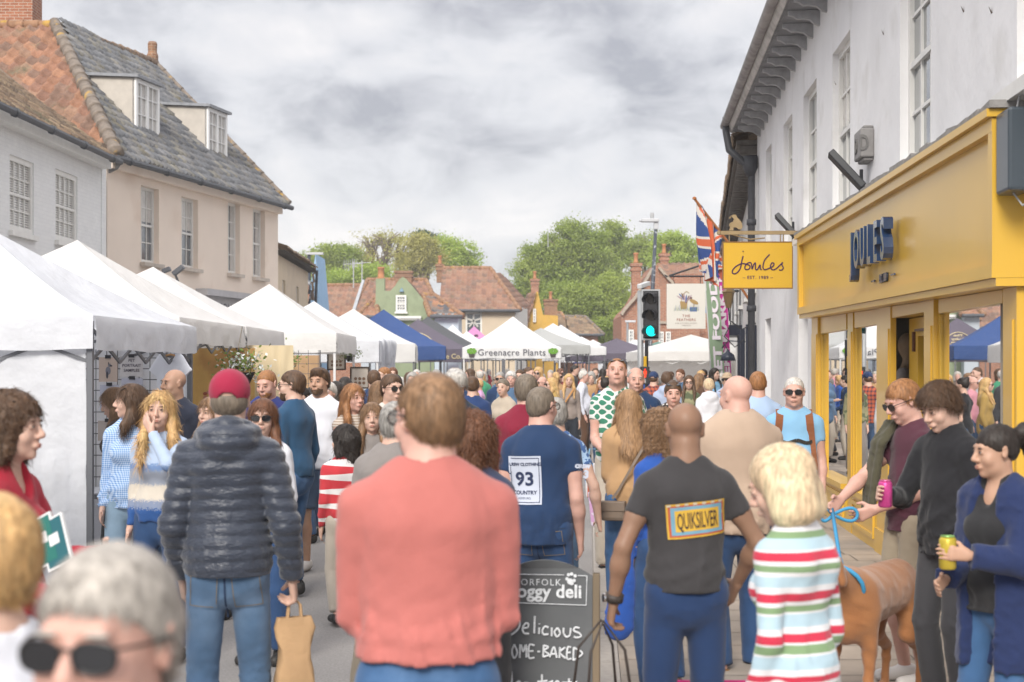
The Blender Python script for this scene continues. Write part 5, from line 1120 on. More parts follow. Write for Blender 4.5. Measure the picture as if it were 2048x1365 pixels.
for i, (Z, z, nm) in enumerate(((14.75, 3.60, 'long black floodlight angled over the yellow fascia, below the grey alarm box'), (20.4, 3.64, 'small black floodlight above the hanging sign bracket'))):
 l_ = thing('floodlight', nm, 'floodlight', RP(Z, z, 0)); mb = MB(); o = Vector(l_.location); s_ = (.34, .26)[i]
 a = RP(Z, z - .02, .05) - o; b = RP(Z + .1, z + s_, .05 + s_ * .9) - o; mb.bar(a, b, .07, .15, up=(0, 1, 0)); mb.build('lamp', mat('black_metal', (.035, .037, .042), rough=.45), l_, bevel=.01)
 mb = MB(); mb.tube([(0, 0, -.12), a + Vector((0, 0, -.1)), a], .02, 8); mb.tube([RP(Z, z - .12, 0) - o, RP(Z, z - .12, .07) - o, RP(Z, z + .16, .07) - o], .018, 8); mb.build('arm', mat('black_metal', (.035, .037, .042)), l_)
sp = thing('wall_speaker', 'tall black box light fixed at the near end of the yellow fascia', 'wall light', RP(9.2, 2.86, 0)); o = Vector(sp.location); mb = MB()  # black box speaker on the wall, gives no light
P = [RP(Z, z, q) - o for Z in (8.72, 9.02) for q in (.05, .20) for z in (2.84, 3.33)]; mb.add(P, [(0, 1, 3, 2), (4, 6, 7, 5), (0, 4, 5, 1), (2, 3, 7, 6), (0, 2, 6, 4), (1, 5, 7, 3)]); mb.build('case', mat('dark_blue_metal', (.05, .065, .08), rough=.35, coat=.3), sp, bevel=.02)
mb = MB(); mb.tube([RP(8.85, 3.0, 0) - o, RP(8.85, 3.0, .1) - o], .03, 8); mb.tube([RP(8.85, 3.33, .12) - o, RP(8.82, 3.47, .1) - o, RP(8.9, 3.5, .0) - o, RP(9.0, 3.4, 0) - o], .006, 6); mb.tube([RP(8.85, 2.84, .14) - o, RP(8.8, 2.76, .1) - o, RP(8.7, 2.8, .02) - o], .006, 6); mb.build('cable', mat('cable_grey', (.4, .4, .4)), sp)
for i, (Z, z) in enumerate(((9.9, 4.15), (9.3, 4.6), (10.7, 4.35), (8.9, 4.5), (13.9, 4.9), (16.9, 5.0))):
 mb = MB(); mb.lathe([(.0, 0), (.018, 0), (.012, .03), (0, .03)], (0, 0, 0), 8); q = wb(MB().add([RP(Z, z, 0), RP(Z + .04, z, 0), RP(Z + .03, z + .05, .02), RP(Z, z + .04, .025)], [(0, 1, 2, 3)]), 'wall_fixing', mat('rust', (.12, .08, .06)), shop)
dp = thing('drainpipe', 'black cast-iron drainpipe with a swan-neck bend at the far corner of the white building', 'drainpipe', RP(26.1, 0, .1)); o = Vector(dp.location)
mb = MB(); mb.tube([RP(26.2, 6.2, .55) - o, RP(26.2, 5.95, .55) - o, RP(26.15, 5.62, .50) - o, RP(26.1, 5.35, .2) - o, RP(26.1, 5.2, .12) - o, RP(26.1, .1, .12) - o], .065, 10); mb.lathe([(.07, 5.15), (.13, 5.3), (.13, 5.5), (.1, 5.5)], RP(26.1, 0, .14) - o, 10)
for z in (1.2, 2.8, 4.3): mb.lathe([(.085, z), (.085, z + .1)], RP(26.1, 0, .12) - o, 10)
mb.build('pipe', mat('pipe_black', (.055, .057, .065), rough=.45, noise=(9, .2)), dp, smooth=True)
# ------------------------------------------------------------------ next buildings round the bend
c0 = Vector((WX(26.4) + .05, 26.4, 0)); c1 = Vector((6.25, 42, 0)); uC = (c1 - c0).normalized(); nC = Vector((-uC.y, uC.x, 0)); FC = face_pt(c0, uC, nC); LC = (c1 - c0).length
nb = thing('house', 'white fronted house with dark navy ground floor joinery, just beyond the drainpipe', 'house', (8, 34, 0))
cw = mat('offwhite_render', (.66, .65, .63), rough=.9, noise=(2, .07), bump=(20, .25, .01))
opc = [(1.6, 2.6, 3.3, 5.0), (5.2, 6.2, 3.3, 5.0), (9.2, 10.2, 3.3, 5.0), (12.6, 13.6, 3.3, 5.0), (1.3, 2.2, .1, 2.5), (4.2, 7.6, .1, 2.6), (9.0, 10.0, .1, 2.5)]
EC = lambda a: 5.8 - .03 * a
wall(nb, FC, LC, 0, 5.35, opc, cw, .15); mb = MB(); mb.quad(FC(0, 5.35), FC(LC, 5.35), FC(LC, 5.5), FC(0, 5.85)); wb(mb, 'wall', cw, nb)
for o_ in opc[:4]: sash(nb, FC, *o_, cols=2, rows=4, curtain=2, sillw=.1)
nv_ = mat('navy_joinery', (.025, .03, .05), rough=.4)
for o_ in opc[4:]:
 mb = MB()
 P = [FC(x, z, q) for x in o_[:2] for q in (-.12, -.06) for z in o_[2:4]]; mb.add(P, [(0, 1, 3, 2), (4, 6, 7, 5), (0, 4, 5, 1), (2, 3, 7, 6), (0, 2, 6, 4), (1, 5, 7, 3)])
 for s_ in (o_[0] - .12, o_[1]):
  P = [FC(x, z, q) for x in (s_, s_ + .12) for q in (0.003, .1) for z in (.1, o_[3] + .1)]; mb.add(P, [(0, 1, 3, 2), (4, 6, 7, 5), (0, 4, 5, 1), (2, 3, 7, 6), (0, 2, 6, 4), (1, 5, 7, 3)])
 wb(mb, 'shopfront_joinery', nv_, nb)
mb = MB()
for i in range(46):
 a = .1 + i * LC / 46; mb.bar(FC(a, EC(a) - .14, 0), FC(a, EC(a) - .14, .34), .10, .14)
mb.prism([FC(0, EC(0) - .05, 0), FC(LC, EC(LC) - .05, 0), FC(LC, EC(LC) - .05, .4), FC(0, EC(0) - .05, .4)], (0, 0, .08)); wb(mb, 'eaves', mat('dark_eaves', (.16, .145, .13), rough=.9, noise=(9, .3), bump=(30, .6, .02)), nb)
pantiles(nb, [FC(-.1, EC(0) + .06, .46), FC(LC + .2, EC(LC) + .06, .46), FC(LC + .2, 8.0, -3.2), FC(-.1, 8.3, -3.2)], 'brown', .24, .34, .07, 5, seed=33)
mb = MB(); mb.quad(FC(LC, 0), FC(LC, 0, -6), FC(LC, 5.4, -6), FC(LC, 5.4)); mb.quad(FC(LC + .2, 8, -3.2), FC(-.1, 8.3, -3.2), FC(-.1, 5.5, -6), FC(LC + .2, 5.3, -6)); wb(mb, 'rear', cw, nb)
mb = MB(); BZ = 2.85
P = [FC(x, z, q) for x in (9.6, 12.2) for q in (.0, .75) for z in (BZ - .25, BZ)]; mb.add(P, [(0, 1, 3, 2), (4, 6, 7, 5), (0, 4, 5, 1), (2, 3, 7, 6), (0, 2, 6, 4), (1, 5, 7, 3)])
for x in (9.7, 12.1): mb.bar(FC(x, .1, .6), FC(x, BZ - .25, .6), .14, .14)
bal = wb(mb, 'balcony', nv_, nb)
mb = MB()
for x in np.linspace(9.6, 12.2, 12): mb.tube([FC(x, BZ, .72), FC(x, BZ + .95, .72)], .014, 6)
for q in np.linspace(.05, .72, 5):
 for x in (9.6, 12.2): mb.tube([FC(x, BZ, q), FC(x, BZ + .95, q)], .014, 6)
mb.tube([FC(9.6, BZ + .95, 0), FC(9.6, BZ + .95, .72), FC(12.2, BZ + .95, .72), FC(12.2, BZ + .95, 0)], .03, 8); wb(mb, 'railing', mat('black_iron', (.03, .03, .035), rough=.5), bal)
bp = thing('blue_panel', 'bright blue little panel on the dark iron balcony', 'panel', FC(9.9, BZ + .3, .72)); mb = MB(); mb.box(-.17, .17, -.02, .02, 0, .55); mb.build('panel', mat('bright_blue', (.02, .22, .50), rough=.4), bp)
fh = thing('house', 'far white plastered house behind the feather banners', 'house', (9, 50, 0)); FD = face_pt(Vector((6.3, 42.2, 0)), Vector((1.6, 14, 0)), Vector((-14, 1.6, 0)))
wall(fh, FD, 14, 0, 5.6, [(2, 3, 3.2, 4.6), (6, 7, 3.2, 4.6)], cw, .1); pantiles(fh, [FD(0, 5.6, .3), FD(14, 5.6, .3), FD(14, 8, -3), FD(0, 8, -3)], 'orange2', .26, .36, .04, 4, seed=36)
for o_ in ((2, 3, 3.2, 4.6), (6, 7, 3.2, 4.6)): sash(fh, FD, *o_, cols=2, rows=4)
# ------------------------------------------------------------------ hanging yellow sign
def board_text(mb, s, size, cx, z, y, m=0, **k):
 vs, fs = text_geo(s, size, **k); mb.add([(cx + a, y, z + b) for a, b, c in vs], fs, m)
Zs = 20.3; s_ = FPX / Zs; hx = lambda p: xat(p, Zs); hz_ = lambda p: zat(p, Zs)
hs_ = thing('hanging_sign', 'yellow hanging shop sign with purple handwritten lettering, on a bronze bracket', 'sign', (hx(1515), Zs, hz_(531)), R(-1.5))
w2, h2 = .46, .305
mb = MB(); mb.box(-w2, w2, -.03, .03, -h2, h2); bo = mb.build('board', mat('sign_yellow', (.58, .35, .03), rough=.45), hs_)
mb = MB()
for a in ((-w2 - .012, w2 + .012, -h2 - .014, -h2), (-w2 - .012, w2 + .012, h2, h2 + .014), (-w2 - .012, -w2, -h2, h2), (w2, w2 + .012, -h2, h2)): mb.box(a[0], a[1], -.036, .036, a[2], a[3])
mb.build('frame', mat('sign_brown', (.22, .11, .03), rough=.5), hs_)
pur = mat('purple_letter', (.045, .012, .07), rough=.6)
def stroke(mb, pts, r, y=-.034, m=0, n=7):      # smooth handwriting stroke through points (x,z)
 P = [Vector((a, y, b)) for a, b in pts]; Q = []
 P = [P[0] * 2 - P[1]] + P + [P[-1] * 2 - P[-2]]
 for i in range(1, len(P) - 2):
  for j in range(n):
   t = j / n; Q.append(.5 * ((2 * P[i]) + (P[i + 1] - P[i - 1]) * t + (2 * P[i - 1] - 5 * P[i] + 4 * P[i + 1] - P[i + 2]) * t * t + (3 * P[i] - P[i - 1] - 3 * P[i + 1] + P[i + 2]) * t ** 3))
 Q.append(P[-2]); mb.tube(Q, r, 6, m)
sx_ = lambda px, py: ((px - 490) / 228 * w2, -(py - 522) / 148 * h2)      # crop pixels of the board -> board metres
mb = MB()
S = lambda L_: stroke(mb, [sx_(*p) for p in L_], .0085)
S([(392, 462), (384, 490), (372, 545), (345, 576), (322, 575), (322, 555), (345, 530), (385, 512), (425, 520), (438, 530), (430, 548), (408, 550), (404, 532), (418, 512), (440, 505), (448, 520), (452, 548), (462, 520), (474, 508), (474, 545), (486, 552), (505, 520), (506, 545), (516, 552)])
S([(568, 452), (535, 490), (524, 535), (535, 552), (560, 545), (590, 530), (597, 512), (583, 508), (574, 530), (582, 550), (605, 550), (640, 520), (655, 505), (650, 520), (660, 540), (648, 555), (632, 553)])
mb.lathe([(0, -.004), (.012, -.004), (.012, .004), (0, .004)], (sx_(392, 431)[0], -.034, sx_(392, 431)[1]), 10)
board_text(mb, '– EST. 1989 –', .062, 0, sx_(0, 613)[1], -.034, space=1.15, bold=.001)
mb.build('lettering', pur, bo)
mb = MB(); brz = mat('bronze_bracket', (.30, .22, .12), rough=.5, metal=.4, noise=(6, .2)); zb = hz_(466) - hz_(531)
mb.bar((-.50, 0, zb), (1.10 * .55, 0, zb), .035, .05); mb.tube([(.60, 0, zb), (.62, 0, zb - .18), (.52, 0, zb - .03)], .014, 8)
for x in (.31, .35): mb.tube([(x, 0, zb), (x, 0, h2 + .01)], .008, 6)
mb.tube([(-.38, 0, zb), (-.38, 0, h2 + .01)], .008, 6); mb.lathe([(0, -.03), (.03, -.02), (.03, .02), (0, .03)], (-.52, 0, zb), 10)
mb.bar((.61, 0, zb - .16), (.61, 0, zb + .1), .03, .06); br = mb.build('bracket', brz, hs_)
mb = MB()    # bounding hare silhouette on the bar
har = [(-.40, .02), (-.37, .10), (-.40, .16), (-.37, .22), (-.31, .25), (-.29, .32), (-.33, .37), (-.38, .37), (-.40, .34), (-.37, .33), (-.37, .39), (-.30, .44), (-.25, .43), (-.22, .36), (-.17, .30), (-.12, .22), (-.10, .12), (-.13, .05), (-.19, .02), (-.13, .06), (-.19, .05), (-.24, .10), (-.30, .10), (-.30, .02)]
mb.prism([(-.30 + (a + .26) * .62, -.012, zb + .02 + b * .52) for a, b in har], (0, .024, 0)); mb.tube([(-.36, 0, zb - .02), (-.1, 0, zb - .09), (.1, 0, zb - .07)], .01, 6); mb.build('ornament', brz, hs_)
# ------------------------------------------------------------------ pub sign, "The Feathers"
Zf = 31.0; fs_ = thing('hanging_sign', 'white pub sign painted with a feather basket and wading bird, on a black iron bracket', 'sign', (xat(1372, Zf), Zf, zat(613, Zf)))
w2, h2 = .40, .465; mb = MB(); mb.box(-w2, w2, -.025, .025, -h2, h2); bo = mb.build('board', mat('sign_cream', (.62, .60, .55), rough=.6), fs_)
cz = [mat('sign_ink', (.16, .10, .09), rough=.7), mat('sign_straw', (.36, .24, .10), rough=.7), mat('sign_mauve', (.40, .30, .34), rough=.7), mat('sign_blue', (.10, .15, .33), rough=.7), mat('sign_green', (.14, .22, .10), rough=.7), mat('sign_red', (.28, .09, .06), rough=.7)]
mb = MB()
board_text(mb, 'THE', .075, 0, -.225, -.029, 5, space=1.3, bold=.001); board_text(mb, 'FEATHERS', .075, 0, -.305, -.029, 5, space=1.2, bold=.001); board_text(mb, 'PUB KITCHEN ROOMS', .036, 0, -.365, -.029, 0, space=1.3); board_text(mb, 'TERRACE', .036, 0, -.41, -.029, 0, space=1.3)
def ellp(cx, cz_, a, b, ang, m, y=-.0285, n=18):
 ca, sa = math.cos(ang), math.sin(ang); mb.poly([(cx + a * math.cos(t) * ca - b * math.sin(t) * sa, y, cz_ + a * math.cos(t) * sa + b * math.sin(t) * ca) for t in [2 * math.pi * i / n for i in range(n)]], m)
mb.quad((-.11, -.0285, -.06), (.01, -.0285, -.06), (.03, -.0285, .10), (-.13, -.0285, .10), 1); mb.quad((.08, -.0285, -.11), (.22, -.0285, -.11), (.235, -.0285, -.02), (.07, -.0285, -.02), 3)
for i in range(7): ellp(-.12 + .03 * i, .17 + .03 * math.sin(i), .09, .016, 2.6 - i * .28, (2, 3, 0)[i % 3], y=-.0290 - .0004 * i)
for i in range(26): x = -.25 + i * .02; mb.add([(x, -.031, -.10 + .02 * (i % 3)), (x + .009, -.031, -.10), (x + .004 + .01 * (i % 2), -.031, .0 + .03 * (i % 3))], [(0, 1, 2)], (4, 3)[i % 4 == 1])
ellp(.16, .09, .10, .04, -.45, 1, y=-.032); ellp(.10, .17, .026, .022, 0, 0, y=-.0325); stroke(mb, [(.09, .17), (.05, .145), (.02, .10)], .004, y=-.033, m=0); stroke(mb, [(.15, .05), (.145, -.02)], .003, y=-.033, m=0); stroke(mb, [(.17, .05), (.17, -.02)], .003, y=-.033, m=0)
stroke(mb, [(-.10, .10), (-.08, .22), (.0, .30), (.06, .27)], .005, y=-.033, m=1)
mb.build('painting', cz, bo)
mb = MB(); zb = zat(553, Zf) - zat(613, Zf); bx0 = -.33; bx1 = FC(5.2, 0).x - fs_.location.x + .1
mb.tube([(bx0, 0, zb), (bx1, 0, zb + .0)], .018, 8); mb.tube([(bx0 - .02, 0, zb + .01), (bx1, 0, zb + .62)], .02, 8); mb.tube([(bx0 + .08, 0, zb), (bx0 + .06, 0, zb - .06), (bx0 + .1, 0, h2)], .008, 6); mb.tube([(.3, 0, zb), (.3, 0, h2)], .008, 6)
mb.prism([(bx0 - .03, -.012, zb), (bx0 - .12, -.012, zb + .04), (bx0 - .08, -.012, zb - .03)], (0, .024, 0)); mb.tube([(bx1 - .4, 0, zb), (bx1 - .25, 0, zb + .25), (bx1 - .02, 0, zb + .3)], .012, 6); mb.build('bracket', mat('black_iron', (.03, .03, .035), rough=.5), fs_)
# ------------------------------------------------------------------ union flags
def ujcol(u, v):      # u along the fly 0..1, v along the hoist 0..1; cloth colours of the flag
 x, y = u * 60 - 30, v * 30 - 15; RE, BL, WH = 0, 1, 2
 if abs(x) < 3 or abs(y) < 3: return RE
 if abs(x) < 5 or abs(y) < 5: return WH
 for s_ in (1, -1):
  d = (y - s_ * x * .5) / math.sqrt(1.25)
  side = d * (1 if (x > 0) == (s_ > 0) else -1) * (1 if s_ > 0 else -1)
  if abs(d) < 3: return RE if 0 < (d if (x * s_ > 0) == (s_ > 0) else -d) < 2 else WH
 return BL
fmats = [mat('flag_red', (.52, .11, .045), rough=.85, sheen=.2), mat('flag_blue', (.035, .07, .22), rough=.85), mat('flag_white', (.58, .54, .50), rough=.85)]
def flag(label, tip, base, hoist, fly, seed, spread=.16, bunch=.5, fallx=0.0):
 tip = Vector(tip); base = Vector(base); d = (base - tip).normalized()
 t = thing('flag', label, 'flag', tip, group='union flags over the pavement'); mb = MB(); mb.tube([Vector(), base - tip], [.022, .026], 8); mb.lathe([(0, -.02), (.035, -.01), (.035, .02), (0, .04)], (0, 0, 0), 8); mb.build('pole', mat('flag_pole', (.36, .14, .05), rough=.5), t)
 V, F, MI = [], [], []; nu, nv = 60, 44
 for i in range(nu + 1):
  for j in range(nv + 1):
   u, v = i / nu, j / nv; p = d * (.08 + hoist * (1 - v) * (1 - bunch * min(1, u * 1.6)) + bunch * .25 * hoist * min(1, u * 1.6))
   p = p + Vector((fallx * u * fly, 0, -u * fly * (.93)))
   ph = v * 16 + seed; am = spread * (.15 + .85 * min(1, u * 2)) * .5
   p = p + Vector((am * math.sin(ph + u * 1.3) * (.5 + .4 * v), am * math.cos(ph * 1.1 + u * 2), .03 * math.sin(v * 9 + u * 6)))
   V.append(p)
 for i in range(nu):
  for j in range(nv): F.append((i * (nv + 1) + j, (i + 1) * (nv + 1) + j, (i + 1) * (nv + 1) + j + 1, i * (nv + 1) + j + 1)); MI.append(ujcol((i + .5) / nu, (j + .5) / nv))
 np_mesh('cloth', [tuple(v) for v in V], F, fmats, t, mi=MI)
Zf2 = 24.6
flag('union flag hanging in folds from the longest wooden pole, above the banners', (xat(1389, Zf2), Zf2, zat(398, Zf2)), RP(25.2, 3.15, 0), .72, 1.15, 1.0, .20, .55, .05)
flag('smaller union flag half hidden behind the yellow hanging sign', (xat(1412, 29), 29, zat(470, 29)), FC(2.6, 3.0, 0), .55, .62, 2.4, .20, .35, .30)
# ------------------------------------------------------------------ feather banners
def banner(label, pxb, Z, pytop, pxtop, w_, col, txt, tcol, seed, lean=.0):
 b = Vector((xat(pxb, Z), Z, .1)); t = thing('feather_banner', label, 'banner', b, group='feather banners on the pavement'); H = zat(pytop, Z) - .1; dx = xat(pxtop, Z) - b.x
 mb = MB(); P = [Vector((dx * (z ** 1.3) , 0, H * z)) for z in np.linspace(0, 1, 14)]; mb.tube(P + [Vector((dx + w_ * .5, 0, H * 1.01)), Vector((dx + w_ * .9, 0, H * .96))], .018, 8); mb.build('pole', mat('banner_pole', (.5, .5, .5), rough=.4), t)
 V, F = [], []; n, m = 40, 8
 for i in range(n + 1):
  z = .12 + .88 * i / n; ww = w_ * min(1, (1 - z) * 8 + .25)
  for j in range(m + 1): q = j / m; V.append((dx * z ** 1.3 + q * ww, .05 * math.sin(z * 7 + q * 3 + seed), H * z - q * .0 - (.22 * q * w_ if z > .9 else 0)))
 for i in range(n):
  for j in range(m): F.append((i * (m + 1) + j, (i + 1) * (m + 1) + j, (i + 1) * (m + 1) + j + 1, i * (m + 1) + j + 1))
 cl_ = np_mesh('cloth', V, F, col, t)
 if not txt: return
 vs, fs = text_geo(txt, w_ * .95, bold=.012, sx=1.15, align='LEFT', space=1.05); mb = MB(); L_ = max(v[0] for v in vs); z0 = .16 * H; sc = .74 * H / L_
 def pl(a, c):
  z = (z0 + a * sc) / H; return (dx * z ** 1.3 + w_ * (.80 - (c / (w_ * .95)) * .80), .05 * math.sin(z * 7 + .5 * 3 + seed) - .02, H * z)
 mb.add([pl(a, c) for a, c, _ in vs], fs); mb.build('lettering', tcol, cl_)
magenta = mat('banner_magenta', (.50, .03, .28), rough=.8); bgreen = mat('banner_green', (.24, .33, .22), rough=.8); lett = mat('banner_letter', (.68, .62, .68), rough=.8); borange = mat('banner_orange', (.55, .17, .03), rough=.8)
banner('green feather banner with large STREET FOOD lettering', 1428, 33.0, 524, 1408, .30, bgreen, 'STREET FOOD', lett, 0)
banner('magenta feather banner with FOOD & DRINK lettering behind the green one', 1432, 33.6, 520, 1404, .24, magenta, 'FOOD & DRINK', lett, 2)
banner('pink feather banner with MAKERS MARKET lettering nearest the wall', 1446, 34.5, 512, 1426, .26, magenta, 'MAKERS MARKET', lett, 1.2)
banner('plain orange feather banner tucked between the green and pink ones', 1438, 34.0, 560, 1425, .12, borange, '', lett, 3)
# ------------------------------------------------------------------ wall lantern, traffic signal, street lamp
ln_ = thing('wall_lantern', 'old brass lantern on a black scrolled bracket by the feather banners', 'lantern', (xat(1457, 28), 28, zat(593, 28)))
mb = MB(); mb.lathe([(.05, -.22), (.11, .06), (.13, .08), (.05, .16), (.02, .2)], (0, 0, 0), 6); mb.build('lantern', mat('lantern_brass', (.22, .15, .07), rough=.4, metal=.5), ln_)
mb = MB(); mb.tube([(0, 0, -.2), (.02, 0, -.45), (.25, 0, -.62), (.5, 0, -.5), (.62, 0, -.8)], .014, 6); mb.tube([(.05, 0, -.5), (-.08, 0, -.75), (.12, 0, -.95), (.3, 0, -.8)], .012, 6); mb.tube([(.62, 0, .3), (.62, 0, -1.1)], .02, 6); mb.build('bracket', mat('black_iron', (.03, .03, .035)), ln_)
gl2 = thing('wall_lamp', 'small navy dome lamp on a swan-neck arm above the hat wearer', 'lamp', (xat(1456, 30), 30, zat(712, 30)))
mb = MB(); mb.lathe([(.16, -.1), (.12, .02), (.04, .08), (.02, .12)], (0, 0, 0), 14); mb.tube([(0, 0, .1), (-.08, 0, .25), (-.12, 0, .15), (.0, 0, .3), (.35, 0, .28)], .012, 6); mb.build('shade', nv_, gl2, smooth=True)
Zt = 27.7; ts = thing('traffic_light', 'three-lamp traffic signal showing green, on a grey pole with a red-man crossing unit', 'traffic light', (xat(1281, Zt), Zt, 0))
mb = MB(); mb.tube([(0, 0, 0), (0, 0, zat(582, Zt))], .057, 16); mb.lathe([(.08, 0), (.08, .5), (.057, .6)], (0, 0, 0), 16); mb.build('pole', mat('galvanised', (.30, .31, .32), rough=.5, metal=.3, noise=(5, .1)), ts, smooth=True)
hx0, hx1 = xat(1283, Zt) - ts.location.x, xat(1317, Zt) - ts.location.x; z0, z1 = zat(681, Zt), zat(580, Zt); cx_ = (hx0 + hx1) / 2
mb = MB(); r_ = .03
mb.box(hx0, hx1, -.16, -.13, z0, z1); mb.build('backing_board', mat('signal_black', (.03, .03, .033), rough=.5), ts, bevel=.012)
mb = MB()
for a in ((hx0 - .014, hx0 + .016, z0, z1), (hx1 - .016, hx1 + .014, z0, z1), (hx0 + .016, hx1 - .016, z0, z0 + .03), (hx0 + .016, hx1 - .016, z1 - .03, z1)): mb.box(a[0], a[1], -.168, -.122, a[2], a[3])
mb.build('board_border', mat('signal_grey', (.38, .39, .40), rough=.5), ts)
mb = MB(); mb.box(cx_ - .12, cx_ + .12, -.27, -.168, z0 + .06, z1 - .06); hd_ = mb.build('signal_head', mat('signal_black', (.03, .03, .033)), ts, bevel=.02)
for i, py in enumerate((600, 632, 663)):
 zc = zat(py, Zt) ; lit = i == 2
 mb = MB(); n = 20; mb.poly([(cx_ + .098 * math.cos(2 * math.pi * k / n), -.275, zc + .098 * math.sin(2 * math.pi * k / n)) for k in range(n)])
 mb.build('lens', mat('lens_green_lit', (.0, .35, .30), emit=((.0, .75, .72), 1.0), rough=.3) if lit else mat('lens_dark', (.012, .012, .014), rough=.2, spec=.6), hd_)
 mb = MB(); V = [];
 for q, (yy, rr_) in enumerate(((-.27, .112), (-.43, .118))):
  for k in range(15): a = math.radians(-25 + 230 * k / 14); V.append((cx_ + rr_ * math.cos(a) - (.07 if q else 0), yy - (.0 if abs(k - 7) < 5 else -.05) * q, zc + rr_ * math.sin(a) - .012 * q))
 mb.add(V, [(k, k + 1, k + 16, k + 15) for k in range(14)]); mb.build('visor', mat('signal_visor', (.025, .025, .028), rough=.6), hd_, solid=.006)
mb = MB(); mb.bar((0, 0, z1 - .1), (cx_, -.1, z1 - .1), .04, .04); mb.bar((0, 0, z0 + .1), (cx_, -.1, z0 + .1), .04, .04); mb.build('bracket', mat('signal_black', (.03, .03, .033)), ts)
pz = zat(751, Zt); mb = MB(); mb.box(-.02, .15, -.22, -.06, pz - .17, pz + .16); pb = mb.build('crossing_unit', mat('signal_black', (.03, .03, .033)), ts, bevel=.012)
mb = MB(); rx = .065
mb.lathe([(0, -.002), (.016, -.002), (.016, .002), (0, .002)], (rx, -.228, pz + .105), 10); mb.box(rx - .020, rx + .020, -.2285, -.2245, pz + .02, pz + .085); mb.box(rx - .030, rx - .022, -.2285, -.2245, pz + .025, pz + .08); mb.box(rx + .022, rx + .030, -.2285, -.2245, pz + .025, pz + .08); mb.box(rx - .017, rx - .003, -.2285, -.2245, pz - .04, pz + .02); mb.box(rx + .003, rx + .017, -.2285, -.2245, pz - .04, pz + .02)
mb.lathe([(0, -.008), (.014, -.008), (.016, .008), (0, .012)], (rx, -.227, pz + .107), 10)
mb.build('red_man', mat('red_man_lit', (.5, .02, .01), emit=((.9, .04, .01), 1.2)), pb)
mb = MB(); mb.lathe([(0, -.008), (.012, -.008), (.012, .008), (0, .01)], (rx, -.226, pz - .075), 8); mb.box(rx - .014, rx + .014, -.228, -.224, pz - .14, pz - .09); mb.build('dark_man', mat('signal_grey', (.38, .39, .40)), pb)
cm = thing('camera', 'white traffic camera perched on top of the signal pole', 'camera', (xat(1287, Zt), Zt, zat(572, Zt))); mb = MB(); mb.bar((-.09, -.12, -.02), (.10, .12, .05), .10, .08); mb.build('case', mat('camera_white', (.55, .56, .57), rough=.4), cm, bevel=.01)
mb = MB(); mb.tube([(0, 0, 0), (-.04, 0, -.12), (-.05, 0, -.16)], .02, 8); mb.build('bracket', mat('signal_black', (.03, .03, .033)), cm)
p2 = thing('sign_post', 'slim black post with a yellow band standing just behind the traffic signal', 'post', (xat(1293, 28.8), 28.8, 0)); mb = MB(); mb.tube([(0, 0, 0), (0, 0, zat(680, 28.8))], .035, 10); mb.build('post', mat('black_iron', (.03, .03, .035)), p2)
mb = MB(); mb.box(-.06, .0, -.06, .06, zat(738, 28.8), zat(713, 28.8)); mb.build('band', mat('button_yellow', (.7, .42, .02), rough=.5), p2, bevel=.01)
Zl = 45; lb_ = Vector((xat(1291, Zl), Zl, 0)); sl = thing('street_lamp', 'tall dark street lamp column with a flat white lamp head, leaning slightly', 'street lamp', lb_)
tp = Vector((xat(1312, Zl), Zl, zat(446, Zl))) - lb_; mb = MB(); mb.tube([Vector(), tp * .55, tp], [.09, .07, .045], 12); mb.build('column', mat('lamp_column', (.06, .07, .09), rough=.5, var=((.4, .42, .45), 7, .56, .64)), sl, smooth=True)
mb = MB(); mb.box(tp.x - .44, tp.x + .08, -.14, .14, tp.z + .02, tp.z + .12); mb.box(tp.x - .5, tp.x - .44, -.1, .1, tp.z + .03, tp.z + .09); mb.box(tp.x - .07, tp.x + .07, -.07, .07, tp.z - .2, tp.z + .02); mb.build('lamp_head', mat('lamp_head', (.5, .51, .53), rough=.4), sl, bevel=.02)
mb = MB(); mb.lathe([(.05, 0), (.06, .1), (.05, .18), (0, .19)], (tp.x - .12, 0, tp.z + .12), 10); mb.build('sensor', mat('signal_grey', (.38, .39, .4)), sl)
lp2 = thing('street_lamp', 'thin grey lamp post in front of the brick house chimney side', 'street lamp', (xat(1255, 66), 66, 0)); mb = MB(); mb.tube([(0, 0, 0), (0, 0, zat(645, 66))], .05, 8); mb.build('column', mat('galvanised', (.3, .31, .32)), lp2); mb = MB(); mb.box(-.1, .35, -.1, .1, zat(645, 66), zat(641, 66)); mb.build('lamp_head', mat('lamp_head', (.5, .51, .53)), lp2)
for i, (px, Z, y, d_) in enumerate(((612, 58, 510, 1), (46, 29.5, 492, 0), (351, 34.5, 542, 0))):
 if i == 0:
  l_ = thing('street_lamp', 'dark lamp post with a thin flat lamp head, beside the blue gable', 'street lamp', (xat(618, Z), Z, 0)); mb = MB(); mb.tube([(0, 0, 0), (0, 0, zat(y, Z))], .07, 10); mb.build('column', mat('lamp_column', (.06, .07, .09)), l_); mb = MB(); mb.box(-.1, .55, -.12, .12, zat(y, Z), zat(y, Z) + .09); mb.build('lamp_head', mat('lamp_head', (.5, .51, .53)), l_)
 else:
  l_ = thing('floodlight', ['', 'grey floodlight on the white brick wall above the first white canopy', 'pair of black floodlights low on the pink wall behind a white canopy peak'][i], 'floodlight', W(px, y, Z)); mb = MB(); mb.bar((-.05, 0, -.08), (.18, 0, .1), .2, .10); mb.bar((-.3, 0, -.02), (-.12, 0, .05), .16, .1); mb.build('lamp', mat('flood_grey', (.16, .17, .19), rough=.5), l_, bevel=.01)
  mb = MB(); mb.tube([(0, 0, -.1), (0, .3, -.25), (0, .9, -.3)], .03, 8); mb.build('arm', mat('flood_grey', (.16, .17, .19)), l_)
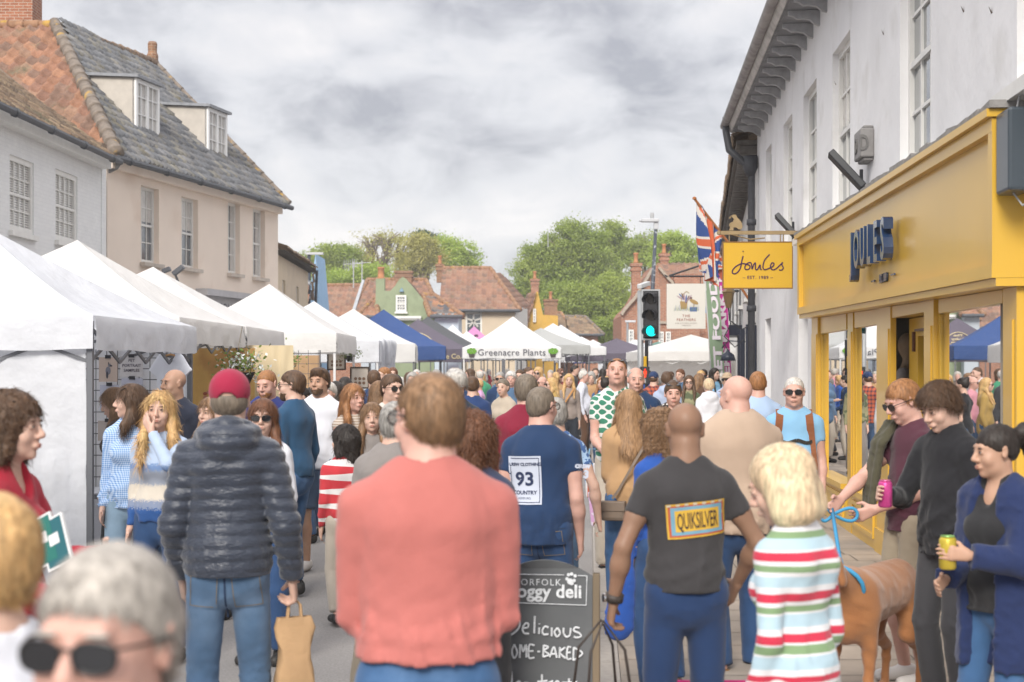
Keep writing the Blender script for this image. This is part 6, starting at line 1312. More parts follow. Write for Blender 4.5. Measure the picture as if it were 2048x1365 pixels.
# ------------------------------------------------------------------ market gazebos
def canvas(name, col, tl=.34):
 if name in MATS: return MATS[name]
 m = mat(name, col, rough=.75, spec=.2, noise=(2.5, .02), bump=(9, .35, .02), lowbump=(2.6, .6, .08)); t = m.node_tree; B = t.nodes['Principled BSDF']
 tr = t.nodes.new('ShaderNodeBsdfTranslucent'); tr.inputs[0].default_value = (*col, 1); mx = t.nodes.new('ShaderNodeMixShader'); mx.inputs[0].default_value = tl
 o = [n for n in t.nodes if n.type == 'OUTPUT_MATERIAL'][0]; t.links.new(B.outputs[0], mx.inputs[1]); t.links.new(tr.outputs[0], mx.inputs[2]); t.links.new(mx.outputs[0], o.inputs[0]); return m
CW = canvas('canvas_white', (.82, .82, .825)); CWb = canvas('canvas_bluewhite', (.77, .785, .82)); CC = canvas('canvas_cream', (.81, .80, .785)); CG = canvas('canvas_grey', (.50, .51, .50)); CN = canvas('canvas_navy', (.04, .08, .22), .05); CP = canvas('canvas_purple', (.115, .10, .13), .05)
CD = canvas('canvas_charcoal', (.085, .088, .095), .05); CPk = canvas('canvas_pink', (.68, .30, .55)); CGr = canvas('canvas_green', (.12, .22, .19), .05); CB = canvas('canvas_blue', (.03, .08, .45), .05)
legm = mat('gazebo_leg', (.16, .165, .18), rough=.45, metal=.3); legw = mat('gazebo_leg_white', (.6, .6, .6), rough=.5)
def gazebo(label, x, y, wx, wy, ez, pz, cm, val=.24, rot=0., seed=0, leg=None, valm=None, concave=1.16, val_drop=None, name='gazebo'):
 """x,y centre on the ground; wx,wy size"""
 t = thing(name, label, 'gazebo', (x, y, 0), R(rot), 'market gazebos along the street'); a, b = wx / 2, wy / 2; rr = random.Random(seed)
 c4 = [Vector((-a, -b, ez)), Vector((a, -b, ez)), Vector((a, b, ez)), Vector((-a, b, ez))]; pk = Vector((0, 0, pz)); V, F = [], []; n, m = 14, 12
 wv = waves(seed + 90, (.5, 1.4), 5)
 for s_ in range(4):
  A, B = c4[s_], c4[(s_ + 1) % 4]; base = len(V)
  for j in range(m + 1):
   v = j / m
   for i in range(n + 1):
    u = i / n; e = A.lerp(B, u); p = e.lerp(pk, v); z = ez + (pz - ez) * v ** concave
    z -= .10 * math.sin(math.pi * u) ** 1.2 * math.sin(math.pi * min(1, v * 1.0)) * (1 - v * .3) * (wx / 3)
    w_ = 0 if i in (0, n) else 1
    p.z = z + .018 * w_ * float(wv(p.x * 1.0, p.y * 1.0, z * .3)) * (1 - v * .5) - .012 * w_ * abs(math.sin((u * 9 + seed) * 2.2)) * (1 - v) ** 3
    V.append(p)
  for j in range(m):
   for i in range(n): q = base + j * (n + 1) + i; F.append((q, q + 1, q + n + 2, q + n + 1))
 ca = np_mesh('canopy', [tuple(v) for v in V], F, cm, t, smooth=True)
 mb = MB(); nn_ = 22
 for s_ in range(4):
  A, B = c4[s_], c4[(s_ + 1) % 4]; o = Vector((0, 0, 0)) + (A + B) / 2; o.z = 0; o = o.normalized()
  cols = []
  for i in range(nn_ + 1):
   u = i / nn_; e = A.lerp(B, u); edge = 0 if i in (0, nn_) else 1
   w1 = math.sin(u * 21 + seed * 3 + s_) * .014 * edge; w2_ = math.sin(u * 33 + seed) * .022 * edge
   cols += [e + o * .012, e + o * (.02 + w1) - Vector((0, 0, val * .5)), e + o * (.018 + w2_) - Vector((0, 0, val + .008 * math.sin(u * 17)))]
  mb.add(cols, [(i * 3 + k, (i + 1) * 3 + k, (i + 1) * 3 + k + 1, i * 3 + k + 1) for i in range(nn_) for k in (0, 1)])
 mb.build('valance', valm or cm, t, smooth=True)
 for p in c4:
  mb = MB(); x_, y_ = p.x * .975, p.y * .975; mb.box(x_ - .022, x_ + .022, y_ - .022, y_ + .022, .0, ez - .04); mb.box(x_ - .05, x_ + .05, y_ - .05, y_ + .05, 0, .015); mb.build('leg', leg or legm, t)
 mb = MB()
 for s_ in range(4):
  A, B = c4[s_] * .975, c4[(s_ + 1) % 4] * .975; z0, z1 = ez - .08, ez - .34; k_ = 4
  for i in range(k_):
   p, q = A.lerp(B, i / k_), A.lerp(B, (i + 1) / k_); za, zb = (z0, z1) if i % 2 else (z1, z0); mb.bar((p.x, p.y, za), (q.x, q.y, zb), .015, .025); mb.bar((p.x, p.y, zb), (q.x, q.y, za), .015, .025)
 mb.build('truss', leg or legm, t); mb = MB(); mb.tube([(0, 0, ez - .3), (0, 0, pz - .03)], .02, 8); mb.build('mast', leg or legm, t)
 t['_e'] = ez; del t['_e']
 return t
def sidewall(t, p0, p1, z0, z1, m, seed=0, name='side_wall'):
 """hanging cloth between two local points"""
 p0 = Vector((*p0, 0)); p1 = Vector((*p1, 0)); n, k = 40, 16; V, F = [], []; wv = waves(seed + 33, (.25, .9), 5, .5); d = (p1 - p0).normalized(); o = Vector((d.y, -d.x, 0)); L_ = (p1 - p0).length
 for i in range(n + 1):
  for j in range(k + 1):
   u, v = i / n, j / k; p = p0.lerp(p1, u); z = z0 + (z1 - z0) * v; p = p + o * .07 * float(wv(u * L_, seed, z * .6)) * (1.15 - v * .75); p.z = z; V.append(tuple(p))
 for i in range(n):
  for j in range(k): q = i * (k + 1) + j; F.append((q, q + k + 1, q + k + 2, q + 1))
 return np_mesh(name, V, F, m, t)
T0 = gazebo('navy canopy edge of the nearest stall, cut off by the left border', -4.75, 7.4, 2.8, 2.8, 2.32, 3.1, CN, .30, 0, 20)
T1 = gazebo('bluish white gazebo nearest the camera on the left with a hanging side wall', -4.50, 12.5, 3.0, 3.0, 2.19, 3.05, CWb, .25, -2, 1)
sidewall(T1, (-1.5, -1.46), (1.43, -1.46), .12, 1.96, CWb, 3);
T2 = gazebo('second cream white gazebo from the left border with a floral backdrop inside', -4.87, 16.8, 3.1, 3.3, 2.32, 3.24, CC, .26, -1, 2)
T3 = gazebo('third white gazebo on the left, below the pink house windows', -4.93, 20.6, 3.1, 3.1, 2.34, 3.20, CC, .26, 0, 3)
T4 = gazebo('broad white gazebo with a tall peak by the far corner of the pink house', -4.72, 29.2, 3.0, 3.4, 2.46, 3.45, CC, .36, 0, 4, leg=legw)
T5 = gazebo('bright white gazebo with a blue-tinged ridge and a bunched-up drooping valance', -4.75, 36.0, 3.3, 3.6, 2.45, 3.42, CWb, .5, 2, 5, leg=legw)
T6 = gazebo('long cream white gazebo between the bunched valance and the navy one', -4.55, 43.0, 3.6, 4.6, 2.48, 3.52, CC, .5, 3, 6)
T7 = gazebo('navy blue gazebo with a bright blue valance on the left', -4.15, 48.5, 3.9, 4.2, 2.5, 3.72, CN, .42, 4, 7)
T8 = gazebo('grey-purple gazebo with a gold oval emblem on its roof', -3.45, 55.0, 3.6, 3.6, 2.5, 3.62, CP, .45, 6, 8)
T9 = gazebo('charcoal grey gazebo with its peak behind the purple one', -3.5, 62.5, 4.2, 4.2, 2.65, 3.98, CD, .3, 6, 9)
far = [('small white gazebo peak just right of the charcoal one', 905, 66, 3, 2.5, 3.75, CW), ('second small white peak beside the pink gazebo', 934, 68, 3, 2.5, 3.5, CW), ('pink gazebo with dark flower motifs', 948, 72, 3, 2.6, 3.85, CPk), ('dark grey peak hidden behind the plant stall', 1000, 70, 3, 2.5, 3.1, CD),
('pale grey gazebo right behind the plant stall', 1082, 52, 3, 2.6, 3.22, CG), ('white gazebo behind the pale grey one', 1106, 56, 3.2, 2.6, 3.50, CW), ('white gazebo third behind the plant stall', 1122, 62, 3.2, 2.6, 3.62, CWb), ('small bright white peak left of the blue tent tip', 1163, 66, 3, 2.45, 3.22, CW), ('small white peak second left of the blue tent tip', 1186, 70, 3.2, 2.4, 3.16, CW),
('blue tent tip between white peaks and the dark gazebo', 1208, 80, 3, 2.4, 3.1, CB), ('dark purple-grey gazebo left of the traffic signal', 1233, 60, 3.4, 2.4, 3.02, CP), ('white gazebo with dark printed logos behind the traffic signal', 1270, 64, 3.6, 2.35, 3.05, CWb),
('dark green gazebo right of the traffic signal', 1316, 66, 3.6, 2.4, 3.0, CGr), ('small white gazebo peak between the green one and the right-hand canopy', 1346, 62, 3, 2.4, 2.95, CC)]
FT = {}
for i, (lb_t, px, Z, w_, ez, pz_, cm_) in enumerate(far): FT[px] = gazebo(lb_t, xat(px, Z), Z, w_, w_, ez, pz_, cm_, .3, 4 + (i * 7) % 9, 30 + i, concave=1.3)
TR = gazebo('wide white gazebo on the right below the pub sign', xat(1382, 43), 43, 3.3, 3.2, 2.28, 2.78, CC, .26, 3, 50, leg=legw, concave=1.05)
sidewall(TR, (-1.6, 1.5), (1.6, 1.5), .1, 2.1, CC, 4, 'rear_wall')
TG = gazebo('white gazebo with printed GREENACRE PLANTS lettering in the middle of the street', xat(1026, 46.5), 46.5, 2.95, 3.0, 2.44, 3.42, CW, .33, -1.5, 51, leg=legw, concave=1.22)
mb = MB(); vs, fs = text_geo('Greenacre Plants', .27, bold=.001, sx=1.02, space=1.06); mb.add([(a, -1.545, 2.20 + b) for a, b, c in vs], fs); mb.build('lettering', mat('sign_ink2', (.08, .08, .10), rough=.8), TG)
for s_ in (-1, 1):
 mb = MB(); cx_ = s_ * 1.22 + .02
 mb.poly([(cx_ - .07, -1.546, 2.14), (cx_ + .07, -1.546, 2.14), (cx_ + .1, -1.546, 2.27), (cx_ - .1, -1.546, 2.27)], 0)
 for i in range(7): a = i * .9; c_ = (cx_ + .10 * math.cos(a), 2.33 + .05 * math.sin(a)); mb.poly([(c_[0] + .055 * math.cos(t), -1.548 - .0006 * i, c_[1] + .05 * math.sin(t)) for t in [k * math.pi / 4 for k in range(8)]], 1)
 mb.build('plant_motif', [mat('motif_pot', (.06, .05, .05)), mat('motif_green', (.13, .30, .04))], TG)
mb = MB(); gold = mat('gold_print', (.50, .42, .26), rough=.6)
def slope_pt(T_, side, u, v, wx, wy, ez, pz, con=1.16, off=.04):      # local point on the canopy
 a, b = wx / 2, wy / 2; c4 = [Vector((-a, -b, ez)), Vector((a, -b, ez)), Vector((a, b, ez)), Vector((-a, b, ez))]; A, B = c4[side], c4[(side + 1) % 4]; p = A.lerp(B, u).lerp(Vector((0, 0, pz)), v); p.z = ez + (pz - ez) * v ** con - .10 * math.sin(math.pi * u) ** 1.2 * math.sin(math.pi * v) * (1 - v * .3) * wx / 3 + off; return p
for side in (0, 1):
 ring = [slope_pt(None, side, .5 + .20 * math.cos(t) / 1.0, .40 + .22 * math.sin(t), 3.6, 3.6, 2.5, 3.62) for t in np.linspace(0, 2 * math.pi, 29)]; mb.tube(ring, .018, 6)
 for txt, vv, sz in (('The', .50, .22), ('Ruby', .38, .26), ('Goose', .27, .2)):
  vs, fs = text_geo(txt, sz, bold=.006); mb.add([slope_pt(None, side, .5 + a / 3.6 / (1 - vv), vv + b / 2.4, 3.6, 3.6, 2.5, 3.62) for a, b, c in vs], fs)
vs, fs = text_geo('The Ruby Goose Candle Co.', .25, bold=.004); mb.add([(a, -1.86, 2.16 + b) for a, b, c in vs], fs); mb.add([(1.86, a, 2.16 + b) for a, b, c in vs], fs); mb.build('print', gold, T8)
mb = MB()
for i in range(9): u, v = (.3, .45, .6, .7, .4, .55, .35, .5, .65)[i], (.15, .3, .2, .45, .6, .7, .4, .5, .1)[i]; c_ = slope_pt(None, 0, u, v, 3, 3, 2.6, 3.85, 1.3, .03); mb.poly([c_ + Vector((.12 * math.cos(t), 0, .10 * math.sin(t))) for t in [k * math.pi / 3 for k in range(6)]])
mb.build('print', mat('flower_print', (.10, .05, .08)), FT[948])
mb = MB(); pr = FT[1270]
for side, txt in ((0, 'MIND'), (3, 'MIND')):
 vs, fs = text_geo(txt, .42, bold=.02); mb.add([slope_pt(None, side, .5 + a / 3.6 * 1.2, .32 + b / 1.9, 3.6, 3.6, 2.35, 3.05, 1.3, .04) for a, b, c in vs], fs)
mb.build('print', mat('logo_navy', (.04, .09, .28)), pr)
fd = Field(); g_ = random.Random(4); t5 = thing('cloth_bundle', 'bunched white fabric hanging off the corner of the bright white gazebo', 'cloth', (-3.05, 35.2, 0))
for i in range(12): y_ = i * .22; fd.cap((g_.uniform(-.05, .05), y_, 2.42), (g_.uniform(-.08, .12), y_ + g_.uniform(-.1, .15), 1.75 + .25 * math.sin(i * 1.1) + .02 * i), .11, .09, k=.06)
v, f = fd.mesh(.03, disp=lambda x, y, z: .018 * np.sin(y * 40 + z * 6)); np_mesh('cloth', v, f, CWb, t5)
# ------------------------------------------------------------------ what hangs inside the left stalls
mesh_grid = mat('grid_wire', (.10, .10, .11), rough=.5)
def wire_grid(label, x0, x1, y, z0, z1, st=.1, name='display_grid', ry=0):
 t = thing(name, label, 'display grid', ((x0 + x1) / 2, y, 0)); mb = MB(); w_ = (x1 - x0) / 2
 for x in np.arange(-w_, w_ + .01, st): mb.tube([(x, 0, z0), (x, 0, z1)], .004, 4)
 for z in np.arange(z0, z1 + .01, st): mb.tube([(-w_, 0, z), (w_, 0, z)], .004, 4)
 for s_ in (-1, 1): mb.tube([(s_ * w_, 0, 0), (s_ * w_, 0, z1)], .012, 6)
 mb.build('mesh', mesh_grid, t); return t
ZP = 13.85; wire_grid('wire display grid hung with pet portrait sheets in the first white gazebo', -4.05, -3.2, ZP + .03, .5, 1.98)
papr = mat('paper', (.62, .60, .60), rough=.9)
def poster(label, px0, px1, py0, py1, Z, col, draw, name='poster'):
 x0, x1, z0, z1 = xat(px0, Z), xat(px1, Z), zat(py1, Z), zat(py0, Z); t = thing(name, label, 'poster', ((x0 + x1) / 2, Z, (z0 + z1) / 2)); w_, h_ = (x1 - x0) / 2, (z1 - z0) / 2
 mb = MB(); mb.box(-w_, w_, -.004, .002, -h_, h_); s_ = mb.build('sheet', col, t)
 mb = MB(); mb.box(-.025, .025, -.02, .0, h_ - .012, h_ + .02); mb.build('clip', mat('black_iron', (.03, .03, .035)), t)
 if draw: mb = MB(); ms = draw(mb, w_, h_); mb.build('print', ms, s_)
def d_text(mb, w_, h_):
 for i, s_ in enumerate(('PET', 'PORTRAIT', 'SAMPLES')): board_text(mb, s_, h_ * .40, 0, h_ * .45 - i * h_ * .48, -.007, bold=.0005)
 return mat('print_grey', (.10, .09, .12))
def d_dog(mb, w_, h_):
 def e(cx, cz_, a, b, m, y): mb.poly([(cx + a * math.cos(t), y, cz_ + b * math.sin(t)) for t in [i * math.pi / 8 for i in range(16)]], m)
 e(-.0, -.1 * h_, w_ * .28, h_ * .34, 0, -.006); e(w_ * .15, h_ * .35, w_ * .16, h_ * .14, 0, -.0064); e(w_ * .32, h_ * .30, w_ * .14, h_ * .07, 1, -.0068); e(-w_ * .1, -.45 * h_, w_ * .12, h_ * .3, 1, -.0068); e(w_ * .06, h_ * .5, w_ * .05, h_ * .12, 1, -.007)
 return [mat('dog_grey', (.22, .22, .26)), mat('dog_dark', (.07, .07, .09))]
poster('portrait print of a sitting grey dog on a buff sheet', 198, 235, 715, 764, ZP, mat('paper_buff', (.58, .47, .40), rough=.9), d_dog)
poster('printed sheet reading PET PORTRAIT SAMPLES', 241, 286, 713, 754, ZP, papr, d_text); poster('small animal portrait sheet below the lettered sheet', 243, 286, 757, 806, ZP, mat('paper_blue', (.52, .53, .62)), d_dog); poster('portrait sheet low on the grid with a pale animal', 200, 238, 770, 822, ZP, mat('paper_blue', (.52, .53, .62)), d_dog); poster('lower portrait sheet of a tabby animal', 196, 236, 842, 882, ZP, mat('paper_warm', (.5, .44, .40)), d_dog)
sidewall(T1, (-1.45, 1.46), (1.45, 1.46), .1, 1.97, CWb, 5, 'rear_wall')
KT = .62; ht_ = thing('t_shirt', 'plain white T-shirt on a wooden hanger under the first white gazebo', 'T-shirt', (xat(341, 13.3), 13.3, zat(716, 13.3)), R(-12))
fd = Field(); fd.cap((0, 0, -.08), (0, 0, -.55), .20, .21, k=.02, sy=.25); fd.cap((-.14, 0, -.05), (-.28, 0, -.22), .08, .075, k=.05, sy=.35, flat=True); fd.cap((.14, 0, -.05), (.28, 0, -.22), .08, .075, k=.05, sy=.35, flat=True); fd.cap((-.12, 0, -.03), (.12, 0, -.03), .05, k=.03, sy=.5); fd.ell((0, 0, .03), (.085, .1, .06), k=.01, sub=True)
fd.cut((0, 0, -1), .62); v, f = fd.mesh(.012, disp=lambda x, y, z: -.006 * np.sin(x * 60) * np.clip(-z, 0, 1)); np_mesh('shirt', v * KT, f, cloth('tee_hang', (.70, .72, .78)), ht_)
mb = MB(); mb.tube([(-.2 * KT, 0, -.04 * KT), (-.04, 0, .02), (0, 0, .03), (.04, 0, .02), (.2 * KT, 0, -.04 * KT)], .009, 8); mb.build('hanger', mat('hanger_wood', (.5, .28, .12)), ht_); mb = MB(); mb.tube([(0, 0, .04), (0, 0, .1), (.025, 0, .12), (.0, 0, .15)], .004, 6); mb.build('hook', mat('chrome', (.6, .6, .6), metal=1), ht_)
fl = mat('tapestry_gold', (.50, .32, .11), rough=.95, var=((.42, .24, .09), 3, .45, .6), noise=(4, .12), bump=(60, .4, .004))
tp_ = thing('tapestry', 'golden floral hanging with a painted trellis, inside the second gazebo', 'backdrop', (-4.05, 18.25, 0)); sidewall(tp_, (-.95, 0), (.92, 0), .3, 2.05, fl, 8, 'cloth')
mb = MB(); r_ = random.Random(9)
for i in range(42):
 cx_, cz_ = r_.uniform(-.85, .85), r_.uniform(.5, 1.98); kind = r_.random()
 if kind < .5:
  for j in range(6): a = j * 1.05 + r_.random(); x_, z_ = cx_ + .04 * math.cos(a), cz_ + .04 * math.sin(a); mb.poly([(x_ + .028 * math.cos(t), -.05 - .001 * j, z_ + .024 * math.sin(t)) for t in [k * math.pi / 3 for k in range(6)]], (0, 3)[j % 2])
 else:
  a0_ = r_.uniform(0, 6.28)
  for j in range(7): q = j * .035; x_, z_ = cx_ + q * math.cos(a0_), cz_ + q * math.sin(a0_); s_ = (-1) ** j; mb.poly([(x_, -.052, z_), (x_ + .06 * math.cos(a0_ + s_ * .9), -.053, z_ + .06 * math.sin(a0_ + s_ * .9)), (x_ + .05 * math.cos(a0_ + s_ * .4), -.054, z_ + .05 * math.sin(a0_ + s_ * .4))], 1)
for i in range(-3, 6):
 mb.bar((-.95 + max(0, i) * .1, -.058, .75 + max(0, -i) * .1), (-.95 + min(6, i + 9) * .1 * .7, -.058, .75 + min(9, 9 - i) * .13), .008, .008, 2) if i >= 0 else None
for i in range(9): mb.bar((-.95, -.058, .85 + i * .13), (-.95 + min(.55, (2.0 - (.85 + i * .13)) * .7), -.058, min(2.0, .85 + i * .13 + .55 / .7)), .009, .009, 2); mb.bar((-.4, -.058, .85 + i * .13), (-.4 - min(.55, (2.0 - (.85 + i * .13)) * .7), -.058, min(2.0, .85 + i * .13 + .55 / .7)), .009, .009, 2)
mb.build('print', [mat('print_red', (.28, .08, .05)), mat('print_olive', (.12, .13, .04)), mat('print_brown', (.07, .045, .02)), mat('print_pink', (.40, .18, .13))], tp_)
bd = thing('backdrop', 'plain cream cloth hung beside the floral tapestry', 'backdrop', (-2.95 - .35, 19.2, 0)); sidewall(bd, (-.5, 0), (.5, 0), .3, 2.1, mat('backdrop_cream', (.60, .50, .33), rough=.95), 9, 'cloth')
wire_grid('wire grid backed with brown board in the third gazebo', xat(577, 24.2), xat(640, 24.2), 24.2, .6, 2.1, .16); bk_ = thing('display_board', 'brown hardboard panel behind the wire grid of the third gazebo', 'board', (xat(608, 24.4), 24.4, 0)); mb = MB(); mb.box(-.26, .26, 0, .02, .4, 2.02); mb.build('panel', mat('hardboard', (.42, .27, .15), rough=.9, noise=(3, .1)), bk_)
def framed(label, px0, px1, py0, py1, Z):
 x0, x1, z0, z1 = xat(px0, Z), xat(px1, Z), zat(py1, Z), zat(py0, Z); t = thing('framed_picture', label, 'picture', ((x0 + x1) / 2, Z, (z0 + z1) / 2)); w_, h_ = (x1 - x0) / 2, (z1 - z0) / 2; mb = MB(); mb.box(-w_, w_, -.005, .01, -h_, h_); s_ = mb.build('panel', mat('picture_cream', (.60, .54, .47)), t)
 mb = MB(); q = .03
 for a in ((-w_ - q, w_ + q, h_, h_ + q), (-w_ - q, w_ + q, -h_ - q, -h_), (-w_ - q, -w_, -h_, h_), (w_, w_ + q, -h_, h_)): mb.box(a[0], a[1], -.02, .02, a[2], a[3])
 mb.build('frame', mat('frame_dark', (.06, .04, .03)), t); mb = MB()
 for i in range(6): cx_, cz_ = (-.5 + (i % 3) * .5) * w_, (-.1 - .45 * (i // 3)) * h_; mb.poly([(cx_ + .2 * w_ * math.cos(t_), -.008, cz_ + .18 * h_ * math.sin(t_)) for t_ in [k * math.pi / 4 for k in range(8)]])
 mb.build('print', mat('biscuit', (.22, .13, .08)), s_)
framed('framed picture of brown roundels hung under the broad white gazebo', 657, 689, 706, 738, 31.0); framed('larger framed picture of brown roundels propped on a counter', 703, 736, 737, 775, 30.5)
def hang_plant(label, px, py, Z, s_=1.0, fl_=False):
 t = thing('hanging_basket', label, 'hanging basket', W(px, py, Z)); mb = MB(); mb.lathe([(.06 * s_, -.14 * s_), (.12 * s_, -.02 * s_), (.13 * s_, 0)], (0, 0, 0), 12); mb.build('pot', mat('pot_dark', (.03, .03, .03)), t)
 g = np.random.default_rng(int(px)); n = 420; c = g.normal(size=(n, 3)) * [.12 * s_, .12 * s_, .07 * s_] + [0, 0, .07 * s_]; a = g.normal(size=(n, 3)); a /= np.linalg.norm(a, axis=1)[:, None]; b = np.cross(a, g.normal(size=(n, 3))); b /= np.linalg.norm(b, axis=1)[:, None]; q = .022 * s_
 V = np.stack([c - a * q, c + b * q * .6, c + a * q, c - b * q * .6], 1).reshape(-1, 3); np_mesh('foliage', V, np.arange(4 * n).reshape(n, 4), [mat('leaf_pot', (.16, .22, .05), rough=.6), mat('flower_white', (.6, .62, .6))], t, smooth=False, mi=(g.random(n) < (.35 if fl_ else .05)).astype(int))
 mb = MB()
 for i in range(3): an = i * 2.1; mb.tube([(.12 * s_ * math.cos(an), .12 * s_ * math.sin(an), 0), (0, 0, .45 * s_)], .003, 4)
 mb.build('chain', mat('chrome', (.6, .6, .6)), t)
hang_plant('hanging pot of trailing plant with pale flowers in front of the floral tapestry', 484, 745, 17.5, 1.2, True); hang_plant('hanging pot of leafy fern under the fourth canopy corner', 562, 732, 22.5, 1.15); hang_plant('small trailing green plant beside the framed picture', 700, 712, 31, .9)
for i, (x, y, wx, wy, c_, nm) in enumerate(((-4.3, 13.0, 2.2, .7, (.55, .56, .6), 'white cloth covered table under the pet portraits'), (-4.2, 16.8, .8, 2.4, (.45, .35, .25), 'beige cloth covered table in the second gazebo'), (-4.2, 20.5, .8, 2.4, (.5, .5, .5), 'grey cloth covered table in the third gazebo'), (-3.9, 29.3, .8, 2.6, (.35, .25, .17), 'brown stall table under the broad white gazebo'), (xat(1000, 46.5), 46.2, 2.4, .8, (.3, .38, .2), 'green plant table beneath the plant stall'))):
 t = thing('table', nm, 'table', (x, y, 0), group='market stall tables'); mb = MB(); mb.box(-wx / 2, wx / 2, -wy / 2, wy / 2, .70, .74)
 for a in (-1, 1):
  for b in (-1, 1): mb.box(a * (wx / 2 - .06) - .02, a * (wx / 2 - .06) + .02, b * (wy / 2 - .06) - .02, b * (wy / 2 - .06) + .02, 0, .70)
 mb.build('table_frame', legm, t); cm_ = cloth('table_%d' % i, c_); mb = MB(); n = 60; per = []
 for k in range(n):
  u = k / n * 4; s_ = int(u); f_ = u - s_; c4 = [(-wx / 2, -wy / 2), (wx / 2, -wy / 2), (wx / 2, wy / 2), (-wx / 2, wy / 2)]; a, b = c4[s_ % 4], c4[(s_ + 1) % 4]; per.append((a[0] + (b[0] - a[0]) * f_, a[1] + (b[1] - a[1]) * f_))
 w1 = [(x_ * (1.01 + .03 * math.sin(i_ * 1.9)), y_ * (1.01 + .05 * math.sin(i_ * 1.9)), .08) for i_, (x_, y_) in enumerate(per)]; mb.add([(a, b, .75) for a, b in per] + w1, [(k, (k + 1) % n, (k + 1) % n + n, k + n) for k in range(n)] + [tuple(range(n))]); mb.build('tablecloth', cm_, t, smooth=False)
# ------------------------------------------------------------------ trees
def leafmat(name, c1, c2):
 m = mat(name, c1, rough=.6, spec=.2, var=(c2, .32, .40, .60), noise=(1.2, .22, 3)); t = m.node_tree
 if 'tl' not in m:
  B = t.nodes['Principled BSDF']; tr = t.nodes.new('ShaderNodeBsdfTranslucent'); mx = t.nodes.new('ShaderNodeMixShader'); mx.inputs[0].default_value = .28
  tr.inputs[0].default_value = (c1[0] * 1.5, c1[1] * 1.5, c1[2], 1); o = [n for n in t.nodes if n.type == 'OUTPUT_MATERIAL'][0]
  t.links.new(B.outputs[0], mx.inputs[1]); t.links.new(tr.outputs[0], mx.inputs[2]); t.links.new(mx.outputs[0], o.inputs[0]); m['tl'] = 1
 return m
LM = {'green': leafmat('leaf_green', (.24, .33, .07), (.30, .38, .09)), 'olive': leafmat('leaf_olive', (.36, .35, .11), (.40, .37, .14)), 'dark': leafmat('leaf_dark', (.07, .11, .07), (.09, .13, .08)), 'bright': leafmat('leaf_bright', (.30, .40, .08), (.36, .44, .10)), 'mid': leafmat('leaf_mid', (.23, .30, .065), (.31, .37, .085))}
barkm = mat('bark', (.20, .16, .12), rough=.95, noise=(6, .25), bump=(14, .6, .05))
def tree(label, px, Z, blobs, kind='green', density=1.0, leaf=.27, shell=.62, seed=0, gaps=.35, twig=0):
 """blobs: (px, py, rx_px, ry_px) crown lobes as seen, given real radii at distance Z"""
 s_ = FPX / Z; g = np.random.default_rng(seed + 77); bx = xat(px, Z); t = thing('tree', label, 'tree', (bx, Z, 0), group='trees behind the roofs'); V = [];
 mb = MB(); zc = np.mean([zat(b[1], Z) for b in blobs]); top = max(zat(b[1], Z) + b[3] / s_ * .6 for b in blobs); fork = zc * .45
 mb.tube([(0, 0, 0), (.1, 0, fork * .5), (0, 0, fork)], [.5, .42, .36], 10)
 C = []
 for (bx_p, by_p, rx, ry) in blobs:
  c = np.array([xat(bx_p, Z) - bx, g.uniform(-1, 1) * rx / s_ * .5, zat(by_p, Z)]); r = np.array([rx / s_, max(rx, ry) / s_ * .8, ry / s_]); C.append((c, r))
  e = Vector(c) ; m_ = Vector((e.x * .5, e.y * .5, (fork + e.z) / 2 - .3)); mb.tube([(0, 0, fork - .3), m_, e], [.28, .18, .07], 7)
  for q in range(4 + twig): d = g.normal(size=3); d /= np.linalg.norm(d); d[2] = abs(d[2]); mb.tube([m_.lerp(e, .6), e + Vector(d * r * .45), e + Vector(d * r * (.85 if not twig else 1.1))], [.09, .05, .015], 5)
 mb.build('trunk', barkm, t, smooth=True)
 for c, r in C:
  nc = int(34 * density * (r[0] * r[2]) ** .62) + 6      # leaf clumps over each lobe
  d = g.normal(size=(nc, 3)); d /= np.linalg.norm(d, axis=1)[:, None]; rad = g.uniform(shell, 1.0, (nc, 1)) ** .6; cc_ = c + d * r * rad * (1 + .12 * g.normal(size=(nc, 1)))
  cr = g.uniform(.55, 1.15, (nc, 1)) * (.30 * (r[0] * r[2]) ** .25 + .35)
  k = int(92 * density)
  P = (cc_[:, None, :] + g.normal(size=(nc, k, 3)) * .55 * cr[:, None, :] * [1, 1, .7]).reshape(-1, 3); V.append(P)
 P = np.concatenate(V); n = len(P)
 nz = waves(seed + 3, (1.2, 3.5), 4, 1.0, False)(P[:, 0], P[:, 1], P[:, 2]); P = P[nz > -gaps * 1.1]; n = len(P)
 a = g.normal(size=(n, 3)) + np.array([0, 0, .0]); a /= np.linalg.norm(a, axis=1)[:, None]; b = np.cross(a, g.normal(size=(n, 3))); b /= np.linalg.norm(b, axis=1)[:, None]; q = leaf * g.uniform(.4, 1.0, (n, 1)) * .42
 Vv = np.stack([P - a * q, P + b * q * .7, P + a * q, P - b * q * .7], 1).reshape(-1, 3); np_mesh('crown', Vv, np.arange(4 * n).reshape(n, 4), LM[kind], t, smooth=False)
 return t
tree('dark leafy tree at the left end of the tree line', 652, 128, [(630, 520, 26, 18), (655, 515, 30, 22), (690, 512, 30, 22), (640, 545, 30, 20), (668, 560, 40, 22)], 'mid', 1.0, .28, seed=1)
tree('low bright green bush-like tree above the long orange roof', 690, 116, [(660, 560, 32, 16), (700, 556, 40, 18), (740, 548, 36, 20), (745, 562, 44, 16)], 'bright', 1.0, .27, seed=2)
tree('broad olive tree coming into leaf, bare twigs on top', 762, 130, [(740, 490, 34, 20), (775, 482, 40, 20), (800, 495, 30, 20), (760, 515, 50, 22), (725, 515, 30, 20)], 'olive', .72, .24, .75, seed=3, gaps=.10, twig=14)
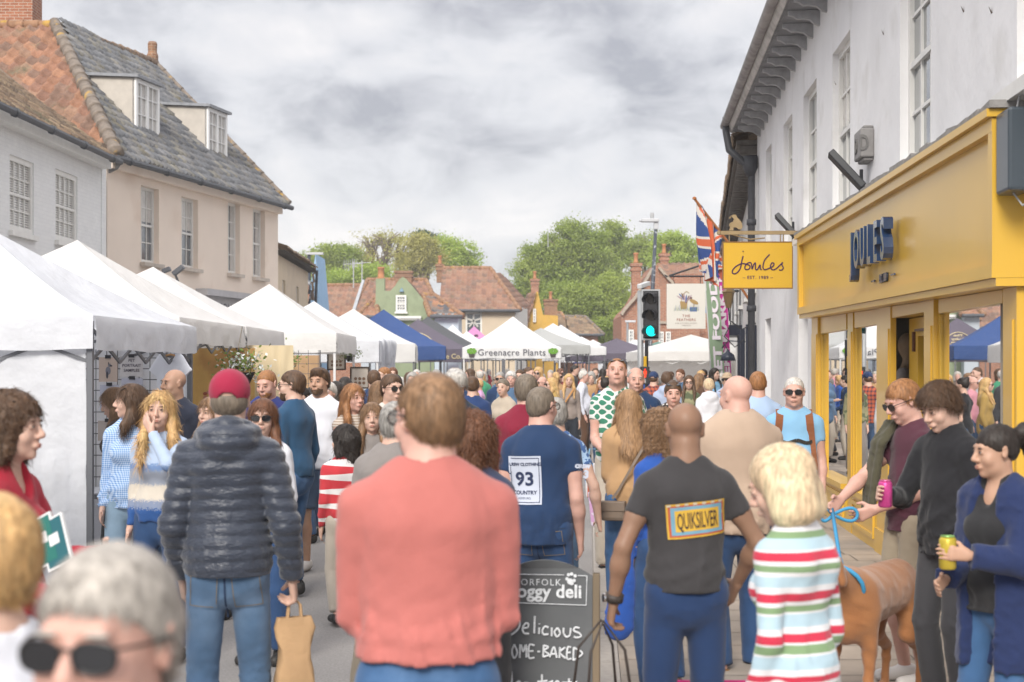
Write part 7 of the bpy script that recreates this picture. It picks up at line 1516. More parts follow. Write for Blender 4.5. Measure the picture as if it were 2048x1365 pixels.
tree('rounded olive green tree, centre left', 838, 122, [(838, 508, 30, 32), (820, 530, 32, 26), (860, 525, 28, 28), (850, 490, 22, 20)], 'olive', 1.0, .26, seed=4)
tree('bright spring-green tree right of the dark conifer', 905, 126, [(890, 490, 24, 18), (912, 500, 28, 22), (935, 514, 20, 16), (895, 520, 36, 24), (945, 524, 10, 8)], 'bright', .9, .26, seed=5, gaps=.3)
tree('dark conifer with a ragged tip', 845, 140, [(845, 474, 10, 9), (838, 484, 14, 9), (856, 482, 14, 9), (850, 492, 22, 9)], 'dark', 1.3, .34, .3, seed=6)
tree('huge domed green tree in the centre of the tree line', 1130, 122, [(1148, 478, 40, 32), (1120, 500, 42, 34), (1180, 500, 40, 34), (1085, 520, 38, 30), (1060, 548, 36, 30), (1140, 530, 60, 40), (1200, 545, 46, 40), (1100, 570, 56, 40), (1050, 575, 22, 20), (1165, 580, 60, 46), (1215, 600, 40, 44)], 'mid', 1.15, .27, seed=7, gaps=.42)
tree('slim domed tree just right of the huge one', 1222, 130, [(1222, 470, 26, 24), (1215, 495, 34, 28), (1240, 500, 26, 28)], 'mid', 1.0, .27, seed=8)
tree('shorter tree with loose crown behind the street lamp', 1290, 128, [(1290, 487, 28, 20), (1275, 510, 34, 26), (1310, 508, 32, 26), (1285, 540, 50, 30)], 'mid', .9, .27, seed=9, gaps=.3)
tree('bright loose tree above the brick house roof', 1345, 120, [(1340, 484, 24, 18), (1362, 490, 24, 20), (1335, 506, 36, 22), (1375, 512, 26, 20), (1350, 525, 44, 22)], 'bright', .9, .27, seed=10, gaps=.3)
tree('shaded lower tree filling the gap between the ochre gable and the brick house', 1165, 112, [(1180, 610, 40, 36), (1215, 640, 34, 44), (1150, 600, 40, 30), (1190, 665, 50, 36), (1225, 590, 28, 40), (1120, 600, 34, 28)], 'mid', 1.2, .27, seed=11, gaps=.5)
tree('small dark tree between the low grey roof and the gazebo peaks', 1215, 104, [(1205, 668, 26, 22), (1225, 655, 20, 26)], 'mid', 1.2, .26, seed=12, gaps=.5)
hz_b = MB(); hz_b.box(-150, 150, -1.5, 175, -1.2, 24); hm_z = bpy.data.materials.new('haze_air'); hm_z.use_nodes = True; t_ = hm_z.node_tree; [t_.nodes.remove(n) for n in list(t_.nodes) if n.type != 'OUTPUT_MATERIAL']
pv = t_.nodes.new('ShaderNodeVolumePrincipled'); pv.inputs['Color'].default_value = (.9, .92, .96, 1); pv.inputs['Density'].default_value = .0010; t_.links.new(pv.outputs[0], t_.nodes[0].inputs['Volume']); tag(hz_b.build('haze', hm_z), kind='stuff')
# ------------------------------------------------------------------ patterned cloth
def patt(name, ramp=None, axis_=2, period=None, z0=0., fn=None, rough=.9, consts=True, speck=0):
 if name in MATS: return MATS[name]
 m = cloth(name + '_base', (.5, .5, .5)).copy(); m.name = name; t = m.node_tree; B = t.nodes['Principled BSDF']; nd = t.nodes.new; ln_ = t.links.new
 tc_ = nd('ShaderNodeTexCoord'); sp = nd('ShaderNodeSeparateXYZ'); ln_(tc_.outputs['Object'], sp.inputs[0])
 def M_(op, a, b=None):
  q = nd('ShaderNodeMath'); q.operation = op
  for i, v in enumerate((a, b)):
   if v is None: continue
   if isinstance(v, (int, float)): q.inputs[i].default_value = v
   else: ln_(v, q.inputs[i])
  return q.outputs[0]
 if fn: f, c1, c2 = fn(M_, sp, nd, ln_, tc_); mx = nd('ShaderNodeMix'); mx.data_type = 'RGBA'; ln_(f, mx.inputs[0]); mx.inputs[6].default_value = (*c1, 1); mx.inputs[7].default_value = (*c2, 1); outc = mx.outputs[2]
 else:
  v = sp.outputs[axis_]
  if speck: n = nd('ShaderNodeTexNoise'); n.inputs['Scale'].default_value = 160; n.inputs['Detail'].default_value = 1; ln_(tc_.outputs['Object'], n.inputs[0]); v = M_('ADD', v, M_('MULTIPLY', M_('SUBTRACT', n.outputs[0], .5), speck))
  v = M_('SUBTRACT', v, z0); v = M_('FRACT', M_('DIVIDE', v, period)) if period else v
  r = nd('ShaderNodeValToRGB'); r.color_ramp.interpolation = 'CONSTANT' if consts else 'LINEAR'; e = r.color_ramp.elements; e[0].position = ramp[0][0]; e[0].color = (*ramp[0][1], 1); e[1].position = ramp[1][0]; e[1].color = (*ramp[1][1], 1)
  for p, c in ramp[2:]: x = e.new(p); x.color = (*c, 1)
  ln_(v, r.inputs[0]); outc = r.outputs[0]
 ln_(outc, B.inputs['Base Color']); MATS[name] = m; return m
wht = (.66, .66, .68)
_g, _r, _b, _p = (.20, .30, .16), (.52, .04, .075), (.40, .54, .62), (.55, .40, .43); _L = []; _z = .70
for _c, _h in [(wht, .012), (_b, .034), (wht, .01), (_g, .020), (wht, .012), (_r, .021), (wht, .009)] * 4 + [(_b, .03), (_g, .022), (wht, .05), (_p, .01), (wht, .035), (_p, .006), (wht, .03)]:
 if _c is not wht or _L[-1:] == [] or _L[-1][1] is not wht: _L.append((_z / 1.6, _c))
 _z += _h
strip1 = patt('stripes_multi', ([(0, wht)] + _L)[:32], period=1.6)
patchm = patt('knit_bands', [(0, (.03, .085, .25)), (.95 / 1.6, (.20, .24, .34)), (1.00 / 1.6, (.56, .51, .44)), (1.09 / 1.6, (.28, .31, .38)), (1.18 / 1.6, (.16, .25, .45)), (1.22 / 1.6, (.38, .47, .62))], period=1.6, speck=.08)
thin = patt('thin_stripes', [(0, (.58, .52, .46)), (.5, (.36, .28, .22))], period=.022)
def f_geo(M_, sp, nd, ln_, tc_):
 a = M_('SINE', M_('MULTIPLY', M_('ADD', sp.outputs[0], sp.outputs[1]), 40)); b = M_('SINE', M_('MULTIPLY', sp.outputs[2], 40)); return M_('GREATER_THAN', M_('ABSOLUTE', M_('MULTIPLY', M_('ADD', a, b), M_('SUBTRACT', a, b))), .34), (.64, .64, .62), (.05, .20, .13)
def f_check(M_, sp, nd, ln_, tc_):
 a = M_('GREATER_THAN', M_('SINE', M_('MULTIPLY', M_('ADD', sp.outputs[0], sp.outputs[1]), 430)), .1); b = M_('GREATER_THAN', M_('SINE', M_('MULTIPLY', sp.outputs[2], 430)), .1); return M_('MULTIPLY', M_('ADD', a, b), .5), (.52, .64, .80), (.13, .27, .56)
def f_dots(M_, sp, nd, ln_, tc_): v = nd('ShaderNodeTexVoronoi'); v.inputs['Scale'].default_value = 26; v.inputs['Randomness'].default_value = .5; ln_(tc_.outputs['Object'], v.inputs[0]); return M_('LESS_THAN', v.outputs[0], .30), (.03, .028, .03), (.62, .60, .58)
def f_plaid(M_, sp, nd, ln_, tc_): a = M_('GREATER_THAN', M_('SINE', M_('MULTIPLY', M_('ADD', sp.outputs[0], sp.outputs[1]), 90)), .2); b = M_('GREATER_THAN', M_('SINE', M_('MULTIPLY', sp.outputs[2], 90)), .2); return M_('MULTIPLY', M_('ADD', a, b), .5), (.42, .10, .05), (.06, .035, .05)
def f_star(M_, sp, nd, ln_, tc_): a = M_('SINE', M_('MULTIPLY', M_('ADD', sp.outputs[0], M_('MULTIPLY', M_('SINE', M_('MULTIPLY', sp.outputs[2], 120)), .02)), 1)); b = M_('SINE', M_('MULTIPLY', sp.outputs[2], 62)); return M_('GREATER_THAN', M_('ADD', b, M_('MULTIPLY', a, 4)), .0), (.45, .04, .05), (.62, .60, .60)
def f_camo(M_, sp, nd, ln_, tc_): n = nd('ShaderNodeTexNoise'); n.inputs['Scale'].default_value = 9; n.inputs['Detail'].default_value = 1; ln_(tc_.outputs['Object'], n.inputs[0]); return M_('GREATER_THAN', n.outputs[0], .5), (.25, .24, .14), (.10, .12, .07)
def f_floral(M_, sp, nd, ln_, tc_): n = nd('ShaderNodeTexNoise'); n.inputs['Scale'].default_value = 22; n.inputs['Detail'].default_value = 2; ln_(tc_.outputs['Object'], n.inputs[0]); return M_('GREATER_THAN', n.outputs[0], .54), (.06, .13, .32), (.35, .50, .70)
geo = patt('green_geometric', fn=f_geo); check = patt('blue_check', fn=f_check); dots = patt('polka_dots', fn=f_dots); plaid = patt('plaid_red', fn=f_plaid); redwhite = patt('red_white_knit', fn=f_star); camo = patt('camouflage', fn=f_camo); floral = patt('blue_floral', fn=f_floral)
cl = cloth
denim = cl('denim_mid', (.085, .15, .25), weave=500, noise=(7, .22), var=((.15, .22, .32), 3.0, .5, .72)); denim_l = cl('denim_light', (.26, .37, .48), weave=500, noise=(7, .15)); denim_d = cl('denim_dark', (.03, .065, .15), weave=500, noise=(7, .2)); denim_b = cl('denim_blue', (.05, .115, .24), weave=500, noise=(7, .2), var=((.10, .18, .32), 3.5, .50, .72))
black = cl('black', (.022, .022, .025)); charcoal = cl('charcoal', (.05, .05, .055)); navyc = cl('navy', (.022, .045, .105)); salmon = cl('salmon', (.44, .145, .128), weave=260, low=.5); beige = cl('beige_fleece', (.44, .33, .25), weave=120); burg = cl('burgundy', (.20, .02, .04)); maroon = cl('maroon_tee', (.085, .030, .045)); white_c = cl('white', (.66, .67, .72)); skyc = cl('sky_blue', (.22, .42, .62)); paleblue = cl('pale_blue', (.36, .48, .68)); tan = cl('tan', (.42, .26, .135)); greyc = cl('grey', (.22, .20, .19)); lilac = cl('lilac', (.50, .30, .48)); olive = cl('olive', (.055, .055, .04)); stone = cl('stone', (.42, .37, .31)); khaki = cl('khaki', (.36, .30, .22)); royal = cl('royal', (.025, .08, .32)); greenc = cl('green', (.06, .27, .15)); redc = cl('red', (.38, .03, .045), weave=90, low=.9, bump=None) if False else cl('red_knit', (.36, .022, .04), weave=70, low=1.0); cream_c = cl('cream', (.58, .54, .48)); taupe = cl('taupe', (.27, .225, .20)); brown_c = cl('brown', (.10, .055, .035)); pinkc = cl('pink', (.55, .25, .30)); trackn = cl('track_navy', (.022, .045, .115)); sneaker = mat('shoe_white', (.62, .60, .58), rough=.6); tanshoe = mat('shoe_tan', (.20, .11, .05), rough=.6); navysw = cl('navy_sweater', (.028, .075, .145), weave=200)
capred = cl('cap_red', (.30, .022, .055), low=.15)
pufm = mat('puffer_shell', (.030, .038, .058), rough=.38, spec=.4, sheen=.3, bump=(45, .55, .006), lowbump=(16, .5, .02), stretch=(1, 1, 2.4))
P = person
# ---- nearest
F1 = P('grey-haired person in dark sunglasses, huge and blurred at the bottom left', 236, 1.78, 1.595, 158, turn=10, skin='pink', hair=('short', 'silver'), glasses='dark', top=('shirt', cl('pale_shirt', (.5, .5, .55))), wd=1.0, hs=1.02)
F2 = P('blonde person cut off by the left border, with an ear stud and white collar', -16, 2.45, 1.605, 62, sex='f', hair=('short', 'blonde'), top=('shirt', white_c), hs=1.0)
F3 = P('woman in a red cable-knit sweater looking right, curly brown hair', 14, 5.3, 1.72, -98, turn=2, sex='f', hair=('curly', 'brown'), glasses='head', top=('sweater', redc), bottom=('jeans', denim_d), arms=('hold', 'front'), neckline='v')
F4 = P('man from behind in a red cap and black quilted puffer jacket', 456, 6.4, 1.80, 4, hair=('cap', 'greybrown'), headset=capred, top=('puffer', pufm), bottom=('jeans', denim), arms=(((.05, .10, -.50), (.5, -1, 0)), ((.10, .04, -.51), (.4, -1, 0))), wd=.98, hood=True, hem=.90, leans=.01, step=.3, curl=(.5, 1.3))
F5 = P('large man from behind in a salmon pink sweatshirt', 856, 4.05, 1.80, 2, turn=38, skin='pink', hair=('short', 'lightbrown'), glasses='clear', beard='greybrown', top=('sweater', salmon), bottom=('jeans', denim_b), arms=('front', 'front'), wd=1.18, hem=.99, belly=.02, shrug=.006)
F6 = P('bald brown-skinned man from behind in a black printed T-shirt and navy track pants', 1372, 5.85, 1.665, 6, turn=-6, pitch=8, skin='brown', hair=('bald', 'dark'), top=('tee', cl('faded_black', (.045, .043, .045))), bottom=('trousers', trackn), arms=(((.15, .02, -.50), (.8, -1, 0)), ((.10, .14, -.44), (1, -1, 0))), gz=.1, wd=1.06, hem=.93, curl=(.9, .5))
F7 = P('woman with a white-blonde bob in a multicoloured striped top, looking down left', 1590, 4.45, 1.56, 42, turn=22, pitch=20, sex='f', hair=('bob', 'lightblonde'), top=('sweater', strip1), hem=.78, bottom=('trousers', cl('cream_tr', (.5, .5, .5))), arms=('down', 'down'), gz=.1, wd=.94, hs=1.10)
F8 = P('man in a maroon T-shirt and beige shorts holding the blue dog lead', 1822, 8.1, 1.76, 105, turn=0, pitch=22, skin='pink', hair=('short', 'ginger'), glasses='dark', top=('tee', maroon), bottom=('shorts', khaki), arms=('clasp', 'far'), gz=.1, shoe=sneaker)
F9 = P('teenage boy in a black jacket looking down left, with a pink can', 1895, 7.3, 1.75, 118, turn=0, pitch=24, skin='fair', hair=('fluffy', 'brown'), top=('jacket', black), bottom=('jeans', charcoal), arms=('down', 'hold'), gz=.1, wd=.95, collar='high')
F10 = P('dark-haired woman with a ponytail in a navy cardigan smiling left', 1998, 6.0, 1.58, 120, turn=-22, pitch=6, skin='tan', sex='f', hair=('pony', 'dark'), top=('tee', cl('black_top', (.028, .028, .03))), bottom=('jeans', denim_b), arms=('hold', 'front'), gz=.1, wd=1.12, neckline='v', sleeve=2)
# ---- middle distance, left
M16 = P('man in a navy sweater with glasses turned left', 588, 12.0, 1.80, 60, turn=32, skin='fair', hair=('short', 'brown'), glasses='clear', beard='brown', top=('sweater', navysw), bottom=('jeans', denim_b), arms=('down', 'down'), wd=1.05, belly=.015, collar='polo', step=.3)
M17 = P('woman with long auburn hair and sunglasses, behind the puffer jacket', 528, 9.2, 1.62, 170, turn=12, sex='f', hair=('long', 'auburn'), glasses='dark', top=('tee', white_c), sleeve=1.8, bottom=('wide', denim_d), arms=('down', 'hip'))
M18 = P('bearded dark-haired man in a plain white T-shirt', 640, 13.4, 1.82, 172, turn=-12, skin='tan', hair=('quiff', 'brown'), beard='brown', top=('tee', white_c), bottom=('shorts', cl('shorts_blue', (.09, .13, .2))), shoe=sneaker, arms=('down', 'down'), wd=1.08, step=.25)
M19 = P('ginger stubbled man in a white top under a navy jacket, looking down right', 535, 12.8, 1.80, 190, turn=-28, pitch=14, skin='pink', hair=('crop', 'ginger'), beard='ginger', top=('jacket', cl('navy_open', (.03, .04, .16))), arms=('pocket', 'pocket'), wd=1.05)
M20 = P('woman with long ginger-blonde hair, striped vest and bare folded arms', 706, 12.6, 1.68, 205, turn=15, sex='f', skin='pink', hair=('long', 'ginger'), top=('vest', thin), arms=('cross', 'cross'), bottom=('jeans', denim))
M21 = P('frowning girl with long light brown hair, beside the salmon sweatshirt', 744, 11.2, 1.55, 186, sex='f', hair=('long', 'lightbrown'), top=('tee', greyc), bottom=('jeans', denim), kid=False)
M22 = P('boy with dark curly hair wrapped in a red and white patterned scarf', 690, 10.6, 1.38, 20, turn=40, hair=('curly', 'dark'), top=('sweater', redwhite), bottom=('trousers', stone), kid=True, step=.4)
M15 = P('stooping person in a grey fleece, half hidden by the salmon sweatshirt', 770, 7.6, 1.64, -20, hair=('short', 'grey'), top=('jacket', greyc), bottom=('trousers', khaki), leanf=.22, step=.3)
M23 = P('blonde woman in a blue and cream banded knit, hand over her mouth', 322, 9.2, 1.67, 172, turn=8, sex='f', hair=('longwavy', 'blonde'), top=('sweater', patchm), bottom=('jeans', denim_d), arms=('mouth', 'down'), curl=(.25, .5), wd=1.0)
M24 = P('woman in a blue checked shirt with a brown shoulder bag, looking away', 262, 10.4, 1.70, 178, turn=-72, sex='f', hair=('shoulder', 'brown'), top=('shirt', check), bottom=('jeans', denim_l), arms=('down', 'down'), glasses='head')
M25 = P('woman with sunglasses on her honey-coloured hair browsing the portraits', 238, 11.9, 1.66, 88, pitch=18, sex='f', hair=('shoulder', 'lightbrown'), glasses='head', top=('jacket', cl('brown_jacket', (.06, .045, .035))), bottom=('jeans', charcoal), collar='high')
M26 = P('bald man in a dark navy jacket under the hanging T-shirt', 350, 12.3, 1.80, 165, turn=-32, skin='tan', hair=('bald', 'dark'), top=('jacket', cl('navy_j', (.03, .035, .055))), arms=('pocket', 'pocket'))
P('person in a cream jacket hidden behind the red cap', 425, 10.8, 1.60, 150, sex='f', hair=('shoulder', 'lightbrown'), top=('jacket', cream_c), lod=1)
P('person with long dark hair at the picture stall, seen from behind', 672, 17.5, 1.66, 10, sex='f', hair=('long', 'dark'), top=('sweater', stone)); P('second long-haired person at the picture stall in a dark coat', 690, 19.5, 1.70, -10, sex='f', hair=('long', 'dark'), top=('coat', black))
P('white-haired person peeping out behind the bearded man', 658, 16.2, 1.66, 165, hair=('fluffy', 'white'), skin='pink', top=('jacket', stone)); P('dark-haired person in black behind the navy sweater man', 606, 15.5, 1.62, 150, hair=('short', 'dark'), top=('jacket', black)); P('short dark-haired person right at the navy sweater shoulder', 626, 17, 1.60, 30, hair=('shoulder', 'dark'), sex='f', top=('jacket', burg))
P('man in sunglasses and a cream shirt beside the salmon man', 783, 12.2, 1.77, 195, turn=20, hair=('short', 'brown'), glasses='dark', top=('shirt', cl('cream_shirt', (.55, .52, .48)))); P('man in a dark navy coat seen from behind at the picture stall', 748, 18.5, 1.80, 8, hair=('short', 'brown'), top=('jacket', navyc), wd=1.1); P('long-haired woman with a dark rucksack strap', 757, 15.4, 1.68, -15, sex='f', hair=('long', 'lightbrown'), top=('jacket', cl('darkolive', (.05, .045, .035))))
P('ginger man wearing round glasses and an orange scarf near the candle stall', 770, 22.5, 1.84, 120, hair=('short', 'ginger'), glasses='clear', top=('jacket', cl('orange', (.5, .13, .04)))); P('person with curly brown hair by the candle stall', 820, 27, 1.74, 20, hair=('curly', 'brown'), sex='f', top=('jacket', brown_c))
# ---- middle
M14 = P('white-haired man in a dark blue T-shirt looking down', 910, 12.2, 1.81, 188, pitch=20, skin='tan', hair=('fluffy', 'white'), top=('tee', cl('ink_tee', (.035, .045, .065))), wd=1.0)
M13 = P('person with bushy brown hair and a navy jacket, right of the salmon sweatshirt', 944, 6.6, 1.60, -8, sex='f', hair=('bigcurl', 'auburn'), top=('jacket', cl('dusk_navy', (.045, .055, .10))), bottom=('trousers', black), arms=('front', 'front'), wd=1.05, collar='high')
M12 = P('man from behind in a dark red fleece', 1052, 10.6, 1.775, -2, skin='pink', hair=('short', 'greybrown'), top=('jacket', burg), collar='high', wd=1.05, arms=('front', 'front'))
M10 = P('broad man from behind in a navy polo shirt with a white 93 patch', 1082, 8.5, 1.70, -12, turn=-24, skin='pink', hair=('crop', 'greybrown'), glasses='clear', top=('tee', navyc), collar='polo', bottom=('jeans', denim_d), wd=1.18, arms=('down', 'down'), belly=.03, hem=.83)
M11 = P('person in a blue floral shirt with an arm swinging, hidden by the navy polo', 1112, 9.8, 1.62, 10, hair=('short', 'grey'), top=('tee', floral), arms=('down', ((.16, .05, -.50), (.5, -1, 0))), bottom=('jeans', denim))
M8 = P('tall man in a white shirt with green geometric print, chin raised', 1234, 12.8, 1.91, 172, turn=4, pitch=-14, skin='pink', hair=('receding', 'ginger'), top=('tee', geo), collar='polo', arms=('pocket', 'front'), glasses='head', bottom=('trousers', stone), gz=.02)
M9 = P('older man in a dark jacket just behind the green-print shirt', 1272, 14.6, 1.83, 175, turn=8, skin='pink', hair=('fringe_bald', 'grey'), top=('jacket', navyc), wd=1.1)
M5 = P('girl in a lilac top with plaited hair', 1228, 13.8, 1.42, 168, turn=-8, sex='f', kid=True, hair=('bun', 'brown'), top=('sweater', lilac), bottom=('wide', denim_l), gz=.1, shoe=sneaker, arms=('down', 'down'))
M4 = P('woman from behind with long two-tone hair, tan jacket and blue jeans', 1258, 10.2, 1.66, 4, sex='f', hair=('long', 'honey'), top=('jacket', tan), bottom=('jeans', denim_b), gz=.1, wd=1.05, arms=('front', 'front'), hem=.86)
M6 = P('woman with wavy light brown hair and a bright blue top, behind the bald man', 1322, 7.8, 1.58, 35, turn=10, sex='f', hair=('bigcurl', 'lightbrown'), top=('sweater', royal), bottom=('jeans', denim_d), gz=.1)
M7 = P('woman in a black polka dot blouse with sunglasses in her hair', 1346, 13.0, 1.70, 178, sex='f', skin='pink', hair=('bun', 'brown'), glasses='head', top=('shirt', dots), gz=.1, wd=1.5, neckline='v')
M1 = P('big bald man from behind in a beige fleece', 1474, 8.6, 1.765, 8, turn=28, skin='pink', hair=('bald', 'grey'), top=('jacket', beige), bottom=('jeans', denim_d), gz=.0, wd=1.36, collar='polo', arms=('front', 'front'), belly=.03, shoe=tanshoe, step=.25, hem=.84)
M2 = P('man from behind in a pale blue T-shirt', 1516, 13.2, 1.78, -4, skin='pink', hair=('crop', 'ginger'), top=('tee', paleblue), gz=.1, wd=1.12)
M3 = P('man in wraparound sunglasses and a sky blue T-shirt with rucksack straps', 1588, 11.0, 1.74, 172, turn=-4, skin='pink', hair=('crop', 'white'), glasses='dark', top=('tee', skyc), bottom=('jeans', denim_d), gz=.1, wd=1.12, belly=.03, arms=('down', 'down'))
# ---- farther but still recognisable
A_ = [('man in a green polo shirt seen from behind', 960, 31, 1.80, 10, dict(hair=('fringe_bald', 'white'), top=('tee', greenc), wd=1.15)), ('man in blue sunglasses and an open navy jacket', 1000, 25, 1.76, 175, dict(hair=('short', 'grey'), glasses='dark', top=('jacket', navyc), bottom=('jeans', denim_l), skin='tan')),
('woman in a beige anorak with short fair hair looking left', 1008, 19.5, 1.68, 140, dict(sex='f', turn=15, hair=('short', 'greybrown'), top=('jacket', cl('anorak', (.42, .36, .29))), arms=('hold', 'hold'))), ('white-haired man in a denim jacket behind the beige anorak', 1022, 24, 1.77, 178, dict(hair=('fluffy', 'white'), skin='pink', top=('jacket', denim), step=.2)),
('man in a navy harrington jacket seen from behind', 945, 17.8, 1.72, -6, dict(hair=('short', 'brown'), top=('jacket', cl('harrington', (.025, .05, .14))), bottom=('jeans', denim_l))), ('small bald child beside the navy harrington jacket', 950, 22, 1.46, 170, dict(hair=('crop', 'blonde'), skin='pink', top=('tee', pinkc), kid=True)),
('man with a dark brown beard, looking towards the camera over the burgundy fleece', 1040, 26, 1.80, 170, dict(hair=('short', 'brown'), beard='brown', top=('jacket', charcoal))), ('man in a white hoodie looking right', 1056, 28, 1.84, -120, dict(hair=('crop', 'brown'), beard='brown', top=('jacket', white_c), hood=True)),
('blonde woman in a taupe sweater with an orange crossbody bag', 1138, 26.8, 1.72, 178, dict(sex='f', hair=('longwavy', 'blonde'), top=('sweater', taupe), bottom=('wide', cl('dark_tr', (.03, .035, .045))), arms=('down', 'down'))), ('long-haired blonde woman in sunglasses and a mustard coat looking left', 1104, 25, 1.66, 110, dict(sex='f', hair=('longwavy', 'blonde'), glasses='dark', top=('coat', cl('mustard', (.36, .24, .08))))),
('white-haired man in a white shirt and brown trousers', 1166, 30, 1.78, -100, dict(hair=('short', 'white'), skin='pink', top=('shirt', cl('shirt_pale', (.60, .62, .70))), bottom=('trousers', brown_c), belly=.04)), ('man with wavy dark hair and a suit jacket looking right', 1148, 38, 1.90, -110, dict(hair=('quiff', 'dark'), top=('jacket', charcoal))),
('young man in a cream shirt holding a drink', 1191, 36, 1.84, 178, dict(hair=('short', 'brown'), beard='brown', top=('shirt', cream_c), arms=('down', 'hold'))), ('woman with ginger hair and a denim jacket', 1204, 27, 1.66, 160, dict(sex='f', hair=('long', 'ginger'), top=('jacket', denim_b))), ('woman with dark hair in a bun and a black top', 1212, 22.5, 1.68, -60, dict(sex='f', hair=('bun', 'dark'), top=('tee', black))),
('man in a red plaid shirt and navy cap with a rucksack', 1307, 26, 1.76, -20, dict(hair=('cap', 'brown'), headset=cl('cap_navy', (.03, .05, .12)), top=('shirt', plaid))), ('man in a pale blue hoodie seen from behind', 1334, 22, 1.76, -8, dict(hair=('fluffy', 'brown'), top=('sweater', cl('hoodie', (.36, .42, .56))), hood=True, gz=.1)),
('woman in a green camouflage sweatshirt with glasses and curly hair', 1378, 24, 1.70, 172, dict(sex='f', hair=('longwavy', 'brown'), glasses='clear', top=('sweater', camo), bottom=('trousers', greyc), gz=.1)), ('white-haired woman in a white hooded jacket seen from behind', 1418, 20.5, 1.68, 5, dict(sex='f', hair=('short', 'lightblonde'), top=('jacket', white_c), bottom=('jeans', denim_d), gz=.1, hood=True)),
('man in blue mirrored sunglasses and a straw sun hat', 1455, 24.5, 1.74, 150, dict(hair=('hat', 'grey'), headset=mat('straw', (.42, .32, .22), rough=.9, noise=(30, .2)), glasses='dark', skin='tan', top=('shirt', cl('shirt_blue', (.38, .45, .62))), gz=.1)), ('man taking a photo in a black jacket near the feather banners', 1408, 34, 1.80, 60, dict(hair=('short', 'dark'), top=('jacket', black), arms=('phone', 'phone'), gz=.1)),
('woman with long brown hair seen side on, right of the camouflage sweatshirt', 1398, 27, 1.72, -70, dict(sex='f', hair=('long', 'lightbrown'), top=('jacket', brown_c), gz=.1)), ('man in a bright blue T-shirt at the corner of the plant stall', 936, 36, 1.80, -30, dict(hair=('fringe_bald', 'greybrown'), top=('tee', cl('cobalt', (.03, .20, .58))))), ('woman with fair piled-up hair and her back turned', 1112, 33, 1.74, 10, dict(sex='f', hair=('pony', 'blonde'), top=('coat', tan))),
('person in a red and navy coat with dark hair, left of the taupe sweater', 1128, 34, 1.70, 150, dict(sex='f', hair=('bob', 'dark'), top=('coat', cl('wine', (.15, .03, .05))))), ('bald man in glasses and a pink shirt, half hidden by the fleece', 1086, 27, 1.66, 120, dict(hair=('bald', 'grey'), skin='pink', glasses='clear', top=('shirt', pinkc))),
('dark-skinned person in a black coat under the plant stall', 1072, 40, 1.84, 150, dict(hair=('short', 'dark'), skin='brown', top=('coat', black))), ('long-haired blonde person from behind in a white padded jacket', 1066, 24, 1.62, 5, dict(sex='f', hair=('shoulder', 'blonde'), top=('puffer', white_c)))]
for lb_, px, Z, H_, f_, kw in A_: P(lb_, px, Z, H_, f_, **kw)
# ---- the far crowd
rc = random.Random(21); cc_names = [('red', redc), ('navy', navyc), ('black', black), ('white', white_c), ('grey', greyc), ('pale blue', paleblue), ('beige', cream_c), ('green', greenc), ('burgundy', burg), ('pink', pinkc), ('olive', olive), ('tan', tan), ('denim', denim), ('brown', brown_c), ('royal blue', royal), ('lilac', lilac), ('camel', beige), ('sky blue', skyc), ('taupe', taupe)]
hn = [('brown', 'brown'), ('dark', 'dark'), ('grey', 'grey'), ('white', 'white'), ('blonde', 'blonde'), ('ginger', 'ginger'), ('light brown', 'lightbrown'), ('silver', 'silver'), ('auburn', 'auburn')]
spots = []
def lane(n, px0, px1, z0, z1):
 for i in range(n):
  for _ in range(30):
   Z = rc.uniform(z0, z1); px = rc.uniform(px0, px1); x_ = xat(px, Z)
   if all((x_ - a) ** 2 + (Z - b) ** 2 > .32 for a, b in spots) and x_ > -3.0: spots.append((x_, Z)); break
lane(10, 790, 950, 22, 40); lane(26, 930, 1240, 30, 44); lane(26, 960, 1300, 48, 70); lane(16, 1290, 1450, 27, 40); lane(14, 1290, 1440, 44, 62); lane(6, 740, 860, 22, 36)
used = set(); place = ['left of the plant stall', 'under the plant stall', 'right of the plant stall', 'left of the traffic signal', 'right of the traffic signal', 'by the feather banners']
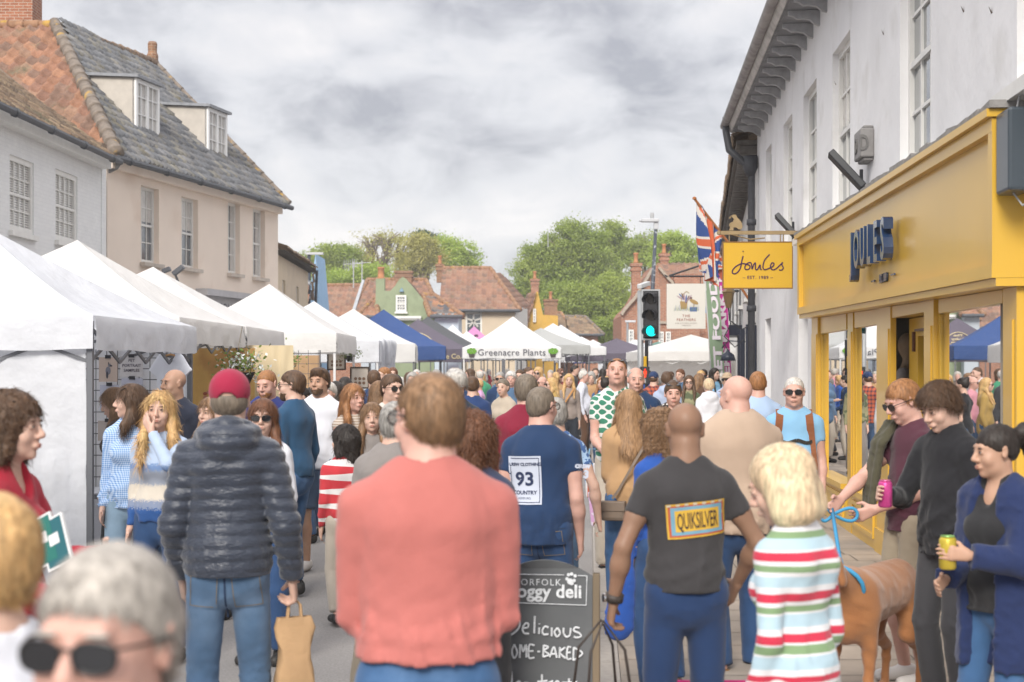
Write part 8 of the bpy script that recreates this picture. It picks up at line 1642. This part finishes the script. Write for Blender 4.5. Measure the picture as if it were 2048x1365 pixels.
for x_, Z in sorted(spots, key=lambda a: a[1]):
 px = CX + FPX * x_ / Z; pl_ = place[0 if px < 930 else 1 if px < 1110 else 2 if px < 1200 else 3 if px < 1278 else 4 if px < 1370 else 5]; dp_ = 'front' if Z < 33 else 'middle' if Z < 46 else 'back'
 while True:
  cn, cm_ = rc.choice(cc_names); hname, hk_ = rc.choice(hn); st_ = rc.choice(['short', 'short', 'long', 'curly', 'bob']); s2 = 'f' if st_ in ('long', 'bob') or rc.random() < .3 else 'm'; fc = rc.choice([0, 10, 20, -15, 180, 170, 190, 90, -90, 150]); tp = rc.choice(['jacket', 'tee', 'sweater', 'coat'])
  vw = {0: 'seen from behind', 1: 'facing the camera', 2: 'side on'}[0 if abs(fc) < 40 else 1 if abs(fc) > 140 else 2]; sl_ = {'short': 'short', 'long': 'long', 'curly': 'curly', 'bob': 'bobbed'}[st_]
  l_ = '%s %s-%s-haired person in %s %s, %s crowd %s' % ({'seen from behind': 'turned-away', 'facing the camera': 'front-facing', 'side on': 'side-on'}[vw], sl_, hname, cn, tp if tp != 'tee' else 'T-shirt', dp_, pl_)
  if l_ not in used: used.add(l_); break
 P(l_, 0, Z, rc.uniform(1.58, 1.84), fc + rc.uniform(-12, 12), turn=rc.uniform(-30, 30), sex=s2, skin=rc.choice(['fair', 'pink', 'tan', 'fair', 'pale']), hair=(st_, hk_), top=(tp, cm_), bottom=('jeans', rc.choice([denim, denim_d, charcoal, stone, black])), arms=(rc.choice(['down', 'pocket', 'hold']), rc.choice(['down', 'front', 'down'])), X=x_, gz=.1 if x_ > KX(Z) + .1 else 0, step=rc.choice([0, .3, -.3]), group='far crowd', glasses=rc.choice([None, None, None, 'dark']))
# ------------------------------------------------------------------ prints on clothing
from mathutils.bvhtree import BVHTree
def project(pr, name, geos, mats, side=-1, off=.005, parent='top'):
 """geos: list of (verts (x,z local), faces, material index) laid on the back (side -1) or the front (+1) of the top"""
 me = pr[parent].data; bv = BVHTree.FromPolygons([v.co[:] for v in me.vertices], [p.vertices[:] for p in me.polygons]); mb = MB()
 for vs, fs, mi, o_ in geos:
  out_ = []
  for x, z in vs:
   h = bv.ray_cast(Vector((x, side * 1.0, z)), Vector((0, -side, 0)))[0]; y = h.y if h else 0
   out_.append((x, y + side * (off + o_), z))
  mb.add(out_, fs, mi)
 return mb.build(name, mats, pr[parent], smooth=True)
def grid2(x0, x1, z0, z1, n=10, m=8, rot=0., cx=0, cz=0):
 vs = []; c, s = math.cos(rot), math.sin(rot)
 for i in range(n + 1):
  for j in range(m + 1): x, z = x0 + (x1 - x0) * i / n, z0 + (z1 - z0) * j / m; vs.append((cx + x * c - z * s, cz + x * s + z * c))
 return vs, [(i * (m + 1) + j, (i + 1) * (m + 1) + j, (i + 1) * (m + 1) + j + 1, i * (m + 1) + j + 1) for i in range(n) for j in range(m)]
def text2(txt, size, cx, cz, rot=0., **k):
 vs, fs = text_geo(txt, size, **k); h = max(v[1] for v in vs) / 2; c, s = math.cos(rot), math.sin(rot); return [(cx + a * c - (b - h) * s, cz + a * s + (b - h) * c) for a, b, _ in vs], fs
q = lambda *a: mat(*a)
k6 = F6['k']; cz = 1.245 * k6; g = []; rt = .10
for (a, b, m_, o) in ((.235, .135, 0, 0), (.222, .122, 1, .0012), (.205, .108, 2, .0024), (.175, .082, 0, .0036)): g.append((*grid2(-a * .5, a * .5, -b * .5, b * .5, 14, 8, rt, 0.02, cz), m_, o))
for i in range(7): g.append((*grid2(-.115 + i * .034, -.10 + i * .034, .058, .066, 3, 1, rt, .02, cz), 3, .0035))
g.append((*text2('QUIKSILVER', .088, .02, cz, rt, bold=.001, sx=.36, space=.95), 4, .0048))
project(F6, 'back_print', g, [mat('print_yellow', (.58, .36, .05)), mat('print_redor', (.42, .10, .05)), mat('print_sky', (.16, .32, .42)), mat('print_cream', (.5, .45, .35)), mat('print_blk', (.06, .04, .03))])
k1 = M10['k']; cz = 1.20 * k1; cx = -.07; g = [(*grid2(-.098, .098, -.135, .135, 8, 10, .03, cx, cz), 0, 0)]
for a in ((-.088, .088, .121, .125), (-.088, .088, -.125, -.121), (-.088, -.084, -.121, .121), (.084, .088, -.121, .121)): g.append((*grid2(*a, 8, 8, .03, cx, cz), 1, .002))
g += [(*text2('93', .105, cx, cz + .01, .03, bold=.003, sx=1.1), 1, .002), (*text2('CREW CLOTHING', .024, cx, cz + .09, .03, bold=.001), 1, .002), (*text2('COUNTRY', .030, cx, cz - .068, .03, bold=.001), 1, .002), (*text2('HEREFORD', .016, cx, cz - .10, .03), 1, .002)]
project(M10, 'back_patch', g, [mat('patch_white', (.52, .56, .66), rough=.9), mat('patch_navy', (.03, .04, .09), rough=.9)])
g = [(*text2('93', .06, .245, 1.235 * k1, -.1, bold=.004), 0, 0), (*text2('CREW', .026, .245, 1.28 * k1, -.1, bold=.003), 0, 0)]
project(M10, 'sleeve_print', g, [mat('patch_white', (.52, .56, .66))])
for pr, dm_ in ((F4, denim), (F5, denim_b), (M10, denim_d), (F10, denim_b)):
 k_ = pr['k']
 if pr is F10: continue
 for s_ in (-1, 1):
  for nm_, geo_, mt_, of_ in (('back_pocket', [(*grid2(-.062, .062, -.075, .075, 6, 6, s_ * .08, s_ * .088 * k_, .84 * k_), 0, 0)], dm_, .004),):
   q_ = project(pr, nm_, geo_ + [(*grid2(*a, 6, 6, s_ * .08, s_ * .088 * k_, .84 * k_), 1, .002) for a in ((-.058, .058, .066, .069), (-.058, .058, -.069, -.066), (-.058, -.055, -.066, .066), (.055, .058, -.066, .066))], [mt_, mat('stitching', (.22, .17, .10), rough=.9)], off=of_, parent='bot')
 project(pr, 'seam', [(*grid2(-.004, .004, .72 * k_, .95 * k_, 1, 12), 0, 0), (*grid2(-.16 * k_, .16 * k_, .925 * k_, .93 * k_, 14, 1), 0, 0)], [mat('denim_seam', (.03, .05, .10), rough=.9)], parent='bot', off=.003)
# ------------------------------------------------------------------ things held and worn
def wpos(pr, p): return pr['root'].matrix_basis @ Vector([float(a) for a in p])
def palm(pr, sg, d=.09): j = pr['J'][sg]; return wpos(pr, j[2] + j[6] * d * pr['k'])
bpy.context.view_layer.update()
pb_ = palm(F4, 1); bag = thing('paper_bag', 'brown paper carrier bag hanging from the hand of the puffer jacket wearer', 'paper bag', (pb_.x - .0, pb_.y, pb_.z), R(20)); mb = MB(); kraft = mat('kraft_paper', (.44, .28, .15), rough=.85, noise=(9, .1), bump=(20, .5, .012))
n = 16; V = []
for j in range(9):
 z = -.08 - .36 * j / 8; w_, d_ = .075 + .012 * math.sin(j * 1.3), (.018 + .04 * min(1, j / 5))
 for i in range(n): a = 2 * math.pi * i / n; sx__ = math.copysign(abs(math.cos(a)) ** .35, math.cos(a)); sy__ = math.copysign(abs(math.sin(a)) ** .35, math.sin(a)); V.append((sx__ * w_ + .004 * math.sin(i * 5 + j * 2), sy__ * d_ + .006 * math.sin(j * 3 + i), z))
mb.add(V, [(j * n + i, j * n + (i + 1) % n, (j + 1) * n + (i + 1) % n, (j + 1) * n + i) for j in range(8) for i in range(n)] + [tuple(8 * n + i for i in range(n))]); mb.build('bag_body', kraft, bag, smooth=True)
mb = MB()
for s_ in (-1, 1): mb.tube([(-.035, s_ * .012, -.14), (-.025, s_ * .008, -.03), (0, 0, .0), (.025, s_ * .008, -.03), (.035, s_ * .012, -.14)], .006, 6)
mb.build('handle', kraft, bag)
hp_ = palm(F6, -1); bk = thing('basket', 'tan wicker basket with long dark handles held by the bald man', 'basket', (hp_.x - .03, hp_.y + .02, hp_.z - .31), R(20)); wick = mat('wicker', (.42, .24, .11), rough=.8, noise=(60, .35), bump=(110, 1.0, .006), stretch=(1, 1, 2.5))
mb = MB(); V = []; n = 36
for j in range(12):
 z = -.24 + .24 * j / 11; r_ = .82 + .18 * j / 11
 for i in range(n): a = 2 * math.pi * i / n; rr_ = r_ + .012 * math.sin(i * 18 + j * math.pi); V.append((.165 * rr_ * math.cos(a), .11 * rr_ * math.sin(a), z))
mb.add(V, [(j * n + i, j * n + (i + 1) % n, (j + 1) * n + (i + 1) % n, (j + 1) * n + i) for j in range(11) for i in range(n)] + [tuple(range(n))]); mb.tube([(.168 * math.cos(a), .112 * math.sin(a), 0) for a in np.linspace(0, 2 * math.pi, 30)], .010, 8); mb.build('basket_body', wick, bk, smooth=True)
mb = MB()
for s_ in (-1, 1): mb.tube([(-.10, s_ * .08, -.04), (-.075, s_ * .06, .2), (.0, s_ * .01, .31), (.07, s_ * .06, .2), (.10, s_ * .08, -.04)], .006, 6)
mb.build('handle', mat('leather_dark', (.05, .04, .035), rough=.5), bk, smooth=True)
w_ = F6['J'][-1]; t = thing('watch', 'black strapped watch on the left wrist of the bald man', 'watch', wpos(F6, w_[2] - w_[6] * .02)); mb = MB(); d = (F6['root'].matrix_basis.to_3x3() @ Vector([float(a) for a in w_[6]])).normalized(); mb.tube([-d * .014, d * .014], .036, 16); mb.build('strap', mat('leather_dark', (.05, .04, .035)), t, smooth=True); mb = MB(); mb.tube([Vector((-.037, -.01, 0)), Vector((-.045, -.012, 0))], .017, 12); mb.build('dial', mat('chrome', (.6, .6, .6)), t)
for nm, pr, cc2, lb_, sg in (('can', F9, (.52, .06, .24), 'shiny pink drinks can in the hand of the teenage boy', 1), ('can', F10, (.50, .38, .05), 'yellow and green drinks can held by the woman in the navy cardigan', -1)):
 p_ = palm(pr, sg, .085); j = pr['J'][sg]; nv2 = pr['root'].matrix_basis.to_3x3() @ Vector([float(a) for a in j[7]]); p_ = p_ + nv2 * .032
 t = thing(nm, lb_, 'can', p_); mb = MB(); mb.lathe([(.026, -.065), (.033, -.058), (.033, .05), (.026, .062), (.022, .058)], (0, 0, 0), 20); mb.build('body', [mat('can_%d' % int(cc2[0] * 100), cc2, rough=.3, metal=.3, noise=(30, .2))], t, smooth=True)
 mb = MB(); mb.lathe([(.0265, .060), (.028, .066), (.024, .066), (.022, .060)], (0, 0, 0), 20); mb.build('rim', mat('can_rim_%d' % int(cc2[0] * 100), (.6, .15, .3) if cc2[0] > .51 else (.25, .45, .15), rough=.3, metal=.6), t, smooth=True)
p_ = W(112, 1085, 5.0);
for i, (dx, col_, lb_) in enumerate(((0, (.02, .10, .12), 'teal booklet with a white border held by the woman in red'), (-.045, (.02, .13, .11), 'second darker green booklet tucked behind the teal one'))):
 t = thing('booklet', lb_, 'book', (p_.x + dx, p_.y + .02 * i, p_.z), R(-15)); T = Matrix.Rotation(R(-28), 4, 'Y') @ Matrix.Rotation(R(-20), 4, 'X'); mb = MB(); mb.box(-.05, .05, -.006, .006, -.09, .09, 0, T); mb.box(-.042, .042, -.0075, -.0062, -.082, .082, 1, T); mb.box(-.02, .02, -.0082, -.0077, -.01, .03, 0, T); mb.build('cover', [mat('book_white', (.6, .6, .6)), mat('book_%d' % i, col_, rough=.4)], t)
kk = F8['k']; fd = Field(); Vl = lambda x, y, z: F8['ln'](F8['V3'](x, y, z))
for of in (-.04, -.005, .03):
 for a, b in (((.13, -.05, 1.45), (.12, .06, 1.47)), ((.12, .06, 1.47), (.11, .15, 1.36)), ((.11, .15, 1.36), (.12, .19, 1.12)), ((.12, .19, 1.12), (.11, .21, .98 - of)), ((.13, -.05, 1.45), (.12, -.13, 1.30))): fd.cap(Vl(a[0] + of, a[1], a[2]), Vl(b[0] + of * 1.3, b[1], b[2]), .026, .028, k=.014)
v, f = fd.mesh(.012, disp=lambda x, y, z: -.010 * waves(5, (.06, .16), 5)(x, y, z)); jt = thing('jumper', 'olive green jumper draped over the shoulder of the maroon T-shirt', 'jumper', F8['root'].location, F8['root'].rotation_euler.z); np_mesh('cloth', v, f, cl('olive_jumper', (.075, .07, .045)), jt)
def shell(pr, name, infl, m, label=None, front=.06, hemz=.62, seed=3, sl=1.95):
 k = pr['k']; fd = Field(); V_ = lambda x, y, z: pr['ln'](pr['V3'](x, y, z)); J = pr['J']
 fd.cap(V_(0, -.012, 1.335), V_(0, -.005, 1.18), .170 * k + infl, .160 * k + infl, k=.05, sy=.70); fd.cap(V_(0, 0, 1.16), V_(0, 0, .62 + .35 * (1 - .62 / .62)), .16 * k + infl, .185 * k + infl, k=.05, sy=.74); fd.cap(V_(0, -.01, .98), V_(0, -.02, hemz), .185 * k + infl, .20 * k + infl, k=.05, sy=.78)
 for sg in (-1, 1):
  fd.cap(V_(0, -.005, 1.405), V_(sg * .14, 0, 1.385), .062 * k + infl, .05 * k + infl, k=.03); fd.cap(V_(sg * .05, -.012, 1.47), V_(sg * .13, -.005, 1.40), .036 * k + infl, .05 * k + infl, k=.03)
 fd.cut((0, 0, -1), -hemz * k); fd.cap(V_(0, .30, 1.6), V_(0, .30, .3), .0001, k=0) if False else None
 fd.ell(V_(.0, .24, 1.0), np.array([front, .22, .9]) * k, k=.02, sub=True); fd.ell(V_(0, .04, 1.52), np.array([.075, .09, .10]) * k, k=.01, sub=True)
 for sg in (-1, 1): S, E, c = J[sg][:3]; fd.cap(S, E, .052 * k + infl, .048 * k + infl, k=.035); fd.cap(E, E + (c - E) * (sl - 1), .048 * k + infl, .036 * k + infl, k=.014, flat=True)
 wv = waves(seed, (.08, .25), 6, .8); v, f = fd.mesh(.012, disp=lambda x, y, z: -.010 * wv(x, y, z)); return np_mesh(name, v, f, m, pr['root'])
shell(F10, 'cardigan', .022, cl('navy_cardigan', (.022, .034, .095), weave=120), front=.10, hemz=.60, seed=8)
def strap_bag(label, pr, pts, bagc, size, m, sm, rz=0., name='handbag', w_=.018):
 """pts in the wearer's local metres, measured on a 1.75 m body"""
 k = pr['k']; base = Vector([float(a) for a in pr['V3'](*bagc)]); t = thing(name, label, 'bag', pr['root'].matrix_basis @ base, pr['root'].rotation_euler.z + rz); mb = MB(); sx__, sy__, sz__ = size; mb.box(-sx__, sx__, -sy__, sy__, -sz__, sz__); mb.build('bag_body', m, t, bevel=min(sy__, .03) * .8)
 mb = MB(); mb.prism([(-sx__ * 1.01, -sy__ - .006, 0), (sx__ * 1.01, -sy__ - .006, 0), (sx__ * 1.01, -sy__ - .006, sz__ * 1.02), (-sx__ * 1.01, -sy__ - .006, sz__ * 1.02)], (0, 2 * sy__ + .012, 0)); mb.build('flap', m, t, bevel=.006)
 mb = MB(); Mi = Matrix.Rotation(-rz, 3, 'Z'); pp = [Mi @ (Vector([float(a) for a in pr['ln'](pr['V3'](*p))]) - base) for p in pts]
 for a, b in zip(pp[:-1], pp[1:]): mb.bar(a, b, w_, .006, up=(0, 1, 0))
 mb.build('strap', sm, t); return t
lt = mat('leather_taupe', (.17, .13, .10), rough=.5, noise=(9, .12)); lb2 = mat('leather_brown', (.06, .045, .04), rough=.55); lo = mat('leather_orange', (.46, .23, .08), rough=.5); lk = mat('leather_black', (.02, .02, .022), rough=.4)
strap_bag('taupe leather crossbody bag on the hip of the tan jacket woman', M4, [(.13, -.08, 1.43), (.10, -.17, 1.34), (.0, -.185, 1.18), (-.10, -.17, 1.0), (-.15, -.16, .93)], (-.15, -.19, .84), (.085, .035, .065), lt, lt, -.3)
strap_bag('large dark brown shoulder bag on the checked shirt woman', M24, [(-.15, -.12, 1.20), (-.15, -.02, 1.46), (-.15, .10, 1.30), (-.19, .14, 1.0)], (-.22, .08, .86), (.13, .06, .12), lb2, lb2)
ws = strap_bag('black pointed handbag hanging beside the lilac top', M5, [(-.19, .1, 1.25), (-.24, .08, 1.0)], (-.34, .05, .95), (.08, .03, .10), lk, lk)
wm = [a for a in bpy.data.objects if a.name.startswith('person') and a.get('label', '').startswith('blonde woman in a taupe')][0]
t = thing('handbag', 'small orange leather crossbody bag on the taupe sweater', 'bag', (wm.location.x - .17, wm.location.y - .17, .99)); mb = MB(); mb.box(-.11, .11, -.03, .03, -.07, .07); mb.build('bag_body', lo, t, bevel=.02); mb = MB(); mb.bar((.0, .0, .06), (.12, -.02, .26), .03, .006, up=(0, 1, 0)); mb.bar((.12, -.02, .26), (.26, .05, .47), .03, .006, up=(0, 1, 0)); mb.build('strap', lo, t)
for i, (px, py, Z, c1, lb_) in enumerate(((1186, 958, 13.6, None, 'red, white and blue striped shopping bag beside the lilac top'), (1196, 1015, 13.5, (.52, .30, .50), 'pink patterned bag hanging below the striped one'))):
 m_ = patt('bag_stripes', [(0, (.60, .58, .58)), (.25, (.42, .10, .05)), (.5, (.55, .6, .65)), (.72, (.12, .25, .45))], axis_=0, period=.07) if i == 0 else patt('bag_floral', fn=lambda M_, sp, nd, ln_, tc_: (f_floral(M_, sp, nd, ln_, tc_)[0], (.52, .30, .50), (.58, .50, .62)))
 t = thing('shopping_bag', lb_, 'bag', W(px, py, Z)); mb = MB(); mb.prism([(-.09, -.04, .14), (.09, -.04, .14), (.06, -.04, -.17), (-.06, -.04, -.17)], (0, .08, 0)); mb.build('bag_body', m_, t, bevel=.015); mb = MB(); mb.tube([(-.05, 0, .13), (-.03, 0, .27), (.03, 0, .27), (.05, 0, .13)], .008, 6); mb.build('handle', cl('sky_blue', (.2, .4, .6)), t)
bb = thing('shopping_bag', 'bright royal blue cloth bag hanging between the bald man and the kerb', 'bag', W(1238, 1215, 6.9), R(10)); fd = Field(); fd.cap((.02, 0, .12), (0, 0, -.08), .06, .075, k=.04, sy=.45); fd.cap((.03, 0, .14), (.07, 0, .33), .03, .02, k=.04, sy=.5); v, f = fd.mesh(.01, disp=lambda x, y, z: -.006 * waves(9, (.08, .2), 4)(x, y, z)); np_mesh('bag_body', v, f, royal, bb)
def straps(pr, label, m, m2, pack=True, z0=1.47):
 t = thing('rucksack', label, 'rucksack', pr['root'].location, pr['root'].rotation_euler.z); me = pr['top'].data; bv = BVHTree.FromPolygons([v.co[:] for v in me.vertices], [p.vertices[:] for p in me.polygons]); k = pr['k']
 for s_ in (-1, 1):
  mb = MB(); pts = []
  for i in range(14):
   u = i / 13; x = s_ * (.105 + .035 * u); z = (1.44 - .42 * u) * k; h = bv.ray_cast(Vector((x, 1, z)), Vector((0, -1, 0)))[0]; pts.append((x, (h.y if h else .1) + .012, z))
  pts = [(s_ * .10, -.12, 1.40 * k), (s_ * .105, -.02, 1.485 * k)] + pts
  V = []; [V.extend([(a - .027, b, c), (a + .027, b, c)]) for a, b, c in pts]; mb.add(V, [(i * 2, i * 2 + 1, i * 2 + 3, i * 2 + 2) for i in range(len(pts) - 1)]); mb.build('strap', m, t, solid=.012)
 mb = MB(); pts = []
 for i in range(12):
  x = -.125 + .25 * i / 11; h = bv.ray_cast(Vector((x, 1, 1.24 * k)), Vector((0, -1, 0)))[0]; pts.append((x, (h.y if h else .1) + .016, 1.24 * k - .01 * math.sin(i)))
 for a, b in zip(pts[:-1], pts[1:]): mb.bar(a, b, .006, .025, up=(0, 0, 1))
 mb.bar(pts[7], (pts[7][0] + .06, pts[7][1] + .03, pts[7][2] - .17), .02, .006, up=(0, 1, 0)); mb.build('chest_strap', m2, t)
 fd = Field(); fd.cap((0, -.24, 1.34 * k), (0, -.26, 1.0 * k), .15, .17, k=.04, sy=.6); v, f = fd.mesh(.018); np_mesh('bag_body', v, f, m2, t)
straps(M3, 'orange and black rucksack worn over the sky blue T-shirt', cl('strap_orange', (.22, .085, .04)), cl('strap_black', (.04, .035, .03)))
bv = None
# ------------------------------------------------------------------ dog and lead
DGR = R(142); dg = thing('dog', 'ginger-brown short-haired dog on a blue lead beside the maroon T-shirt man', 'dog', (xat(1742, 7.6), 7.6, .1), DGR); dg.scale = (1.12, 1.12, 1.12)
fd = Field(); D = fd.cap
D((0, .20, .49), (0, -.22, .51), .140, .112, k=.05); D((0, .22, .48), (0, .26, .40), .13, .095, k=.04); D((0, -.02, .50), (0, -.28, .53), .10, .10, k=.04)
D((0, .24, .54), (0, .40, .62), .105, .070, k=.06); fd.ell((0, .46, .655), (.066, .085, .064), k=.03); D((0, .51, .64), (0, .62, .61), .044, .032, k=.025); fd.ell((0, .645, .617), (.014, .012, .012), k=.006)
for s_ in (-1, 1):
 D((s_ * .085, .23, .44), (s_ * .085, .20, .27), .055, .036, k=.04); D((s_ * .085, .20, .27), (s_ * .085, .22, .05), .030, .022, k=.01); D((s_ * .085, .22, .03), (s_ * .085, .27, .018), .026, .022, k=.015)
 D((s_ * .08, -.27, .46), (s_ * .085, -.22, .30), .075, .048, k=.04); D((s_ * .085, -.22, .30), (s_ * .085, -.36, .20), .042, .026, k=.02); D((s_ * .085, -.36, .20), (s_ * .085, -.34, .05), .024, .020, k=.01); D((s_ * .085, -.34, .03), (s_ * .085, -.28, .018), .025, .022, k=.015)
 D((s_ * .055, .44, .70), (s_ * .078, .45, .61), .018, .026, k=.012, sx=.6)
D((0, -.36, .55), (0, -.52, .50), .026, .020, k=.03); D((0, -.52, .50), (0, -.66, .56), .020, .010, k=.01)
v, f = fd.mesh(.010, disp=lambda x, y, z: -.004 * waves(4, (.15, .3), 3)(x, y, z)); np_mesh('body', v, f, mat('dog_fur', (.30, .125, .045), rough=.75, sheen=.3, noise=(6, .18), bump=(170, .6, .004), var=((.34, .155, .06), 5, .45, .8)), dg)
mb = MB(); mb.tube([(.108 * math.cos(a), .315 + .05 * math.sin(a), .58 + .085 * math.sin(a)) for a in np.linspace(0, 2 * math.pi, 18)], .010, 8); lead = mat('lead_blue', (.05, .28, .50), rough=.6); mb.build('harness', lead, dg, smooth=True)
for s_ in (-1, 1): mb = MB(); mb.lathe([(0, -.008), (.010, 0), (0, .008)], (s_ * .036, .525, .672), 8); mb.build('eye', mat('iris_dark', (.03, .022, .018)), dg)
ld = thing('dog_lead', 'bright blue rope lead looped round the hands of the maroon T-shirt man', 'lead', palm(F8, 1)); col0 = dg.matrix_basis @ Vector((0, .30, .65)) if False else Vector((0, 0, 0))
c_ = (Matrix.Translation(dg.location) @ Matrix.Rotation(DGR, 4, 'Z')) @ Vector((0, .34, .75)) - Vector(ld.location); mb = MB(); mb.tube([(0, 0, 0), c_ * .4 + Vector((0, 0, -.01)), c_ * .8 + Vector((0, 0, -.02)), c_], .010, 8); mb.tube([(.13 * math.sin(a) * (1 if a < 3.14 else .5), -.03, -.03 + .035 * math.sin(2 * a)) for a in np.linspace(0, 2 * math.pi, 28)], .009, 8); mb.build('rope', lead, ld, smooth=True)
# ------------------------------------------------------------------ chalk board
Zc = 7.0; ab = thing('a_board', 'wooden A-board with chalked Delicious HOME-BAKED dog treats lettering', 'sign', (xat(1090, Zc), Zc, 0), R(-4)); s_ = FPX / Zc; hh = zat(1120, Zc); hw = .222
slate = mat('slate_board', (.095, .10, .105), rough=.75, noise=(3, .12), var=((.15, .155, .16), 2.2, .45, .7)); wood = mat('board_wood', (.17, .13, .085), rough=.7, noise=(6, .2), stretch=(1, 1, .2)); chalk = mat('chalk', (.58, .60, .62), rough=1, noise=(60, .25))
T = Matrix.Rotation(R(-7), 4, 'X'); tp_ = [(x, hh - .10 * (x / hw) ** 2 * .75) for x in np.linspace(-hw, hw, 15)]
def face_panel(sgn, name, off):
 mb = MB(); pts = [(-hw, 0, .10)] + [(x, 0, z) for x, z in tp_] + [(hw, 0, .10)]; mb.prism([Vector(p) for p in pts], (0, .014 * 1, 0)); return mb
Tf = lambda mb, sg: setattr(mb, 'v', [tuple(Vector((v[0], (v[1] if sg < 0 else -v[1]) + sg * (hh - v[2]) * .18 - (0 if sg < 0 else 0), v[2]))) for v in mb.v])
fr = {}
for sg in (-1, 1):
 mb = face_panel(sg, 'panel', 0); Tf(mb, sg); pn = mb.build('panel', slate, ab); mb = MB()
 mb.box(-hw - .034, -hw - .001, -.014, .024, 0, hh - .06); mb.box(hw + .001, hw + .034, -.014, .024, 0, hh - .06); mb.box(-hw, hw, -.012, .020, .06, .099)
 Tf(mb, sg); mb.build('frame', wood, ab, bevel=.004)
 if sg < 0:
  mb = MB(); S = lambda pts, r=.0048: stroke(mb, pts, r, y=-.006, n=5)
  Z2 = lambda py: CAMZ + (HY - py) / FPX * (Zc - .0); X2 = lambda px: (px - 1090) / s_ ; cp = lambda L_: [(X2(950 + a / 4.963), Z2(1090 + b / 4.963)) for a, b in L_]
  for a, b in (((440, 290), (885, 293)), ((1020, 298), (1112, 300)), ((1112, 300), (1105, 582)), ((1105, 582), (440, 566)), ((200, 286), (440, 290)), ((200, 286), (196, 560)), ((196, 560), (440, 566))): S(cp([a, b]), .0022)
  def tx(s, px, py, size, **k): vs, fs = text_geo(s, size, align='LEFT', **k); x0_, z0_ = cp([(px, py)])[0]; mb.add([(x0_ + a, -.0065, z0_ + b) for a, b, _ in vs], fs)
  tx('NORFOLK', 375, 395, .042, space=1.25); tx('doggy deli', 330, 510, .083, bold=.0022, space=1.02)
  for a, b, r_ in ((945, 355, 30), (915, 330, 17), (930, 290, 17), (960, 282, 17), (995, 300, 17), (985, 345, 17), (960, 370, 22)): x_, z_ = cp([(a, b)])[0]; mb.poly([(x_ + r_ / 2130 * math.cos(t_), -.0067 - a * 1e-6, z_ + r_ / 2130 * math.sin(t_)) for t_ in [i * math.pi / 6 for i in range(12)]])
  ch_ = [[(335, 690), (330, 840)], [(325, 690), (400, 680), (450, 740), (440, 810), (370, 870), (300, 875)], [(480, 810), (530, 800), (535, 765), (505, 765), (480, 810), (495, 855), (545, 860)], [(600, 690), (595, 855)], [(645, 800), (642, 860)], [(645, 762), (646, 768)], [(735, 800), (700, 790), (675, 830), (690, 865), (735, 862)], [(768, 800), (768, 880)], [(825, 800), (795, 840), (820, 885), (850, 850), (825, 800)], [(885, 800), (885, 850), (910, 885), (945, 870), (955, 800)], [(1040, 800), (1000, 795), (985, 825), (1040, 850), (1055, 880), (1010, 892), (985, 880)],
[(288, 950), (282, 1105)], [(355, 955), (350, 1095)], [(285, 1030), (352, 1028)], [(400, 965), (378, 1030), (400, 1095), (430, 1040), (400, 965)], [(455, 1090), (460, 965), (488, 1030), (515, 965), (520, 1085)], [(600, 970), (548, 970), (545, 1085), (600, 1088)], [(546, 1028), (590, 1025)], [(628, 1030), (655, 1030)], [(690, 965), (685, 1080)], [(690, 970), (735, 985), (695, 1020), (742, 1055), (688, 1080)], [(750, 1080), (790, 985), (820, 1085)], [(765, 1050), (808, 1048)], [(850, 985), (845, 1085)], [(900, 985), (850, 1035), (905, 1090)], [(960, 985), (925, 988), (920, 1090), (962, 1092)], [(922, 1035), (955, 1033)], [(985, 985), (980, 1108)], [(983, 985), (1070, 1040), (982, 1108)],
[(375, 1225), (385, 1360)], [(375, 1300), (310, 1300), (300, 1360), (370, 1375), (380, 1310)], [(450, 1310), (415, 1340), (440, 1390), (475, 1350), (450, 1310)], [(545, 1330), (500, 1330), (500, 1385), (545, 1370), (548, 1330), (545, 1440), (500, 1450)], [(675, 1245), (680, 1370), (705, 1375)], [(630, 1315), (730, 1305)], [(745, 1310), (748, 1370), (750, 1325), (785, 1305)], [(805, 1345), (845, 1330), (825, 1305), (800, 1335), (820, 1375), (850, 1370)], [(905, 1320), (875, 1325), (875, 1375), (905, 1370), (910, 1315), (915, 1380)], [(940, 1280), (945, 1380)], [(920, 1320), (970, 1315)], [(1020, 1310), (985, 1320), (1015, 1350), (985, 1380)]]
  for L_ in ch_: S(cp(L_), .0048)
  for (s2, z_) in (('for your best', .50), ('friend', .40)): vs, fs = text_geo(s2, .07); [None] if True else None
  Tf(mb, sg); mb.v = [(v[0] * 1.0, v[1], v[2]) for v in mb.v]; mb.build('chalk_lettering', chalk, pn, smooth=False)
ms = thing('crate', 'magenta pink display crate low on the pavement beside the navy track pants', 'crate', (xat(1440, 6.4), 6.4, .1)); mb = MB(); w_, d_, h_ = .22, .16, .34
for a in ((-w_, w_, -d_, -d_ + .02, 0, h_), (-w_, w_, d_ - .02, d_, 0, h_), (-w_, -w_ + .02, -d_ + .02, d_ - .02, 0, h_), (w_ - .02, w_, -d_ + .02, d_ - .02, 0, h_), (-w_ + .02, w_ - .02, -d_ + .02, d_ - .02, 0, .02)): mb.box(*a)
mb.build('crate_body', mat('magenta_card', (.50, .015, .16), rough=.5), ms, bevel=.006); mb = MB(); mb.box(-w_ + .03, w_ - .03, -d_ + .03, d_ - .03, .02, h_ - .05); mb.build('lining', mat('crate_lining', (.5, .42, .34)), ms)
